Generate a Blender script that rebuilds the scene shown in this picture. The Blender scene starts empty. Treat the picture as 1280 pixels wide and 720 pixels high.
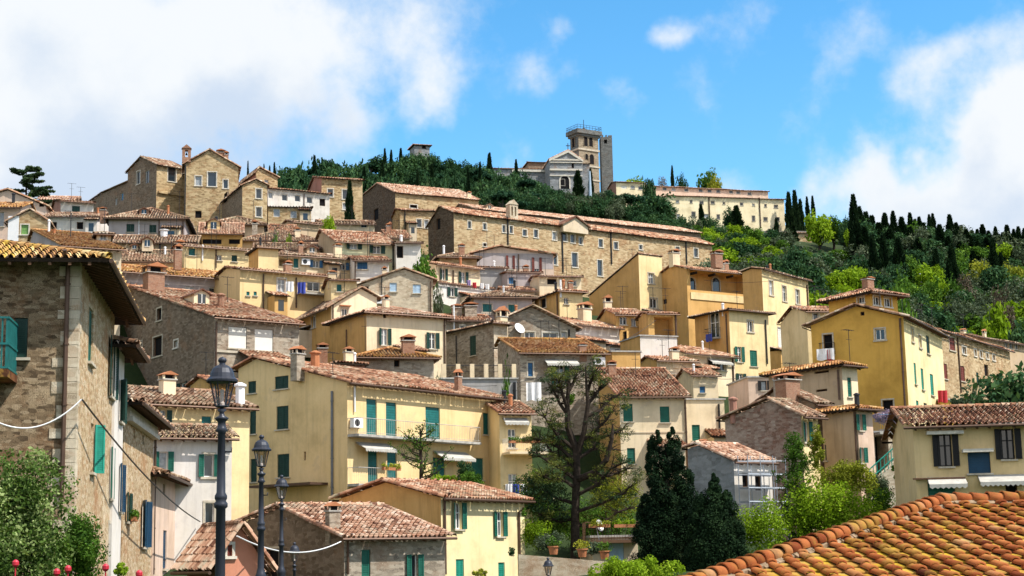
import bpy, math, random
import numpy as np
from mathutils import Vector, Matrix
R = math.radians
rng = np.random.default_rng(7)
random.seed(7)
sc = bpy.context.scene
COL = sc.collection

# ------------------------------------------------------------------ camera
FPX, CX, CY = 2000.0, 640.0, 360.0
PITCH, ROLL = R(9.65), 0.020
CAMROT = Matrix.Rotation(R(90) + PITCH, 3, 'X') @ Matrix.Rotation(-ROLL, 3, 'Z')
cam_d = bpy.data.cameras.new('camera')
cam_d.sensor_width = 36.0
cam_d.lens = 36.0 * FPX / 1280.0
cam_d.clip_start, cam_d.clip_end = 0.5, 9000
cam = bpy.data.objects.new('camera', cam_d)
COL.objects.link(cam)
cam.matrix_world = CAMROT.to_4x4()
sc.camera = cam

# ------------------------------------------------------------------ light
SUN_AZ = math.atan2(0.92, -0.39)          # clockwise from +Y (north): direction towards the sun
SUN_EL = R(54)
sdir = Vector((math.sin(SUN_AZ) * math.cos(SUN_EL), math.cos(SUN_AZ) * math.cos(SUN_EL), math.sin(SUN_EL)))
sun_d = bpy.data.lights.new('sun', 'SUN')
sun_d.energy = 5.0
sun_d.angle = R(0.5)
sun_d.color = (1.0, 0.95, 0.86)
sun = bpy.data.objects.new('sun', sun_d)
COL.objects.link(sun)
sun.rotation_euler = (-sdir).to_track_quat('-Z', 'Y').to_euler()

sc.view_settings.view_transform = 'Standard'
sc.view_settings.look = 'None'
sc.view_settings.gamma = 1.0
sc.view_settings.exposure = 0.47
sc.cycles.max_bounces = 6
sc.cycles.use_denoising = True


def ray(px, py):
    return CAMROT @ Vector(((px - CX) / FPX, (CY - py) / FPX, -1.0))


def P(px, py, D):
    r = ray(px, py)
    return r * (D / r.y)


# ------------------------------------------------------------------ sky
w = bpy.data.worlds.new('World')
sc.world = w
w.use_nodes = True
nt = w.node_tree
nt.nodes.clear()


def wn(t, **kw):
    n = nt.nodes.new(t)
    for k, v in kw.items():
        setattr(n, k, v)
    return n


def wl(a, b):
    nt.links.new(a, b)


wout = wn('ShaderNodeOutputWorld')
wbg = wn('ShaderNodeBackground')
wbg.inputs[1].default_value = 0.11
wl(wbg.outputs[0], wout.inputs[0])
sky = wn('ShaderNodeTexSky', sky_type='NISHITA', sun_disc=False, sun_elevation=SUN_EL, sun_rotation=SUN_AZ,
         altitude=500, air_density=1.0, dust_density=0.3, ozone_density=2.0)
hs = wn('ShaderNodeHueSaturation')
hs.inputs['Hue'].default_value = 0.489
hs.inputs['Saturation'].default_value = 1.32
hs.inputs['Value'].default_value = 1.56
wl(sky.outputs[0], hs.inputs['Color'])
tc = wn('ShaderNodeTexCoord')


def wmath(op, a, b=None, clamp=False):
    n = wn('ShaderNodeMath', operation=op, use_clamp=clamp)
    for i, v in enumerate((a, b)):
        if v is None:
            continue
        if isinstance(v, (int, float)):
            n.inputs[i].default_value = v
        else:
            wl(v, n.inputs[i])
    return n.outputs[0]


def wnoise(scale, detail, rough, off=(0, 0, 0), stretch=(1, 1, 1)):
    mp = wn('ShaderNodeMapping')
    mp.inputs['Location'].default_value = off
    mp.inputs['Scale'].default_value = stretch
    wl(tc.outputs['Generated'], mp.inputs['Vector'])
    n = wn('ShaderNodeTexNoise')
    n.inputs['Scale'].default_value = scale
    n.inputs['Detail'].default_value = detail
    n.inputs['Roughness'].default_value = rough
    wl(mp.outputs[0], n.inputs['Vector'])
    return n


nd = wnoise(9.0, 5, 0.6)
sub = wn('ShaderNodeVectorMath', operation='SUBTRACT')
wl(nd.outputs['Color'], sub.inputs[0])
sub.inputs[1].default_value = (0.5, 0.5, 0.5)
scl = wn('ShaderNodeVectorMath', operation='SCALE')
scl.inputs['Scale'].default_value = 0.085
wl(sub.outputs[0], scl.inputs[0])
addv = wn('ShaderNodeVectorMath', operation='ADD')
wl(tc.outputs['Generated'], addv.inputs[0])
wl(scl.outputs[0], addv.inputs[1])


def blob_field(blobs):
    acc = None
    for (bx, by, br, amp) in blobs:
        d = ray(bx, by).normalized()
        n = wn('ShaderNodeVectorMath', operation='DISTANCE')
        wl(addv.outputs[0], n.inputs[0])
        n.inputs[1].default_value = d
        mr = wn('ShaderNodeMapRange', interpolation_type='SMOOTHSTEP')
        mr.inputs['From Min'].default_value = br / FPX
        mr.inputs['From Max'].default_value = 0.0
        mr.inputs['To Min'].default_value = 0.0
        mr.inputs['To Max'].default_value = amp
        wl(n.outputs['Value'], mr.inputs['Value'])
        acc = mr.outputs[0] if acc is None else wmath('ADD', acc, mr.outputs[0])
    return acc


BLOBS = [(60, 40, 190, .75), (200, 60, 200, .78), (330, 40, 170, .66), (440, 70, 150, .62), (540, 15, 120, .55), (60, 170, 200, .62),
         (200, 190, 190, .55), (330, 170, 150, .50), (10, 260, 150, .6), (120, 260, 120, .45), (535, 112, 70, .75), (440, 150, 90, .4),
         (1240, 215, 120, 1.0), (1140, 260, 110, .9), (1020, 245, 70, .7), (1290, 150, 80, 1.0), (1180, 310, 150, .9), (1290, 290, 130, .9), (1080, 215, 60, .5),
         (1150, 105, 80, .6), (1200, 85, 70, .55), (1270, 50, 60, .5), (1060, 55, 75, .42), (665, 98, 66, .6), (700, 40, 40, .45), (855, 35, 42, .6), (785, 135, 55, .6), (735, 90, 40, .4), (880, 120, 60, .35), (1050, 110, 55, .4),
         (950, 10, 60, .35), (1010, 150, 60, .28), (650, 190, 55, .35), (910, 240, 60, .4), (-150, 80, 300, .9), (1450, 150, 260, .9),
         (250, -220, 330, .8), (1000, -330, 300, .7)]
fld = blob_field(BLOBS)
nf = wnoise(16.0, 8, 0.62, (3.1, 0.4, 1.7))
nf2 = wnoise(52.0, 5, 0.6, (1.1, 2.4, 0.7))
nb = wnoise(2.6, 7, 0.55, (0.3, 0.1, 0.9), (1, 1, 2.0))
# loose unseen cloud cover over the rest of the dome, added for fill light
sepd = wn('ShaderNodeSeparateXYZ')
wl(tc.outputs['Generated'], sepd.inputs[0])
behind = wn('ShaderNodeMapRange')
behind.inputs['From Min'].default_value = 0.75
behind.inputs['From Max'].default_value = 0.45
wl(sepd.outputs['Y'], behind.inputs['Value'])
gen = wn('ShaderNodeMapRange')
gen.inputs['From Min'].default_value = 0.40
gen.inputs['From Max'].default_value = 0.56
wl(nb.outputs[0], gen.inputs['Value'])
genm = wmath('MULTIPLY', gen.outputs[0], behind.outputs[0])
dens = wmath('ADD', fld, wmath('MULTIPLY', wmath('SUBTRACT', nf.outputs[0], 0.5), 1.25))
dens = wmath('ADD', dens, wmath('MULTIPLY', wmath('SUBTRACT', nf2.outputs[0], 0.5), 0.42))
cm = wn('ShaderNodeMapRange', interpolation_type='SMOOTHSTEP')
cm.inputs['From Min'].default_value = 0.12
cm.inputs['From Max'].default_value = 1.05
wl(dens, cm.inputs['Value'])
mask = wmath('MAXIMUM', cm.outputs[0], 0.0, True)
# cloud body: white crowns, bluish grey undersides
sh = blob_field([(180, 235, 240, .95), (330, 215, 200, .7), (60, 250, 140, .5), (30, 60, 90, .5), (1170, 300, 150, .75), (1280, 245, 110, .65), (1240, 190, 60, .3), (430, 130, 120, .35), (270, 120, 90, .45)])
shn = wmath('ADD', sh, wmath('MULTIPLY', wmath('SUBTRACT', nf.outputs[0], 0.5), 1.1))
shm = wn('ShaderNodeMapRange', interpolation_type='SMOOTHSTEP')
shm.inputs['From Min'].default_value = 0.10
shm.inputs['From Max'].default_value = 1.0
wl(shn, shm.inputs['Value'])
cc = wn('ShaderNodeMix', data_type='RGBA')
cc.inputs[6].default_value = (6.1, 6.35, 6.6, 1)
cc.inputs[7].default_value = (4.2, 4.95, 6.0, 1)
wl(shm.outputs[0], cc.inputs[0])
mix = wn('ShaderNodeMix', data_type='RGBA')
wl(mask, mix.inputs[0])
wl(hs.outputs[0], mix.inputs[6])
wl(cc.outputs[2], mix.inputs[7])
# unseen cloud bank behind the camera, added and brightened as warm fill light
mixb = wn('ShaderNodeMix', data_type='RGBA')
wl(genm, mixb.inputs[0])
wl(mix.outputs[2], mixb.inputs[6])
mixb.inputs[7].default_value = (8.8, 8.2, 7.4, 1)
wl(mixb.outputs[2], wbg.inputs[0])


# ------------------------------------------------------------------ materials
class NT:
    def __init__(s, name):
        s.m = bpy.data.materials.new(name)
        s.m.use_nodes = True
        s.t = s.m.node_tree
        s.b = s.t.nodes['Principled BSDF']
        s.out = s.t.nodes['Material Output']

    def n(s, t, **kw):
        n = s.t.nodes.new(t)
        for k, v in kw.items():
            setattr(n, k, v)
        return n

    def l(s, a, b):
        s.t.links.new(a, b)

    def obj(s, scale=(1, 1, 1), loc=(0, 0, 0)):
        c = s.n('ShaderNodeTexCoord')
        m = s.n('ShaderNodeMapping')
        m.inputs['Scale'].default_value = scale
        m.inputs['Location'].default_value = loc
        s.l(c.outputs['Object'], m.inputs['Vector'])
        return m.outputs[0]

    def noise(s, vec, scale, detail=4, rough=.6):
        n = s.n('ShaderNodeTexNoise')
        n.inputs['Scale'].default_value = scale
        n.inputs['Detail'].default_value = detail
        n.inputs['Roughness'].default_value = rough
        if vec is not None:
            s.l(vec, n.inputs['Vector'])
        return n.outputs[0]

    def ramp(s, fac, stops, interp='LINEAR'):
        r = s.n('ShaderNodeValToRGB')
        r.color_ramp.interpolation = interp
        el = r.color_ramp.elements
        el[0].position, el[0].color = stops[0][0], (*stops[0][1], 1)
        el[1].position, el[1].color = stops[-1][0], (*stops[-1][1], 1)
        for p, c in stops[1:-1]:
            e = el.new(p)
            e.color = (*c, 1)
        s.l(fac, r.inputs[0])
        return r.outputs[0]

    def rng(s, v, a, b, c=0., d=1.):
        n = s.n('ShaderNodeMapRange')
        for i, x in enumerate((a, b, c, d)):
            n.inputs[i + 1].default_value = x
        s.l(v, n.inputs[0])
        return n.outputs[0]

    def mix(s, f, a, b, mode='MIX'):
        n = s.n('ShaderNodeMix', data_type='RGBA', blend_type=mode)
        for i, v in ((0, f), (6, a), (7, b)):
            if isinstance(v, (int, float)):
                n.inputs[i].default_value = v
            elif isinstance(v, tuple):
                n.inputs[i].default_value = (*v, 1)
            else:
                s.l(v, n.inputs[i])
        return n.outputs[2]

    def bump(s, h, st, dist=.03):
        n = s.n('ShaderNodeBump')
        n.inputs['Strength'].default_value = st
        n.inputs['Distance'].default_value = dist
        s.l(h, n.inputs['Height'])
        s.l(n.outputs[0], s.b.inputs['Normal'])

    def fin(s, col, rough=.9, spec=.2):
        if isinstance(col, tuple):
            s.b.inputs['Base Color'].default_value = (*col, 1)
        else:
            s.l(col, s.b.inputs['Base Color'])
        s.b.inputs['Roughness'].default_value = rough
        s.b.inputs['Specular IOR Level'].default_value = spec
        return s.m


def sc3(c, k):
    return tuple(min(1, x * k) for x in c)


_plast = {}


def plaster(col, worn=.5):
    """lime plaster: blotches, rain streaks, worn patches of an under-coat"""
    key = (col, worn)
    if key in _plast:
        return _plast[key]
    s = NT('plaster')
    seed = len(_plast) * 13.7
    v = s.obj((1, 1, 1), (seed, 0, 0))
    big = s.noise(v, .35, 5, .65)
    st = s.noise(s.obj((2.2, 2.2, .16), (seed, 3, 0)), 1.0, 5, .7)
    fine = s.noise(v, 7, 4, .7)
    c = s.ramp(big, [(.28, sc3((col[0], col[1] * .97, col[2] * .92), .70)), (.5, col), (.72, sc3((col[0], col[1] * 1.02, col[2] * 1.1), 1.10))])
    c = s.mix(s.rng(st, .50, .74, 0, .62 * worn + .06), c, sc3((col[0] * .9, col[1] * .86, col[2] * .82), .50))
    patch = s.noise(s.obj((1, 1, 1), (seed + 50, 9, 4)), .62, 8, .72)
    c = s.mix(s.rng(patch, .58, .64, 0, .75 * worn), c, (col[0] * .66 + .06, col[1] * .66 + .055, col[2] * .74 + .05))
    pat2 = s.noise(s.obj((1, 1, .8), (seed + 9, 5, 14)), .8, 8, .75)
    c = s.mix(s.rng(pat2, .62, .67, 0, .6 * worn), c, sc3(col, 1.18))
    c = s.mix(s.rng(fine, .3, .8, 0, .22), c, sc3(col, .72))
    s.bump(s.noise(v, 11, 6, .7), .25, .03)
    _plast[key] = s.fin(c, .92, .12)
    return _plast[key]


_stone = {}


def stone(key, cols, mortar, size=1.0, gap=.05):
    if key in _stone:
        return _stone[key]
    s = NT('rubble_stone')
    wob = s.n('ShaderNodeTexNoise')
    wob.inputs['Scale'].default_value = 1.7
    vec0 = s.obj((1, 1, 1), (len(_stone) * 7.3, 2, 0))
    s.l(vec0, wob.inputs['Vector'])
    ad = s.n('ShaderNodeVectorMath', operation='MULTIPLY_ADD')
    s.l(wob.outputs['Color'], ad.inputs[0])
    ad.inputs[1].default_value = (.16, .16, .10)
    s.l(vec0, ad.inputs[2])
    mp = s.n('ShaderNodeMapping')
    mp.inputs['Scale'].default_value = (2.0 / size, 2.0 / size, 5.2 / size)
    s.l(ad.outputs[0], mp.inputs['Vector'])
    vo = s.n('ShaderNodeTexVoronoi', feature='F1')
    vo.inputs['Scale'].default_value = 1.0
    vo.inputs['Randomness'].default_value = .75
    s.l(mp.outputs[0], vo.inputs['Vector'])
    ve = s.n('ShaderNodeTexVoronoi', feature='DISTANCE_TO_EDGE')
    ve.inputs['Randomness'].default_value = .75
    s.l(mp.outputs[0], ve.inputs['Vector'])
    sep = s.n('ShaderNodeSeparateColor')
    s.l(vo.outputs['Color'], sep.inputs[0])
    n = len(cols)
    c = s.ramp(sep.outputs[0], [(i / max(1, n - 1), cc) for i, cc in enumerate(cols)])
    big = s.noise(vec0, .28, 5, .7)
    c = s.mix(s.rng(big, .42, .72, 0, .40), c, sc3(cols[n // 2], .68))
    red = s.noise(s.obj((1, 1, 1), (31, len(_stone) * 3.1, 5)), .42, 6, .7)
    c = s.mix(s.rng(red, .53, .64, 0, .6), c, (cols[-1][0] * .78, cols[-1][1] * .52, cols[-1][2] * .36))
    pal = s.noise(s.obj((1, 1, 1), (3, 11, len(_stone) * 5.3)), .5, 6, .7)
    c = s.mix(s.rng(pal, .53, .64, 0, .6), c, sc3(cols[-2], 1.12))
    c = s.mix(s.rng(ve.outputs['Distance'], gap + .02, gap - .01), c, mortar)
    c = s.mix(s.rng(s.noise(vec0, 9, 4, .7), .4, .8, 0, .25), c, sc3(cols[0], .5))
    h = s.rng(ve.outputs['Distance'], 0, .16)
    s.bump(h, .55, .05)
    _stone[key] = s.fin(c, .95, .1)
    return _stone[key]


def tilemat(name, cols, lichen, lam):
    s = NT(name)
    a = s.n('ShaderNodeAttribute', attribute_name='rnd')
    v = s.obj()
    big = s.noise(v, .55, 5, .7)
    f = s.n('ShaderNodeMath', operation='ADD')
    s.l(a.outputs['Fac'], f.inputs[0])
    s.l(s.rng(big, .3, .7, -.25, .25), f.inputs[1])
    n = len(cols)
    c = s.ramp(f.outputs[0], [(i / (n - 1), cc) for i, cc in enumerate(cols)])
    ln = s.noise(s.obj((1, 1, 1), (5, 5, 5)), 2.1, 6, .75)
    lb = s.noise(s.obj((1, 1, 1), (1, 7, 3)), .33, 3, .6)
    lm = s.n('ShaderNodeMath', operation='MULTIPLY')
    s.l(s.rng(ln, .46, .62), lm.inputs[0])
    s.l(s.rng(lb, .62 - lam * .4, .80 - lam * .4), lm.inputs[1])
    c = s.mix(lm.outputs[0], c, lichen)
    c = s.mix(s.rng(s.noise(v, 6, 4, .7), .5, .85, 0, .5), c, sc3(cols[0], .55))
    s.bump(s.noise(v, 14, 4, .7), .3, .02)
    return s.fin(c, .9, .15)


def plain(name, col, rough=.6, spec=.3, metal=0., var=.15, scale=3.):
    s = NT(name)
    v = s.obj()
    c = s.mix(s.rng(s.noise(v, scale, 5, .65), .3, .75, 0, 1), sc3(col, 1 + var), sc3(col, 1 - var * 1.6))
    s.b.inputs['Metallic'].default_value = metal
    return s.fin(c, rough, spec)


def leafmat(name, dark, mid, light, trans=.25):
    s = NT(name)
    a = s.n('ShaderNodeAttribute', attribute_name='rnd')
    oi = s.n('ShaderNodeObjectInfo')
    f = s.n('ShaderNodeMath', operation='MULTIPLY_ADD')
    s.l(oi.outputs['Random'], f.inputs[0])
    f.inputs[1].default_value = .34
    s.l(s.rng(a.outputs['Fac'], 0, 1, -.15, .80), f.inputs[2])
    c = s.ramp(f.outputs[0], [(0, dark), (.5, mid), (1, light)])
    s.fin(c, .75, .06)
    tr = s.n('ShaderNodeBsdfTranslucent')
    s.l(s.mix(1.0, c, (1.0, 1.0, .55), 'MULTIPLY'), tr.inputs[0])
    ms = s.n('ShaderNodeMixShader')
    ms.inputs[0].default_value = trans
    s.l(s.b.outputs[0], ms.inputs[1])
    s.l(tr.outputs[0], ms.inputs[2])
    s.l(ms.outputs[0], s.out.inputs[0])
    return s.m


CREAM = plaster((.76, .62, .42), .6)
PALEYEL = plaster((.76, .59, .32), .55)
LEMON = plaster((.78, .64, .36), .5)
YELLOW = plaster((.74, .545, .28), .55)
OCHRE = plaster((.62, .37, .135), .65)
OCHRE_SHADED = plaster((.60, .345, .125), .7)  # left walls of the ochre palazzi, their shade put into the colour
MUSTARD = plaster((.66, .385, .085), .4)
WHITE = plaster((.68, .63, .57), .6)
PALEPINK = plaster((.66, .49, .38), .6)
PINK = plaster((.58, .25, .16), .5)
LAV = plaster((.44, .38, .37), .65)
GREY = plaster((.36, .345, .33), .75)
TAN = plaster((.50, .37, .24), .8)
OLDCREAM = plaster((.63, .51, .36), .9)
GREENISH = plaster((.66, .63, .40), .4)
REDP = plaster((.38, .20, .15), .6)
MONAST = plaster((.82, .70, .46), .35)

ST_NEAR = stone('near', [(.10, .068, .042), (.25, .175, .105), (.37, .265, .16), (.52, .40, .26), (.29, .18, .10)], (.075, .052, .034), .46, .05)
ST_STREET = stone('street', [(.40, .24, .12), (.60, .42, .235), (.72, .56, .35), (.84, .71, .51), (.62, .35, .17)], (.30, .205, .12), .55, .045)
ST_WARM = stone('warm', [(.20, .115, .055), (.40, .265, .138), (.56, .40, .225), (.72, .57, .36), (.42, .225, .105)], (.54, .41, .25), .95, .045)
ST_GOLD = stone('gold', [(.19, .11, .052), (.38, .26, .133), (.54, .395, .218), (.70, .55, .335), (.39, .21, .10)], (.50, .38, .22), 1.05, .045)
ST_GREY = stone('grey', [(.15, .12, .095), (.30, .25, .195), (.41, .35, .275), (.54, .465, .37), (.27, .20, .145)], (.45, .38, .295), .68, .05)
ST_PALE = stone('pale', [(.36, .28, .19), (.54, .44, .31), (.64, .54, .40), (.74, .65, .50), (.48, .34, .22)], (.64, .54, .41), .70, .05)
ST_PURP = stone('purple', [(.15, .085, .065), (.29, .17, .13), (.36, .26, .21), (.52, .42, .35), (.28, .12, .085)], (.36, .28, .225), .60, .06)
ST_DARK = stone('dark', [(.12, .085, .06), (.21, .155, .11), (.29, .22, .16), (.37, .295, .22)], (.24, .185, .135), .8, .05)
ST_END_SHADED = stone('end', [(.07, .045, .03), (.12, .085, .06), (.165, .12, .085), (.22, .165, .12)], (.13, .095, .068), .9, .05)  # darker stone for chapel and convent ends, their shade put into the colour
ST_SLATE = stone('slate', [(.15, .165, .175), (.22, .245, .26), (.27, .30, .325), (.34, .37, .395)], (.27, .295, .315), .8, .04)
ST_WHITE = stone('white', [(.17, .18, .19), (.25, .26, .27), (.30, .31, .325), (.36, .37, .385)], (.26, .27, .28), 1.2, .03)
ST_TOWER = stone('tower', [(.16, .125, .085), (.27, .22, .155), (.36, .295, .215), (.44, .37, .28)], (.31, .255, .185), 1.1, .05)
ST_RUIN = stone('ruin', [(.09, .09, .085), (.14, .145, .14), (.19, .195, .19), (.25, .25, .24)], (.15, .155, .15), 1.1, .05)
BRICK = stone('brick', [(.28, .12, .075), (.38, .18, .11), (.45, .24, .15), (.33, .15, .09)], (.42, .33, .25), .42, .06)

T_RED = tilemat('tile_red', [(.055, .026, .018), (.19, .080, .046), (.34, .150, .085), (.46, .265, .165), (.60, .46, .34)], (.30, .26, .17), .45)
T_BROWN = tilemat('tile_brown', [(.05, .029, .02), (.15, .078, .048), (.27, .148, .092), (.40, .265, .18), (.56, .46, .35)], (.27, .23, .15), .55)
T_LICH = tilemat('tile_lichen', [(.07, .028, .014), (.21, .085, .036), (.36, .16, .062), (.46, .255, .11), (.56, .40, .23)], (.38, .22, .045), .55)
T_LICHY = tilemat('tile_yellow_lichen', [(.12, .06, .03), (.29, .14, .06), (.42, .23, .09), (.52, .34, .14), (.60, .46, .24)], (.56, .40, .05), .45)
T_PALE = tilemat('tile_pale', [(.12, .052, .034), (.29, .14, .085), (.44, .245, .16), (.56, .37, .26), (.68, .53, .42)], (.44, .40, .30), .4)
T_NEAR = tilemat('tile_near', [(.07, .017, .008), (.19, .046, .015), (.30, .083, .026), (.40, .135, .045), (.38, .20, .095)], (.33, .19, .04), .6)
T_PAN = tilemat('tile_pan', [(.14, .05, .018), (.25, .10, .028), (.34, .17, .04), (.40, .25, .055), (.36, .25, .12)], (.44, .29, .022), .95)

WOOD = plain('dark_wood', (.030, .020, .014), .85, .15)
WOODM = plain('brown_wood', (.13, .07, .04), .8, .2)
GLASS = NT('window_glass')
GLASS.b.inputs['Base Color'].default_value = (.018, .026, .034, 1)
GLASS.b.inputs['Roughness'].default_value = .08
GLASS.b.inputs['Specular IOR Level'].default_value = .8
GLASS = GLASS.m
CURT = plain('curtained_glass', (.30, .32, .34), .15, .6, 0, .3, 5)
DARK = plain('dark_interior', (.012, .011, .012), .9, .1)
WFRAME = plain('white_paint', (.74, .73, .70), .5, .3)
STONETRIM = plain('dressed_stone', (.50, .44, .35), .9, .1, 0, .25)
WHITETRIM = plain('pale_stone', (.62, .57, .49), .9, .1, 0, .2)
METAL = plain('dark_metal', (.035, .034, .036), .45, .4, .6)
COPPER = plain('copper_pipe', (.11, .065, .045), .5, .4, .5)
GUTTER = plain('grey_gutter', (.16, .17, .19), .45, .4, .6)
LAMPMET = plain('lamp_iron', (.030, .034, .048), .42, .45, .3)
CEMENT = plain('cement', (.40, .38, .35), .95, .1, 0, .3)
WHITEPL = plain('white_plastic', (.75, .75, .76), .4, .4, 0, .05)
RAILP = plain('rail_paint', (.42, .40, .37), .6, .3)
TERRA = plain('terracotta', (.42, .17, .08), .85, .2)
REDBALL = plain('red_enamel', (.50, .02, .04), .3, .5)
CLOTH_W = plain('white_cloth', (.80, .78, .78), .9, .1)
CLOTH_B = plain('blue_cloth', (.06, .08, .34), .9, .1)
CLOTH_P = plain('mauve_cloth', (.38, .28, .50), .9, .1)
CLOTH_R = plain('red_cloth', (.50, .05, .06), .9, .1)
AWN = plain('awning_cloth', (.44, .42, .38), .9, .1)
SHUT = {'g': plain('green_paint', (.012, .115, .080), .55, .3, 0, .2), 'd': plain('dark_green_paint', (.010, .045, .034), .55, .3, 0, .2),
        't': plain('teal_paint', (.012, .13, .125), .5, .3, 0, .2), 'b': plain('blue_paint', (.03, .12, .26), .55, .3, 0, .2),
        'l': plain('light_blue_paint', (.42, .56, .70), .6, .3, 0, .1), 'r': plain('red_brown_paint', (.16, .035, .025), .6, .3, 0, .2),
        'k': plain('black_paint', (.012, .010, .010), .6, .3), 'w': plain('blind_white', (.68, .66, .60), .8, .2, 0, .05),
        'n': plain('navy_paint', (.012, .055, .11), .5, .3), 'v': plain('vivid_green_paint', (.02, .26, .19), .5, .3, 0, .15),
        'y': plain('lime_paint', (.18, .34, .10), .6, .3)}


# ------------------------------------------------------------------ mesh helpers
class MB:
    def __init__(s):
        s.v, s.f, s.m, s.r = [], [], [], []

    def poly(s, pts, m=0, r=0.):
        i = len(s.v)
        s.v += [tuple(p) for p in pts]
        s.f.append(tuple(range(i, i + len(pts))))
        s.m.append(m)
        s.r.append(r)

    def faces(s, vs, fs, m=0, r=0.):
        i = len(s.v)
        s.v += [tuple(p) for p in vs]
        for f in fs:
            s.f.append(tuple(k + i for k in f))
            s.m.append(m)
            s.r.append(r)

    def hexa(s, p, m=0, r=0.):
        """8 corners: bottom 0-3, top 4-7"""
        s.faces(p, [(0, 3, 2, 1), (4, 5, 6, 7), (0, 1, 5, 4), (1, 2, 6, 5), (2, 3, 7, 6), (3, 0, 4, 7)], m, r)

    def box(s, x0, x1, y0, y1, z0, z1, m=0):
        s.hexa([(x0, y0, z0), (x1, y0, z0), (x1, y1, z0), (x0, y1, z0), (x0, y0, z1), (x1, y0, z1), (x1, y1, z1), (x0, y1, z1)], m)

    def tube(s, pts, rad, n=6, m=0, caps=True):
        pts = [Vector(p) for p in pts]
        rads = rad if isinstance(rad, (list, tuple)) else [rad] * len(pts)
        i0 = len(s.v)
        up = None
        for k, p in enumerate(pts):
            a = pts[max(0, k - 1)]
            b = pts[min(len(pts) - 1, k + 1)]
            d = (b - a)
            d = d.normalized() if d.length > 1e-9 else Vector((0, 0, 1))
            if up is None:
                up = Vector((0, 0, 1)) if abs(d.z) < .9 else Vector((1, 0, 0))
            x = d.cross(up)
            if x.length < 1e-6:
                x = d.orthogonal()
            x.normalize()
            y = x.cross(d).normalized()
            up = y
            for j in range(n):
                t = 2 * math.pi * j / n
                s.v.append(tuple(p + (x * math.cos(t) + y * math.sin(t)) * rads[k]))
        for k in range(len(pts) - 1):
            for j in range(n):
                a, b = i0 + k * n + j, i0 + k * n + (j + 1) % n
                s.f.append((a, b, b + n, a + n))
                s.m.append(m)
                s.r.append(0.)
        if caps:
            s.f.append(tuple(range(i0, i0 + n))[::-1])
            e = i0 + (len(pts) - 1) * n
            s.f.append(tuple(range(e, e + n)))
            s.m += [m, m]
            s.r += [0., 0.]

    def lathe(s, c, prof, n=12, m=0):
        """profile of (radius, z) turned round the vertical at c"""
        i0 = len(s.v)
        for (r, z) in prof:
            for j in range(n):
                t = 2 * math.pi * j / n
                s.v.append((c[0] + r * math.cos(t), c[1] + r * math.sin(t), c[2] + z))
        for k in range(len(prof) - 1):
            for j in range(n):
                a, b = i0 + k * n + j, i0 + k * n + (j + 1) % n
                s.f.append((a, b, b + n, a + n))
                s.m.append(m)
                s.r.append(0.)

    def build(s, name, mats, parent=None, smooth=False, rnd=False):
        me = bpy.data.meshes.new(name)
        me.from_pydata(s.v, [], s.f)
        mats = mats if isinstance(mats, (list, tuple)) else [mats]
        for mt in mats:
            me.materials.append(mt)
        if len(mats) > 1:
            me.polygons.foreach_set('material_index', s.m)
        if smooth:
            me.polygons.foreach_set('use_smooth', [True] * len(s.f))
        if rnd:
            me.attributes.new('rnd', 'FLOAT', 'FACE').data.foreach_set('value', s.r)
        me.update()
        o = bpy.data.objects.new(name, me)
        COL.objects.link(o)
        if parent is not None:
            o.parent = parent
        return o


def quads_obj(name, V, Q, rnd, mats, parent=None, midx=None):
    """numpy quads -> one mesh object with a per-face attribute rnd"""
    me = bpy.data.meshes.new(name)
    nv, nq = len(V), len(Q)
    me.vertices.add(nv)
    me.vertices.foreach_set('co', np.asarray(V, np.float32).ravel())
    me.loops.add(nq * 4)
    me.loops.foreach_set('vertex_index', np.asarray(Q, np.int32).ravel())
    me.polygons.add(nq)
    me.polygons.foreach_set('loop_start', np.arange(0, nq * 4, 4, dtype=np.int32))
    mats = mats if isinstance(mats, (list, tuple)) else [mats]
    for mt in mats:
        me.materials.append(mt)
    if midx is not None:
        me.polygons.foreach_set('material_index', np.asarray(midx, np.int32))
    me.attributes.new('rnd', 'FLOAT', 'FACE').data.foreach_set('value', np.asarray(rnd, np.float32))
    me.update(calc_edges=True)
    me.validate()
    o = bpy.data.objects.new(name, me)
    COL.objects.link(o)
    if parent is not None:
        o.parent = parent
    return o


def empty(name, loc, rz=0., parent=None):
    o = bpy.data.objects.new(name, None)
    o.empty_display_size = .3
    COL.objects.link(o)
    o.location = loc
    o.rotation_euler = (0, 0, rz)
    if parent is not None:
        o.parent = parent
    return o


def tag(o, label=None, cat=None, group=None, kind=None):
    for k, v in (('label', label), ('category', cat), ('group', group), ('kind', kind)):
        if v:
            o[k] = v
    return o


def copy_tree(o, parent=None):
    c = o.copy()
    COL.objects.link(c)
    if parent is not None:
        c.parent = parent
        c.matrix_parent_inverse = o.matrix_parent_inverse.copy()
    for ch in list(o.children):
        copy_tree(ch, c)
    return c


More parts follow.
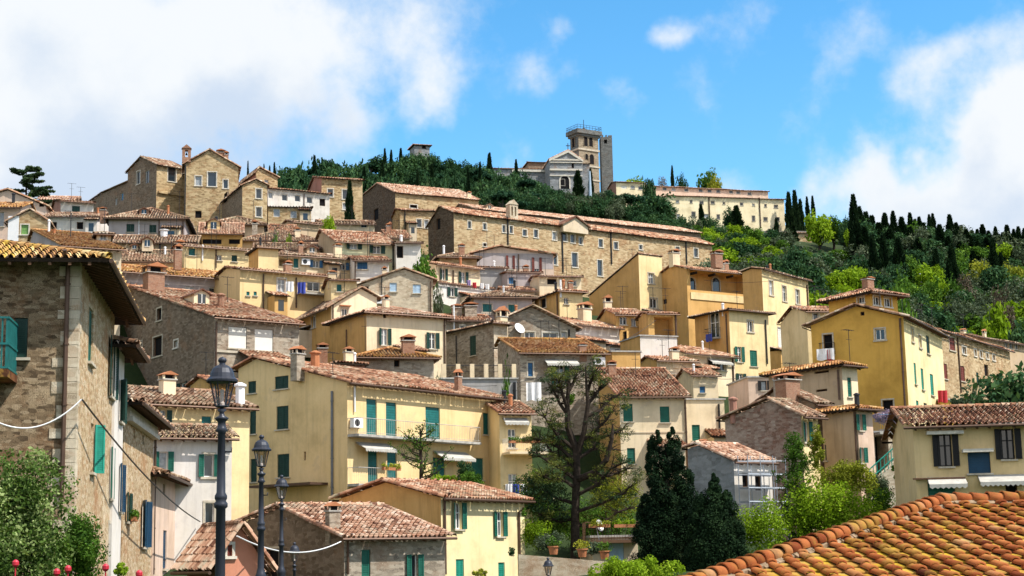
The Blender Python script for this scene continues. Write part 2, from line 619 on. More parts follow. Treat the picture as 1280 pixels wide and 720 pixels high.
# ------------------------------------------------------------------ roofs
class Tiles:
    """barrel tiles laid in columns up a roof plane; every tile its own quads with a random value"""
    F1 = (np.array([0, .11, .29, .47, .58, .79, 1.0]), np.array([0, .075, .105, .075, 0, -.02, 0]))
    F2 = (np.array([0, .29, .58, 1.0]), np.array([0, .10, 0, 0]))

    def __init__(s):
        s.V, s.Q, s.R, s.n = [], [], [], 0

    def add(s, V, Q, Rr):
        s.V.append(V)
        s.Q.append(Q + s.n)
        s.R.append(Rr)
        s.n += len(V)

    def plane(s, O, e, d, W, T, k1, k2, pitch, row, near):
        O, e, d = (np.array(x, float) for x in (O, e, d))
        nrm = np.cross(e, d)
        if nrm[2] < 0:
            nrm = -nrm
        nrm /= np.linalg.norm(nrm)
        fx, fh = s.F1 if near else s.F2
        m = len(fx)
        nc = max(1, int(round(W / pitch)))
        p = W / nc
        sag_a, sag_b = rng.uniform(.02, .06), rng.uniform(0, 6)
        for i in range(nc):
            s0 = i * p
            tm = min(T, (s0 + p * .5) * k1, (W - s0 - p * .5) * k2)
            if tm < .1:
                continue
            nr = max(1, int(math.ceil(tm / row)))
            t0 = np.arange(nr) * row
            t1 = np.minimum(t0 + row, tm)
            js = rng.normal(0, .012 * (p / .26), nr)
            lift = .028 + rng.uniform(0, .022, nr)
            j0 = rng.uniform(-.05, .03) if i else 0
            S = s0 + fx[None, :] * p + js[:, None]
            sg = sag_a * np.sin(s0 * .55 + sag_b + t0 * .5)
            lo = (fh * p / .26)[None, :] + lift[:, None] + sg[:, None]
            hi = (fh * p / .26)[None, :] + 0 * lift[:, None] + sg[:, None]
            t0j = t0.copy()
            t0j[0] += j0
            A = O + S[..., None] * e + t0j[:, None, None] * d + lo[..., None] * nrm
            B = O + S[..., None] * e + t1[:, None, None] * d + hi[..., None] * nrm
            V = np.concatenate([A, B], 1).reshape(-1, 3)
            base = (np.arange(nr) * 2 * m)[:, None]
            q = np.stack([base + np.arange(m - 1), base + np.arange(1, m), base + m + np.arange(1, m), base + m + np.arange(m - 1)], -1)
            ncov = 4 if near else 2
            rc = np.clip(rng.normal(.54, .25, nr), 0, 1)
            rp = np.clip(rng.normal(.30, .17, nr), 0, 1)
            rr = np.concatenate([np.repeat(rc[:, None], ncov, 1), np.repeat(rp[:, None], m - 1 - ncov, 1)], 1)
            s.add(V, q.reshape(-1, 4), rr.ravel())

    def caps(s, a, b, rad=.13, seg=.4):
        a, b = np.array(a, float), np.array(b, float)
        L = np.linalg.norm(b - a)
        if L < .2:
            return
        dv = (b - a) / L
        side = np.cross(dv, [0, 0, 1.])
        side /= np.linalg.norm(side)
        up = np.cross(side, dv)
        n = max(1, int(L / seg))
        ang = np.linspace(-.15, math.pi + .15, 6)
        for k in range(n):
            p0, p1 = a + dv * (L * k / n), a + dv * (L * (k + 1) / n + .04)
            r0, r1 = rad * rng.uniform(1.0, 1.1), rad * .86
            ring = lambda p, r: np.array([p + side * math.cos(t) * r + up * (math.sin(t) * r + .02) for t in ang])
            V = np.concatenate([ring(p0, r0), ring(p1, r1)])
            q = np.array([(j, j + 1, j + 7, j + 6) for j in range(5)])
            s.add(V, q, np.full(5, np.clip(rng.normal(.55, .2), 0, 1)))

    def build(s, name, mat, parent):
        return quads_obj(name, np.concatenate(s.V), np.concatenate(s.Q), np.concatenate(s.R), mat, parent)


def slab_poly(W, T, k1, k2):
    xs = {0.0, W}
    for x in (T / k1 if k1 < 1e6 else 0., W - T / k2 if k2 < 1e6 else W, W * k2 / (k1 + k2) if k1 < 1e6 and k2 < 1e6 else 0.):
        if 0 < x < W:
            xs.add(x)
    pts = [(x, max(0., min(T, x * k1, (W - x) * k2))) for x in sorted(xs)]
    return [(0., 0.), (W, 0.)] + [p for p in reversed(pts) if p[1] > 1e-4]


INF = 1e9


def clip_poly(poly, outline):
    """Sutherland-Hodgman against a convex counter-clockwise outline"""
    out = poly
    n = len(outline)
    for i in range(n):
        ax, ay = outline[i]
        bx, by = outline[(i + 1) % n]
        if not out:
            return out
        new = []
        for k in range(len(out)):
            p, q = out[k], out[(k + 1) % len(out)]
            sp = (bx - ax) * (p[1] - ay) - (by - ay) * (p[0] - ax)
            sq = (bx - ax) * (q[1] - ay) - (by - ay) * (q[0] - ax)
            if sp >= -1e-9:
                new.append(p)
            if (sp > 1e-9 and sq < -1e-9) or (sp < -1e-9 and sq > 1e-9):
                t = sp / (sp - sq)
                new.append((p[0] + t * (q[0] - p[0]), p[1] + t * (q[1] - p[1])))
        out = new
    return out


HOUSES = []
GCTRL = []       # points the ground passes through
HGROUP = 'houses climbing the hillside'


def gutter_ok(h):
    return h.gut and h.pls[0][7]


class House:
    """A house from its near vertical edge: R is the visible right-hand wall, L the left-hand one.
    Local x runs along R, y along L, z up from the foot of the wall."""

    def __init__(s, name, label, D, xc, yc, xr, xl=None, dep=8., yaw=30., yr=None, yb=None, wall=CREAM, roof='gL', tile=None,
                 pitch=.32, ov=.6, gv=.25, apex=None, parent=None, wallL=None, gutter=True, cat='house', group=HGROUP, base=None, lite=False, rmax=None):
        s.D, s.roof, s.ov, s.gv, s.gut = D, roof, ov, gv, gutter
        tile = tile or T_RED
        s.tile, s.wall, s.wallL = tile, wall, wallL or wall  # many houses pass a darker wallL, painting that side's shade into its colour
        s.C = P(xc, yc, D)
        ze = s.C.z
        if yr is not None:
            r = ray(xr, yr)
            h = r * (ze / r.z)
            yaw = math.degrees(math.atan2(h.y - s.C.y, h.x - s.C.x))
            yaw = max(3., min(72., yaw))
        s.yaw = R(yaw)
        s.eR = Vector((math.cos(s.yaw), math.sin(s.yaw), 0))
        s.eL = Vector((-math.sin(s.yaw), math.cos(s.yaw), 0))
        s.W = s.hit('R', xr, yr or yc)[0]
        s.L = min(45., max(2.5, s.hit('L', xl, yc)[0])) if xl is not None else dep
        s.W = min(80., max(1.2, s.W))
        if rmax:
            s.W = min(rmax, s.W)
        zb = P(xc, yb, D).z if yb is not None else ze - 6.
        if base is not None:
            zb = base
        s.zb = zb
        s.h = ze - zb
        s.pitch = pitch
        if parent is None:
            s.o = empty(name, (s.C.x, s.C.y, zb), s.yaw)
            tag(s.o, label, cat, group)
            for fx in (0, .5, 1):
                for fy in (0, .5, 1):
                    q = s.C + s.eR * (fx * s.W) + s.eL * (fy * s.L)
                    GCTRL.append((q.x, q.y, zb + .3))
        else:
            s.o = empty(name, (0, 0, 0), 0)
            s.o.parent = parent
            pm = Matrix.Translation(parent.location) @ Matrix.Rotation(parent.rotation_euler.z, 4, 'Z')
            s.o.matrix_local = pm.inverted() @ (Matrix.Translation((s.C.x, s.C.y, zb)) @ Matrix.Rotation(s.yaw, 4, 'Z'))
        s.ap = None
        if apex is not None:
            t, z = s.hit('L' if roof == 'gL' else 'R', *apex)
            s.ap = (t, z - zb)
        s.wins = {'L': [], 'R': []}
        HOUSES.append(s)

    # pixel -> (distance along the wall, absolute height)
    def hit(s, face, px, py):
        e = s.eR if face == 'R' else s.eL
        r = ray(px, py)
        det = e.x * (-r.y) + r.x * e.y
        if abs(det) < 1e-6:
            return 5., s.C.z
        t = (-s.C.x * (-r.y) - r.x * s.C.y) / det
        k = (s.C.y + t * e.y) / r.y
        return t, k * r.z

    def loc(s, face, px, py):
        t, z = s.hit(face, px, py)
        return t, z - s.zb

    def T(s, face, u, w, v):
        return (u, -w, v) if face == 'R' else (-w, u, v)

    def fbox(s, mb, face, u0, u1, w0, w1, v0, v1, m=0):
        c = [s.T(face, u, w, v) for v in (v0, v1) for (u, w) in ((u0, w0), (u1, w0), (u1, w1), (u0, w1))]
        mb.hexa(c, m)

    def win(s, face, px, py, w, h, kind='g', col='g', extra=''):
        """kind: g glass, d dark, c closed shutters, o open shutters, b blind, s one shutter swung out; extra: s stone trim, w white trim, l sill, a arch"""
        u0, v0 = s.loc(face, px - w / 2, py)
        u1, _ = s.loc(face, px + w / 2, py)
        um, vt = s.loc(face, px, py - h / 2)
        _, vb = s.loc(face, px, py + h / 2)
        if u0 > u1:
            u0, u1 = u1, u0
        lim = s.W if face == 'R' else s.L
        u0, u1 = max(.08, u0), min(lim - .08, u1)
        if u1 - u0 < .12 or vt - vb < .12:
            return
        s.wins[face].append((u0, u1, vb, vt, kind, col, extra))

    def outline(s, face):
        n, far = (s.W, s.L) if face in 'RB' else (s.L, s.W)
        h, b = s.h, -2.5
        ry = s.ry
        if s.roof == 'gL':
            if face in 'LX':
                ya, za, zl = ry
                pts = [(0, b), (n, b), (n, zl)]
                if ya < n - .01:
                    pts.append((ya, za))
                if ya > .01:
                    pts.append((0, h))
                return pts
            return [(0, b), (n, b), (n, h if face == 'R' else ry[2]), (0, h if face == 'R' else ry[2])]
        if s.roof == 'gR':
            if face in 'RB':
                xa, za, zr = ry
                pts = [(0, b), (n, b), (n, zr)]
                if xa < n - .01:
                    pts.append((xa, za))
                pts.append((0, h))
                return pts
            z = h if face == 'L' else ry[2]
            return [(0, b), (n, b), (n, z), (0, z)]
        return [(0, b), (n, b), (n, h), (0, h)]

    def setup(s, far_px=None):
        n = s.L if s.roof == 'gL' else s.W
        if s.roof in ('gL', 'gR'):
            if s.ap:
                a, za = s.ap
                a = max(0., min(n, a))
                if far_px is not None:
                    _, zl = s.loc('L' if s.roof == 'gL' else 'R', *far_px)
                else:
                    m = (za - s.h) / a if a > .5 else s.pitch
                    zl = za - max(.1, m) * (n - a)
            else:
                a = n / 2
                za, zl = s.h + s.pitch * a, s.h
            s.ry = (a, za, zl)
        else:
            s.ry = None

    def planes(s):
        W, L, h, o, g = s.W, s.L, s.h, s.ov, s.gv
        up = .10
        out = []

        def pl(O, e, run, rise, Wd, k1=INF, k2=INF, front=True):
            # run: horizontal unit vector uphill with length, rise over it
            ln = math.hypot(run[2], rise)
            d = (run[0] * run[2] / ln, run[1] * run[2] / ln, rise / ln)
            f = ln / run[2]
            out.append(((O[0], O[1], O[2] + up), e, d, Wd, ln, k1 * f, k2 * f, front))
        if s.roof == 'gL':
            a, za, zl = s.ry
            if a > .3:
                m = (za - h) / a
                pl((-g, -o, h - m * o), (1, 0, 0), (0, 1, a + o), m * (a + o), W + 2 * g)
            if L - a > .3:
                m2 = (za - zl) / (L - a)
                pl((W + g, L + o, zl - m2 * o), (-1, 0, 0), (0, -1, L - a + o), m2 * (L - a + o), W + 2 * g, front=False)
        elif s.roof == 'gR':
            a, za, zr = s.ry
            if a > .3:
                m = (za - h) / a
                pl((-o, L + g, h - m * o), (0, -1, 0), (1, 0, a + o), m * (a + o), L + 2 * g)
            if W - a > .3:
                m2 = (za - zr) / (W - a)
                pl((W + o, -g, zr - m2 * o), (0, 1, 0), (-1, 0, W - a + o), m2 * (W - a + o), L + 2 * g)
        elif s.roof == 'hip':
            m = s.pitch
            hw, hl = W / 2 + o, L / 2 + o
            run = min(hw, hl)
            z = h - m * o
            pl((-o, -o, z), (1, 0, 0), (0, 1, run), m * run, 2 * hw, 1, 1)
            pl((W + o, -o, z), (0, 1, 0), (-1, 0, run), m * run, 2 * hl, 1, 1)
            pl((-o, L + o, z), (0, -1, 0), (1, 0, run), m * run, 2 * hl, 1, 1)
            pl((W + o, L + o, z), (-1, 0, 0), (0, -1, run), m * run, 2 * hw, 1, 1, False)
        return out

    def build(s, far_px=None):
        s.setup(far_px)
        W, L, h = s.W, s.L, s.h
        # walls with real openings
        mb = MB()
        faces = (('R', s.wins['R'], 0), ('L', s.wins['L'], 1), ('B', [], 0), ('X', [], 0))
        for face, wins, mi in faces:
            ol = s.outline(face)
            n = W if face in 'RB' else L

            def tf(u, v, w=0., face=face):
                if face == 'R':
                    return (u, -w, v)
                if face == 'L':
                    return (-w, u, v)
                if face == 'B':
                    return (u, L, v)
                return (W, u, v)
            vtop = max(p[1] for p in ol)
            us = sorted({0., n} | {x for wi in wins for x in wi[:2]})
            vs = sorted({-2.5, vtop} | {x for wi in wins for x in wi[2:4] if -2.5 < x < vtop})
            if not wins:
                mb.poly([tf(u, v) for u, v in ol], mi)
            else:
                for i in range(len(us) - 1):
                    for j in range(len(vs) - 1):
                        cu, cv = (us[i] + us[i + 1]) / 2, (vs[j] + vs[j + 1]) / 2
                        if any(a < cu < b and c < cv < d for a, b, c, d, *_ in wins):
                            continue
                        pg = clip_poly([(us[i], vs[j]), (us[i + 1], vs[j]), (us[i + 1], vs[j + 1]), (us[i], vs[j + 1])], ol)
                        if len(pg) >= 3:
                            mb.poly([tf(u, v) for u, v in pg], mi)
                for a, b, c, d, kind, *_ in wins:
                    dp = -1.6 if kind == 'p' else -.22
                    for q in (((a, c), (b, c)), ((b, c), (b, d)), ((b, d), (a, d)), ((a, d), (a, c))):
                        mb.poly([tf(*q[0]), tf(*q[1]), tf(*q[1], dp), tf(*q[0], dp)], mi)
        if s.roof == 'flat':
            mb.poly([(0, 0, h), (W, 0, h), (W, L, h), (0, L, h)], 0)
        mb.build('wall', [s.wall, s.wallL], s.o)
        for face in 'RL':
            for wi in s.wins[face]:
                s.mkwin(face, *wi)
        # roof
        s.pls = s.planes()
        s.roofobj = None
        if s.pls:
            near = s.D < 135
            p, row = (.26, .36) if s.D < 135 else ((.30, .45) if s.D < 190 else (.42, .6))
            tl = Tiles()
            ebs = []
            for (O, e, d, Wd, T, k1, k2, front) in s.pls:
                eb = MB()
                ebs.append(eb)
                if front:
                    tl.plane(O, e, d, Wd, T, k1, k2, p, row, near)
                else:
                    tl.plane(O, e, d, Wd, T, k1, k2, p * 2.2, row * 2.5, False)
                Ov, ev, dv = Vector(O), Vector(e), Vector(d)
                nv = ev.cross(dv).normalized()
                if nv.z < 0:
                    nv = -nv
                pg = slab_poly(Wd, T, min(k1, 1e8), min(k2, 1e8))
                top = [Ov + ev * a + dv * b - nv * .012 for a, b in pg]
                bot = [q - nv * .11 for q in top]
                k = len(pg)
                eb.faces(top + bot, [tuple(range(k)), tuple(range(2 * k - 1, k - 1, -1))] + [(i, i + k, (i + 1) % k + k, (i + 1) % k) for i in range(k)])
            for a, b in s.ridges():
                tl.caps(a, b, .13 if s.D < 190 else .17)
            s.roofobj = tl.build('roof', s.tile, s.o)
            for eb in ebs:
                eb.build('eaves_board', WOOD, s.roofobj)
            if s.D < 215 and gutter_ok(s):
                s.gutter(COPPER, .07)
            if s.D < 135 and s.roof != 'flat':
                s.rafters()
        elif s.roof == 'flat':
            c = MB()
            o = .12
            c.box(-o, W + o, -o, .15, h, h + .12)
            c.box(-o, .15, .15, L + o, h, h + .12)
            c.box(W - .15, W + o, .15, L + o, h, h + .12)
            c.box(.15, W - .15, L - .15, L + o, h, h + .12)
            s.roofobj = c.build('coping', CEMENT, s.o)
        return s

    def rafters(s):
        """rafter tails under the front eaves"""
        mb = MB()
        for (O, e, d, Wd, T, k1, k2, front) in s.pls:
            if not front:
                continue
            Ov, ev, dv = Vector(O), Vector(e), Vector(d)
            nv = Vector((0, 0, 1))
            n = int(Wd / .55)
            for i in range(1, n):
                a = Ov + ev * (Wd * i / n) + dv * .06 - nv * .125
                b = a + dv * min(s.ov + .05, T * .8)
                x = ev * .045
                z = Vector((0, 0, .10))
                mb.hexa([a - x - z, a + x - z, b + x - z, b - x - z, a - x, a + x, b + x, b - x])
        mb.build('rafter_tails', WOODM, s.roofobj)

    def ridges(s):
        W, L, h, o, g = s.W, s.L, s.h, s.ov, s.gv
        up = .12
        r = []
        if s.roof == 'gL':
            a, za, zl = s.ry
            r.append(((-g, a, za + up), (W + g, a, za + up)))
            if a > .3:
                m = (za - h) / a
                for x in (-g + .1, W + g - .1):
                    r.append(((x, -o, h - m * o + up), (x, a, za + up)))
            if L - a > .3:
                m = (za - zl) / (L - a)
                for x in (-g + .1, W + g - .1):
                    r.append(((x, L + o, zl - m * o + up), (x, a, za + up)))
        elif s.roof == 'gR':
            a, za, zr = s.ry
            r.append(((a, -g, za + up), (a, L + g, za + up)))
            y = -g + .1
            if a > .3:
                m = (za - h) / a
                r.append(((-o, y, h - m * o + up), (a, y, za + up)))
            if W - a > .3:
                m = (za - zr) / (W - a)
                r.append(((W + o, y, zr - m * o + up), (a, y, za + up)))
        elif s.roof == 'hip':
            hw, hl = W / 2 + o, L / 2 + o
            run = min(hw, hl)
            z0, z1 = h - s.pitch * o + up, h - s.pitch * o + s.pitch * run + up
            if hw >= hl:
                A, B = (-o + run, L / 2, z1), (W + o - run, L / 2, z1)
                r += [(A, B), ((-o, -o, z0), A), ((-o, L + o, z0), A), ((W + o, -o, z0), B), ((W + o, L + o, z0), B)]
            else:
                A, B = (W / 2, -o + run, z1), (W / 2, L + o - run, z1)
                r += [(A, B), ((-o, -o, z0), A), ((W + o, -o, z0), A), ((-o, L + o, z0), B), ((W + o, L + o, z0), B)]
        return r

    def mkwin(s, face, u0, u1, v0, v1, kind, col, extra):
        D = s.D
        fine = D < 200
        wd, hg = u1 - u0, v1 - v0
        fb = lambda m, *a: s.fbox(m, face, *a)
        if kind == 'p':     # open loggia or porch
            m = MB()
            fb(m, u0 + .01, u1 - .01, -1.7, -1.6, v0 + .01, v1 - .01)
            return m.build('porch_back', s.wall if extra != 'd' else DARK, s.o)
        mb = MB()
        dep = .16
        if kind in 'co' or kind in 'gsn':
            t = min(.07, wd * .1)
            # sash frame
            fb(mb, u0, u0 + t, -dep - .05, -dep + .02, v0, v1)
            fb(mb, u1 - t, u1, -dep - .05, -dep + .02, v0, v1)
            fb(mb, u0 + t, u1 - t, -dep - .05, -dep + .02, v0, v0 + t)
            fb(mb, u0 + t, u1 - t, -dep - .05, -dep + .02, v1 - t, v1)
            if fine and wd > .5:
                um = (u0 + u1) / 2
                fb(mb, um - t * .6, um + t * .6, -dep - .05, -dep + .03, v0 + t, v1 - t)
                if hg > 1.2:
                    vm = v0 + hg * .62
                    fb(mb, u0 + t, um - t * .6, -dep - .05, -dep + .015, vm - t * .4, vm + t * .4)
                    fb(mb, um + t * .6, u1 - t, -dep - .05, -dep + .015, vm - t * .4, vm + t * .4)
            w = mb.build('window', WFRAME if col != 'k' else SHUT['k'], s.o)
        else:
            t = .05
            fb(mb, u0, u0 + t, -.2, -.12, v0, v1)
            fb(mb, u1 - t, u1, -.2, -.12, v0, v1)
            fb(mb, u0 + t, u1 - t, -.2, -.12, v1 - t, v1)
            fb(mb, u0 + t, u1 - t, -.2, -.12, v0, v0 + t)
            w = mb.build('window', WOODM, s.o)
        pb = MB()
        fb(pb, u0 + .005, u1 - .005, -.235, -.205, v0 + .005, v1 - .005)
        pb.build('pane', DARK if kind == 'd' else (CURT if random.random() < .22 else GLASS), w)
        mat = SHUT[col]

        def leaf(ua, ub, wa, va, vb, swing=None):
            m = MB()
            fr = min(.07, (ub - ua) * .2)
            th = .045

            def bx(a, b, c, d, w0=0., w1=None):
                w1 = th if w1 is None else w1
                if swing is None:
                    s.fbox(m, face, a, b, wa + w0, wa + w1, c, d)
                else:
                    hinge, ang = swing
                    pts = []
                    for v in (c, d):
                        for (uu, ww) in ((a, w0), (b, w0), (b, w1), (a, w1)):
                            q = uu - hinge
                            pts.append(s.T(face, hinge + q * math.cos(ang) - ww * math.sin(ang), wa + abs(q) * math.sin(abs(ang)) + ww * math.cos(ang), v))
                    m.hexa(pts)
            if not fine:
                bx(ua, ub, va, vb)
            else:
                bx(ua, ua + fr, va, vb)
                bx(ub - fr, ub, va, vb)
                bx(ua + fr, ub - fr, va, va + fr)
                bx(ua + fr, ub - fr, vb - fr, vb)
                px_h = (vb - va) * FPX / D
                ns = int(max(5, min(22, px_h / 3)))
                for i in range(ns):
                    z = va + fr + (vb - va - 2 * fr) * (i + .12) / ns
                    bx(ua + fr, ub - fr, z, z + (vb - va - 2 * fr) / ns * .72, .004, th * .62)
                bx(ua + fr, ub - fr, va + fr, vb - fr, -.004, .004)
            m.build('shutter', mat, w)
        um = (u0 + u1) / 2
        if kind == 'c':
            if wd < .7:
                leaf(u0 + .02, u1 - .02, -.10, v0 + .02, v1 - .02)
            else:
                leaf(u0 + .02, um - .006, -.10, v0 + .02, v1 - .02)
                leaf(um + .006, u1 - .02, -.10, v0 + .02, v1 - .02)
        elif kind == 'n':       # roller shutter
            m = MB()
            ns = 14
            for i in range(ns):
                fb(m, u0 + .01, u1 - .01, -.12, -.085, v0 + .01 + (hg - .02) * i / ns, v0 + .01 + (hg - .02) * (i + .9) / ns)
            fb(m, u0 + .01, u1 - .01, -.13, -.12, v0 + .01, v1 - .01)
            m.build('shutter', mat, w)
        elif kind == 'o':
            hw = max(.28, wd * .5)
            leaf(u0 - hw - .02, u0 - .02, .03, v0, v1, (u0 - .02, -R(random.choice((5, 8, 12, 30)) + random.uniform(0, 6))) if fine else None)
            leaf(u1 + .02, u1 + hw + .02, .03, v0, v1, (u1 + .02, R(random.uniform(4, 14))) if fine else None)
        elif kind == 's':
            leaf(u1 + .02, u1 + .40, .03, v0, v1, (u1 + .02, R(48)))
        elif kind == 'b':
            m = MB()
            fb(m, u0 + .03, u1 - .03, -.10, -.06, v0 + .03, v1 - .03)
            m.build('blind', SHUT['w'], w)
        if 's' in extra or 'w' in extra:
            t = .12 if D < 300 else .07
            m = MB()
            g = .004
            fb(m, u0 - t, u0 - g, -.02, .035, v0, v1)
            fb(m, u1 + g, u1 + t, -.02, .035, v0, v1)
            fb(m, u0 - t, u1 + t, -.02, .04, v1 + g, v1 + t)
            fb(m, u0 - t - .06, u1 + t + .06, -.02, .10, v0 - t, v0 - g)
            m.build('surround', WHITETRIM if 'w' in extra else STONETRIM, w)
        elif D < 200 and kind in 'cogbsn':
            m = MB()
            fb(m, u0 - .1, u1 + .1, -.1, .12, v0 - .09, v0 - .006)
            m.build('sill', STONETRIM, w)
        if 't' in extra:        # little tiled hood
            m = MB()
            fb(m, u0 - .25, u1 + .25, 0, .3, v1 + .18, v1 + .26)
            m.build('hood', TERRA, w)

    # ---------------------------------------------------------- things fixed to the house
    def roof_hit(s, px, py):
        r = ray(px, py)
        M = (Matrix.Translation((s.C.x, s.C.y, s.zb)) @ Matrix.Rotation(s.yaw, 4, 'Z')).inverted()
        o, dr = M @ Vector((0, 0, 0)), M.to_3x3() @ r
        best = None
        for (O, e, d, Wd, T, k1, k2, front) in s.pls:
            O, e, d = Vector(O), Vector(e), Vector(d)
            n = e.cross(d)
            den = dr.dot(n)
            if abs(den) < 1e-7:
                continue
            k = (O - o).dot(n) / den
            q = o + dr * k
            a, b = (q - O).dot(e), (q - O).dot(d)
            ok = -.3 < a < Wd + .3 and -.3 < b < T + .5
            if ok and (best is None or k < best[0]):
                best = (k, q)
        if best:
            return best[1], best[0]
        # just behind the eaves or along the ridge
        k = (s.D + s.L * .4) / r.y
        q = o + dr * k
        return q, k

    def chimney(s, px, py, top, w, kind='brick'):
        q, k = s.roof_hit(px, py)
        sc_ = k * ray(px, py).y / FPX
        hgt, wd = (py - top) * sc_, w * sc_
        m = MB()
        a = wd / 2
        dp = a * .8
        x, y, z = q.x, q.y, q.z
        mats = [BRICK if kind in ('brick', 'fancy') else (CREAM if kind == 'plaster' else ST_GREY), TERRA, CEMENT, DARK]
        hb = hgt * (.62 if kind != 'pipe' else .8)
        m.box(x - a, x + a, y - dp, y + dp, z - .8, z + hb, 0)
        m.box(x - a * 1.2, x + a * 1.2, y - dp * 1.2, y + dp * 1.2, z + hb, z + hb + .07, 2)
        t0, t1 = z + hb + .07, z + hgt * .84
        for sx in (-1, 1):
            for sy in (-1, 1):
                m.box(x + sx * a * .95 - a * .16, x + sx * a * .95 + a * .16, y + sy * dp * .9 - dp * .16, y + sy * dp * .9 + dp * .16, t0, t1, 0)
        m.box(x - a * .6, x + a * .6, y - dp * .6, y + dp * .6, t0, t1, 3)
        zt = z + hgt
        g = 1.35
        A = [(x - a * g, y - dp * g, t1), (x + a * g, y - dp * g, t1), (x + a * g, y + dp * g, t1), (x - a * g, y + dp * g, t1), (x, y - dp * g, zt), (x, y + dp * g, zt)]
        m.faces(A, [(0, 1, 4), (2, 3, 5), (0, 4, 5, 3), (1, 2, 5, 4), (0, 3, 2, 1)], 1)
        return m.build('chimney', mats, s.roofobj)

    def pot(s, px, py, top, w=4, mat=None):
        q, k = s.roof_hit(px, py)
        sc_ = k * ray(px, py).y / FPX
        m = MB()
        h = (py - top) * sc_
        rr = w * sc_ / 2
        m.lathe((q.x, q.y, q.z), [(rr, -.6), (rr, h * .8), (rr * 1.35, h * .82), (rr * 1.35, h * .9), (rr * .4, h), (0, h)], 8)
        return m.build('flue', mat or TERRA, s.roofobj)

    def dormer(s, px, py, w, h, wall=CREAM, depth=2.2, shut=None):
        """roof dormer: gabled box with a window; (px, py) is the middle of its sill line"""
        q, k = s.roof_hit(px, py)
        sc_ = k * ray(px, py).y / FPX
        a, hh = w * sc_ / 2, h * sc_
        x, y, z = q.x, q.y, q.z
        m = MB()
        hb = hh * .68
        m.faces([(x - a, y, z - .4), (x + a, y, z - .4), (x + a, y, z + hb), (x, y, z + hh * .9), (x - a, y, z + hb),
                 (x - a, y + depth, z - .4), (x + a, y + depth, z - .4), (x + a, y + depth, z + hb), (x, y + depth, z + hh * .9), (x - a, y + depth, z + hb)],
                [(0, 1, 2, 3, 4), (1, 6, 7, 2), (5, 0, 4, 9), (6, 5, 9, 8, 7)], 0)
        g = a * 1.3
        zr, ze = z + hh, z + hb - .06
        for sx in (-1, 1):
            m.hexa([(x, y - .2, zr - .1), (x + sx * g, y - .2, ze - .08), (x + sx * g, y + depth, ze - .08), (x, y + depth, zr - .1),
                    (x, y - .2, zr), (x + sx * g, y - .2, ze + .02), (x + sx * g, y + depth, ze + .02), (x, y + depth, zr)], 1)
        m.box(x - a * .5, x + a * .5, y - .03, y + .02, z + .1, z + hb * .95, 2)
        m.box(x - a * .5, x + a * .5, y - .05, y - .031, z + .05, z + .1, 3)
        m.box(x - .03, x + .03, y - .05, y - .031, z + .1, z + hb * .95, 3)
        return m.build('dormer', [wall, T_PALE, SHUT[shut] if shut else GLASS, WFRAME], s.roofobj)

    def antenna(s, px, py, top):
        q, k = s.roof_hit(px, py)
        sc_ = k * ray(px, py).y / FPX
        h = (py - top) * sc_
        m = MB()
        m.tube([(q.x, q.y, q.z - .3), (q.x, q.y, q.z + h)], .025, 5)
        for i in range(5):
            zz = q.z + h * (.98)
            xx = q.x - .5 + i * .25
            m.tube([(xx, q.y - .3 + .04 * i, zz), (xx, q.y + .3 - .04 * i, zz)], .012, 4)
        m.tube([(q.x - .55, q.y, q.z + h * .98), (q.x + .6, q.y, q.z + h * .98)], .014, 4)
        m.tube([(q.x - .3, q.y, q.z + h * .7), (q.x + .3, q.y, q.z + h * .7)], .014, 4)
        return m.build('aerial', METAL, s.roofobj)

    def dish(s, face, px, py, d):
        u, v = s.loc(face, px, py)
        m = MB()
        c = Vector(s.T(face, u, .35, v))
        rr = d / 2
        ax = Vector((.35, -.8, .45)).normalized()
        x = ax.orthogonal().normalized()
        y = ax.cross(x)
        ringp = [(0, -.06), (rr * .5, -.04), (rr, .04)]
        n = 12
        vs, fs = [], []
        for (r0, hh) in ringp:
            for j in range(n):
                t = 2 * math.pi * j / n
                vs.append(c + ax * hh + (x * math.cos(t) + y * math.sin(t)) * r0)
        for k in range(2):
            for j in range(n):
                fs.append((k * n + j, k * n + (j + 1) % n, (k + 1) * n + (j + 1) % n, (k + 1) * n + j))
        m.faces(vs, fs)
        m.tube([c - ax * .05, Vector(s.T(face, u, 0, v - .2))], .03, 5)
        m.tube([c + y * -rr * .8, c + ax * .4], .012, 4)
        return m.build('satellite_dish', WHITEPL, s.o)

    def aircon(s, face, px, py, w=.85, h=.6):
        u, v = s.loc(face, px, py)
        m = MB()
        s.fbox(m, face, u - w / 2, u + w / 2, .1, .42, v - h / 2, v + h / 2, 0)
        c = [s.T(face, u - w * .12 + .23 * math.cos(t), .425, v + .23 * math.sin(t)) for t in np.linspace(0, 2 * math.pi, 14)[:-1]]
        m.poly(c, 1)
        s.fbox(m, face, u - w / 2, u - w / 2 + .05, 0, .1, v - h / 2 - .05, v - h / 2, 1)
        s.fbox(m, face, u + w / 2 - .05, u + w / 2, 0, .1, v - h / 2 - .05, v - h / 2, 1)
        return m.build('air_conditioner', [WHITEPL, METAL], s.o)

    def pipe(s, face, px, y0, y1, mat=None, r=.05, jog=False):
        u, v0 = s.loc(face, px, y0)
        _, v1 = s.loc(face, px, y1)
        m = MB()
        pts = [s.T(face, u, .09, v0), s.T(face, u, .09, v1)]
        if jog:
            pts = [s.T(face, u, s.ov - .02, v0 + .25), s.T(face, u, s.ov - .1, v0 + .1)] + pts
        m.tube(pts, r, 7)
        z = v0 - .6
        while z > v1:
            m.tube([s.T(face, u, .09, z), s.T(face, u, .09, z - .05)], r * 1.35, 7)
            z -= 1.8
        return m.build('downpipe', mat or COPPER, s.o)

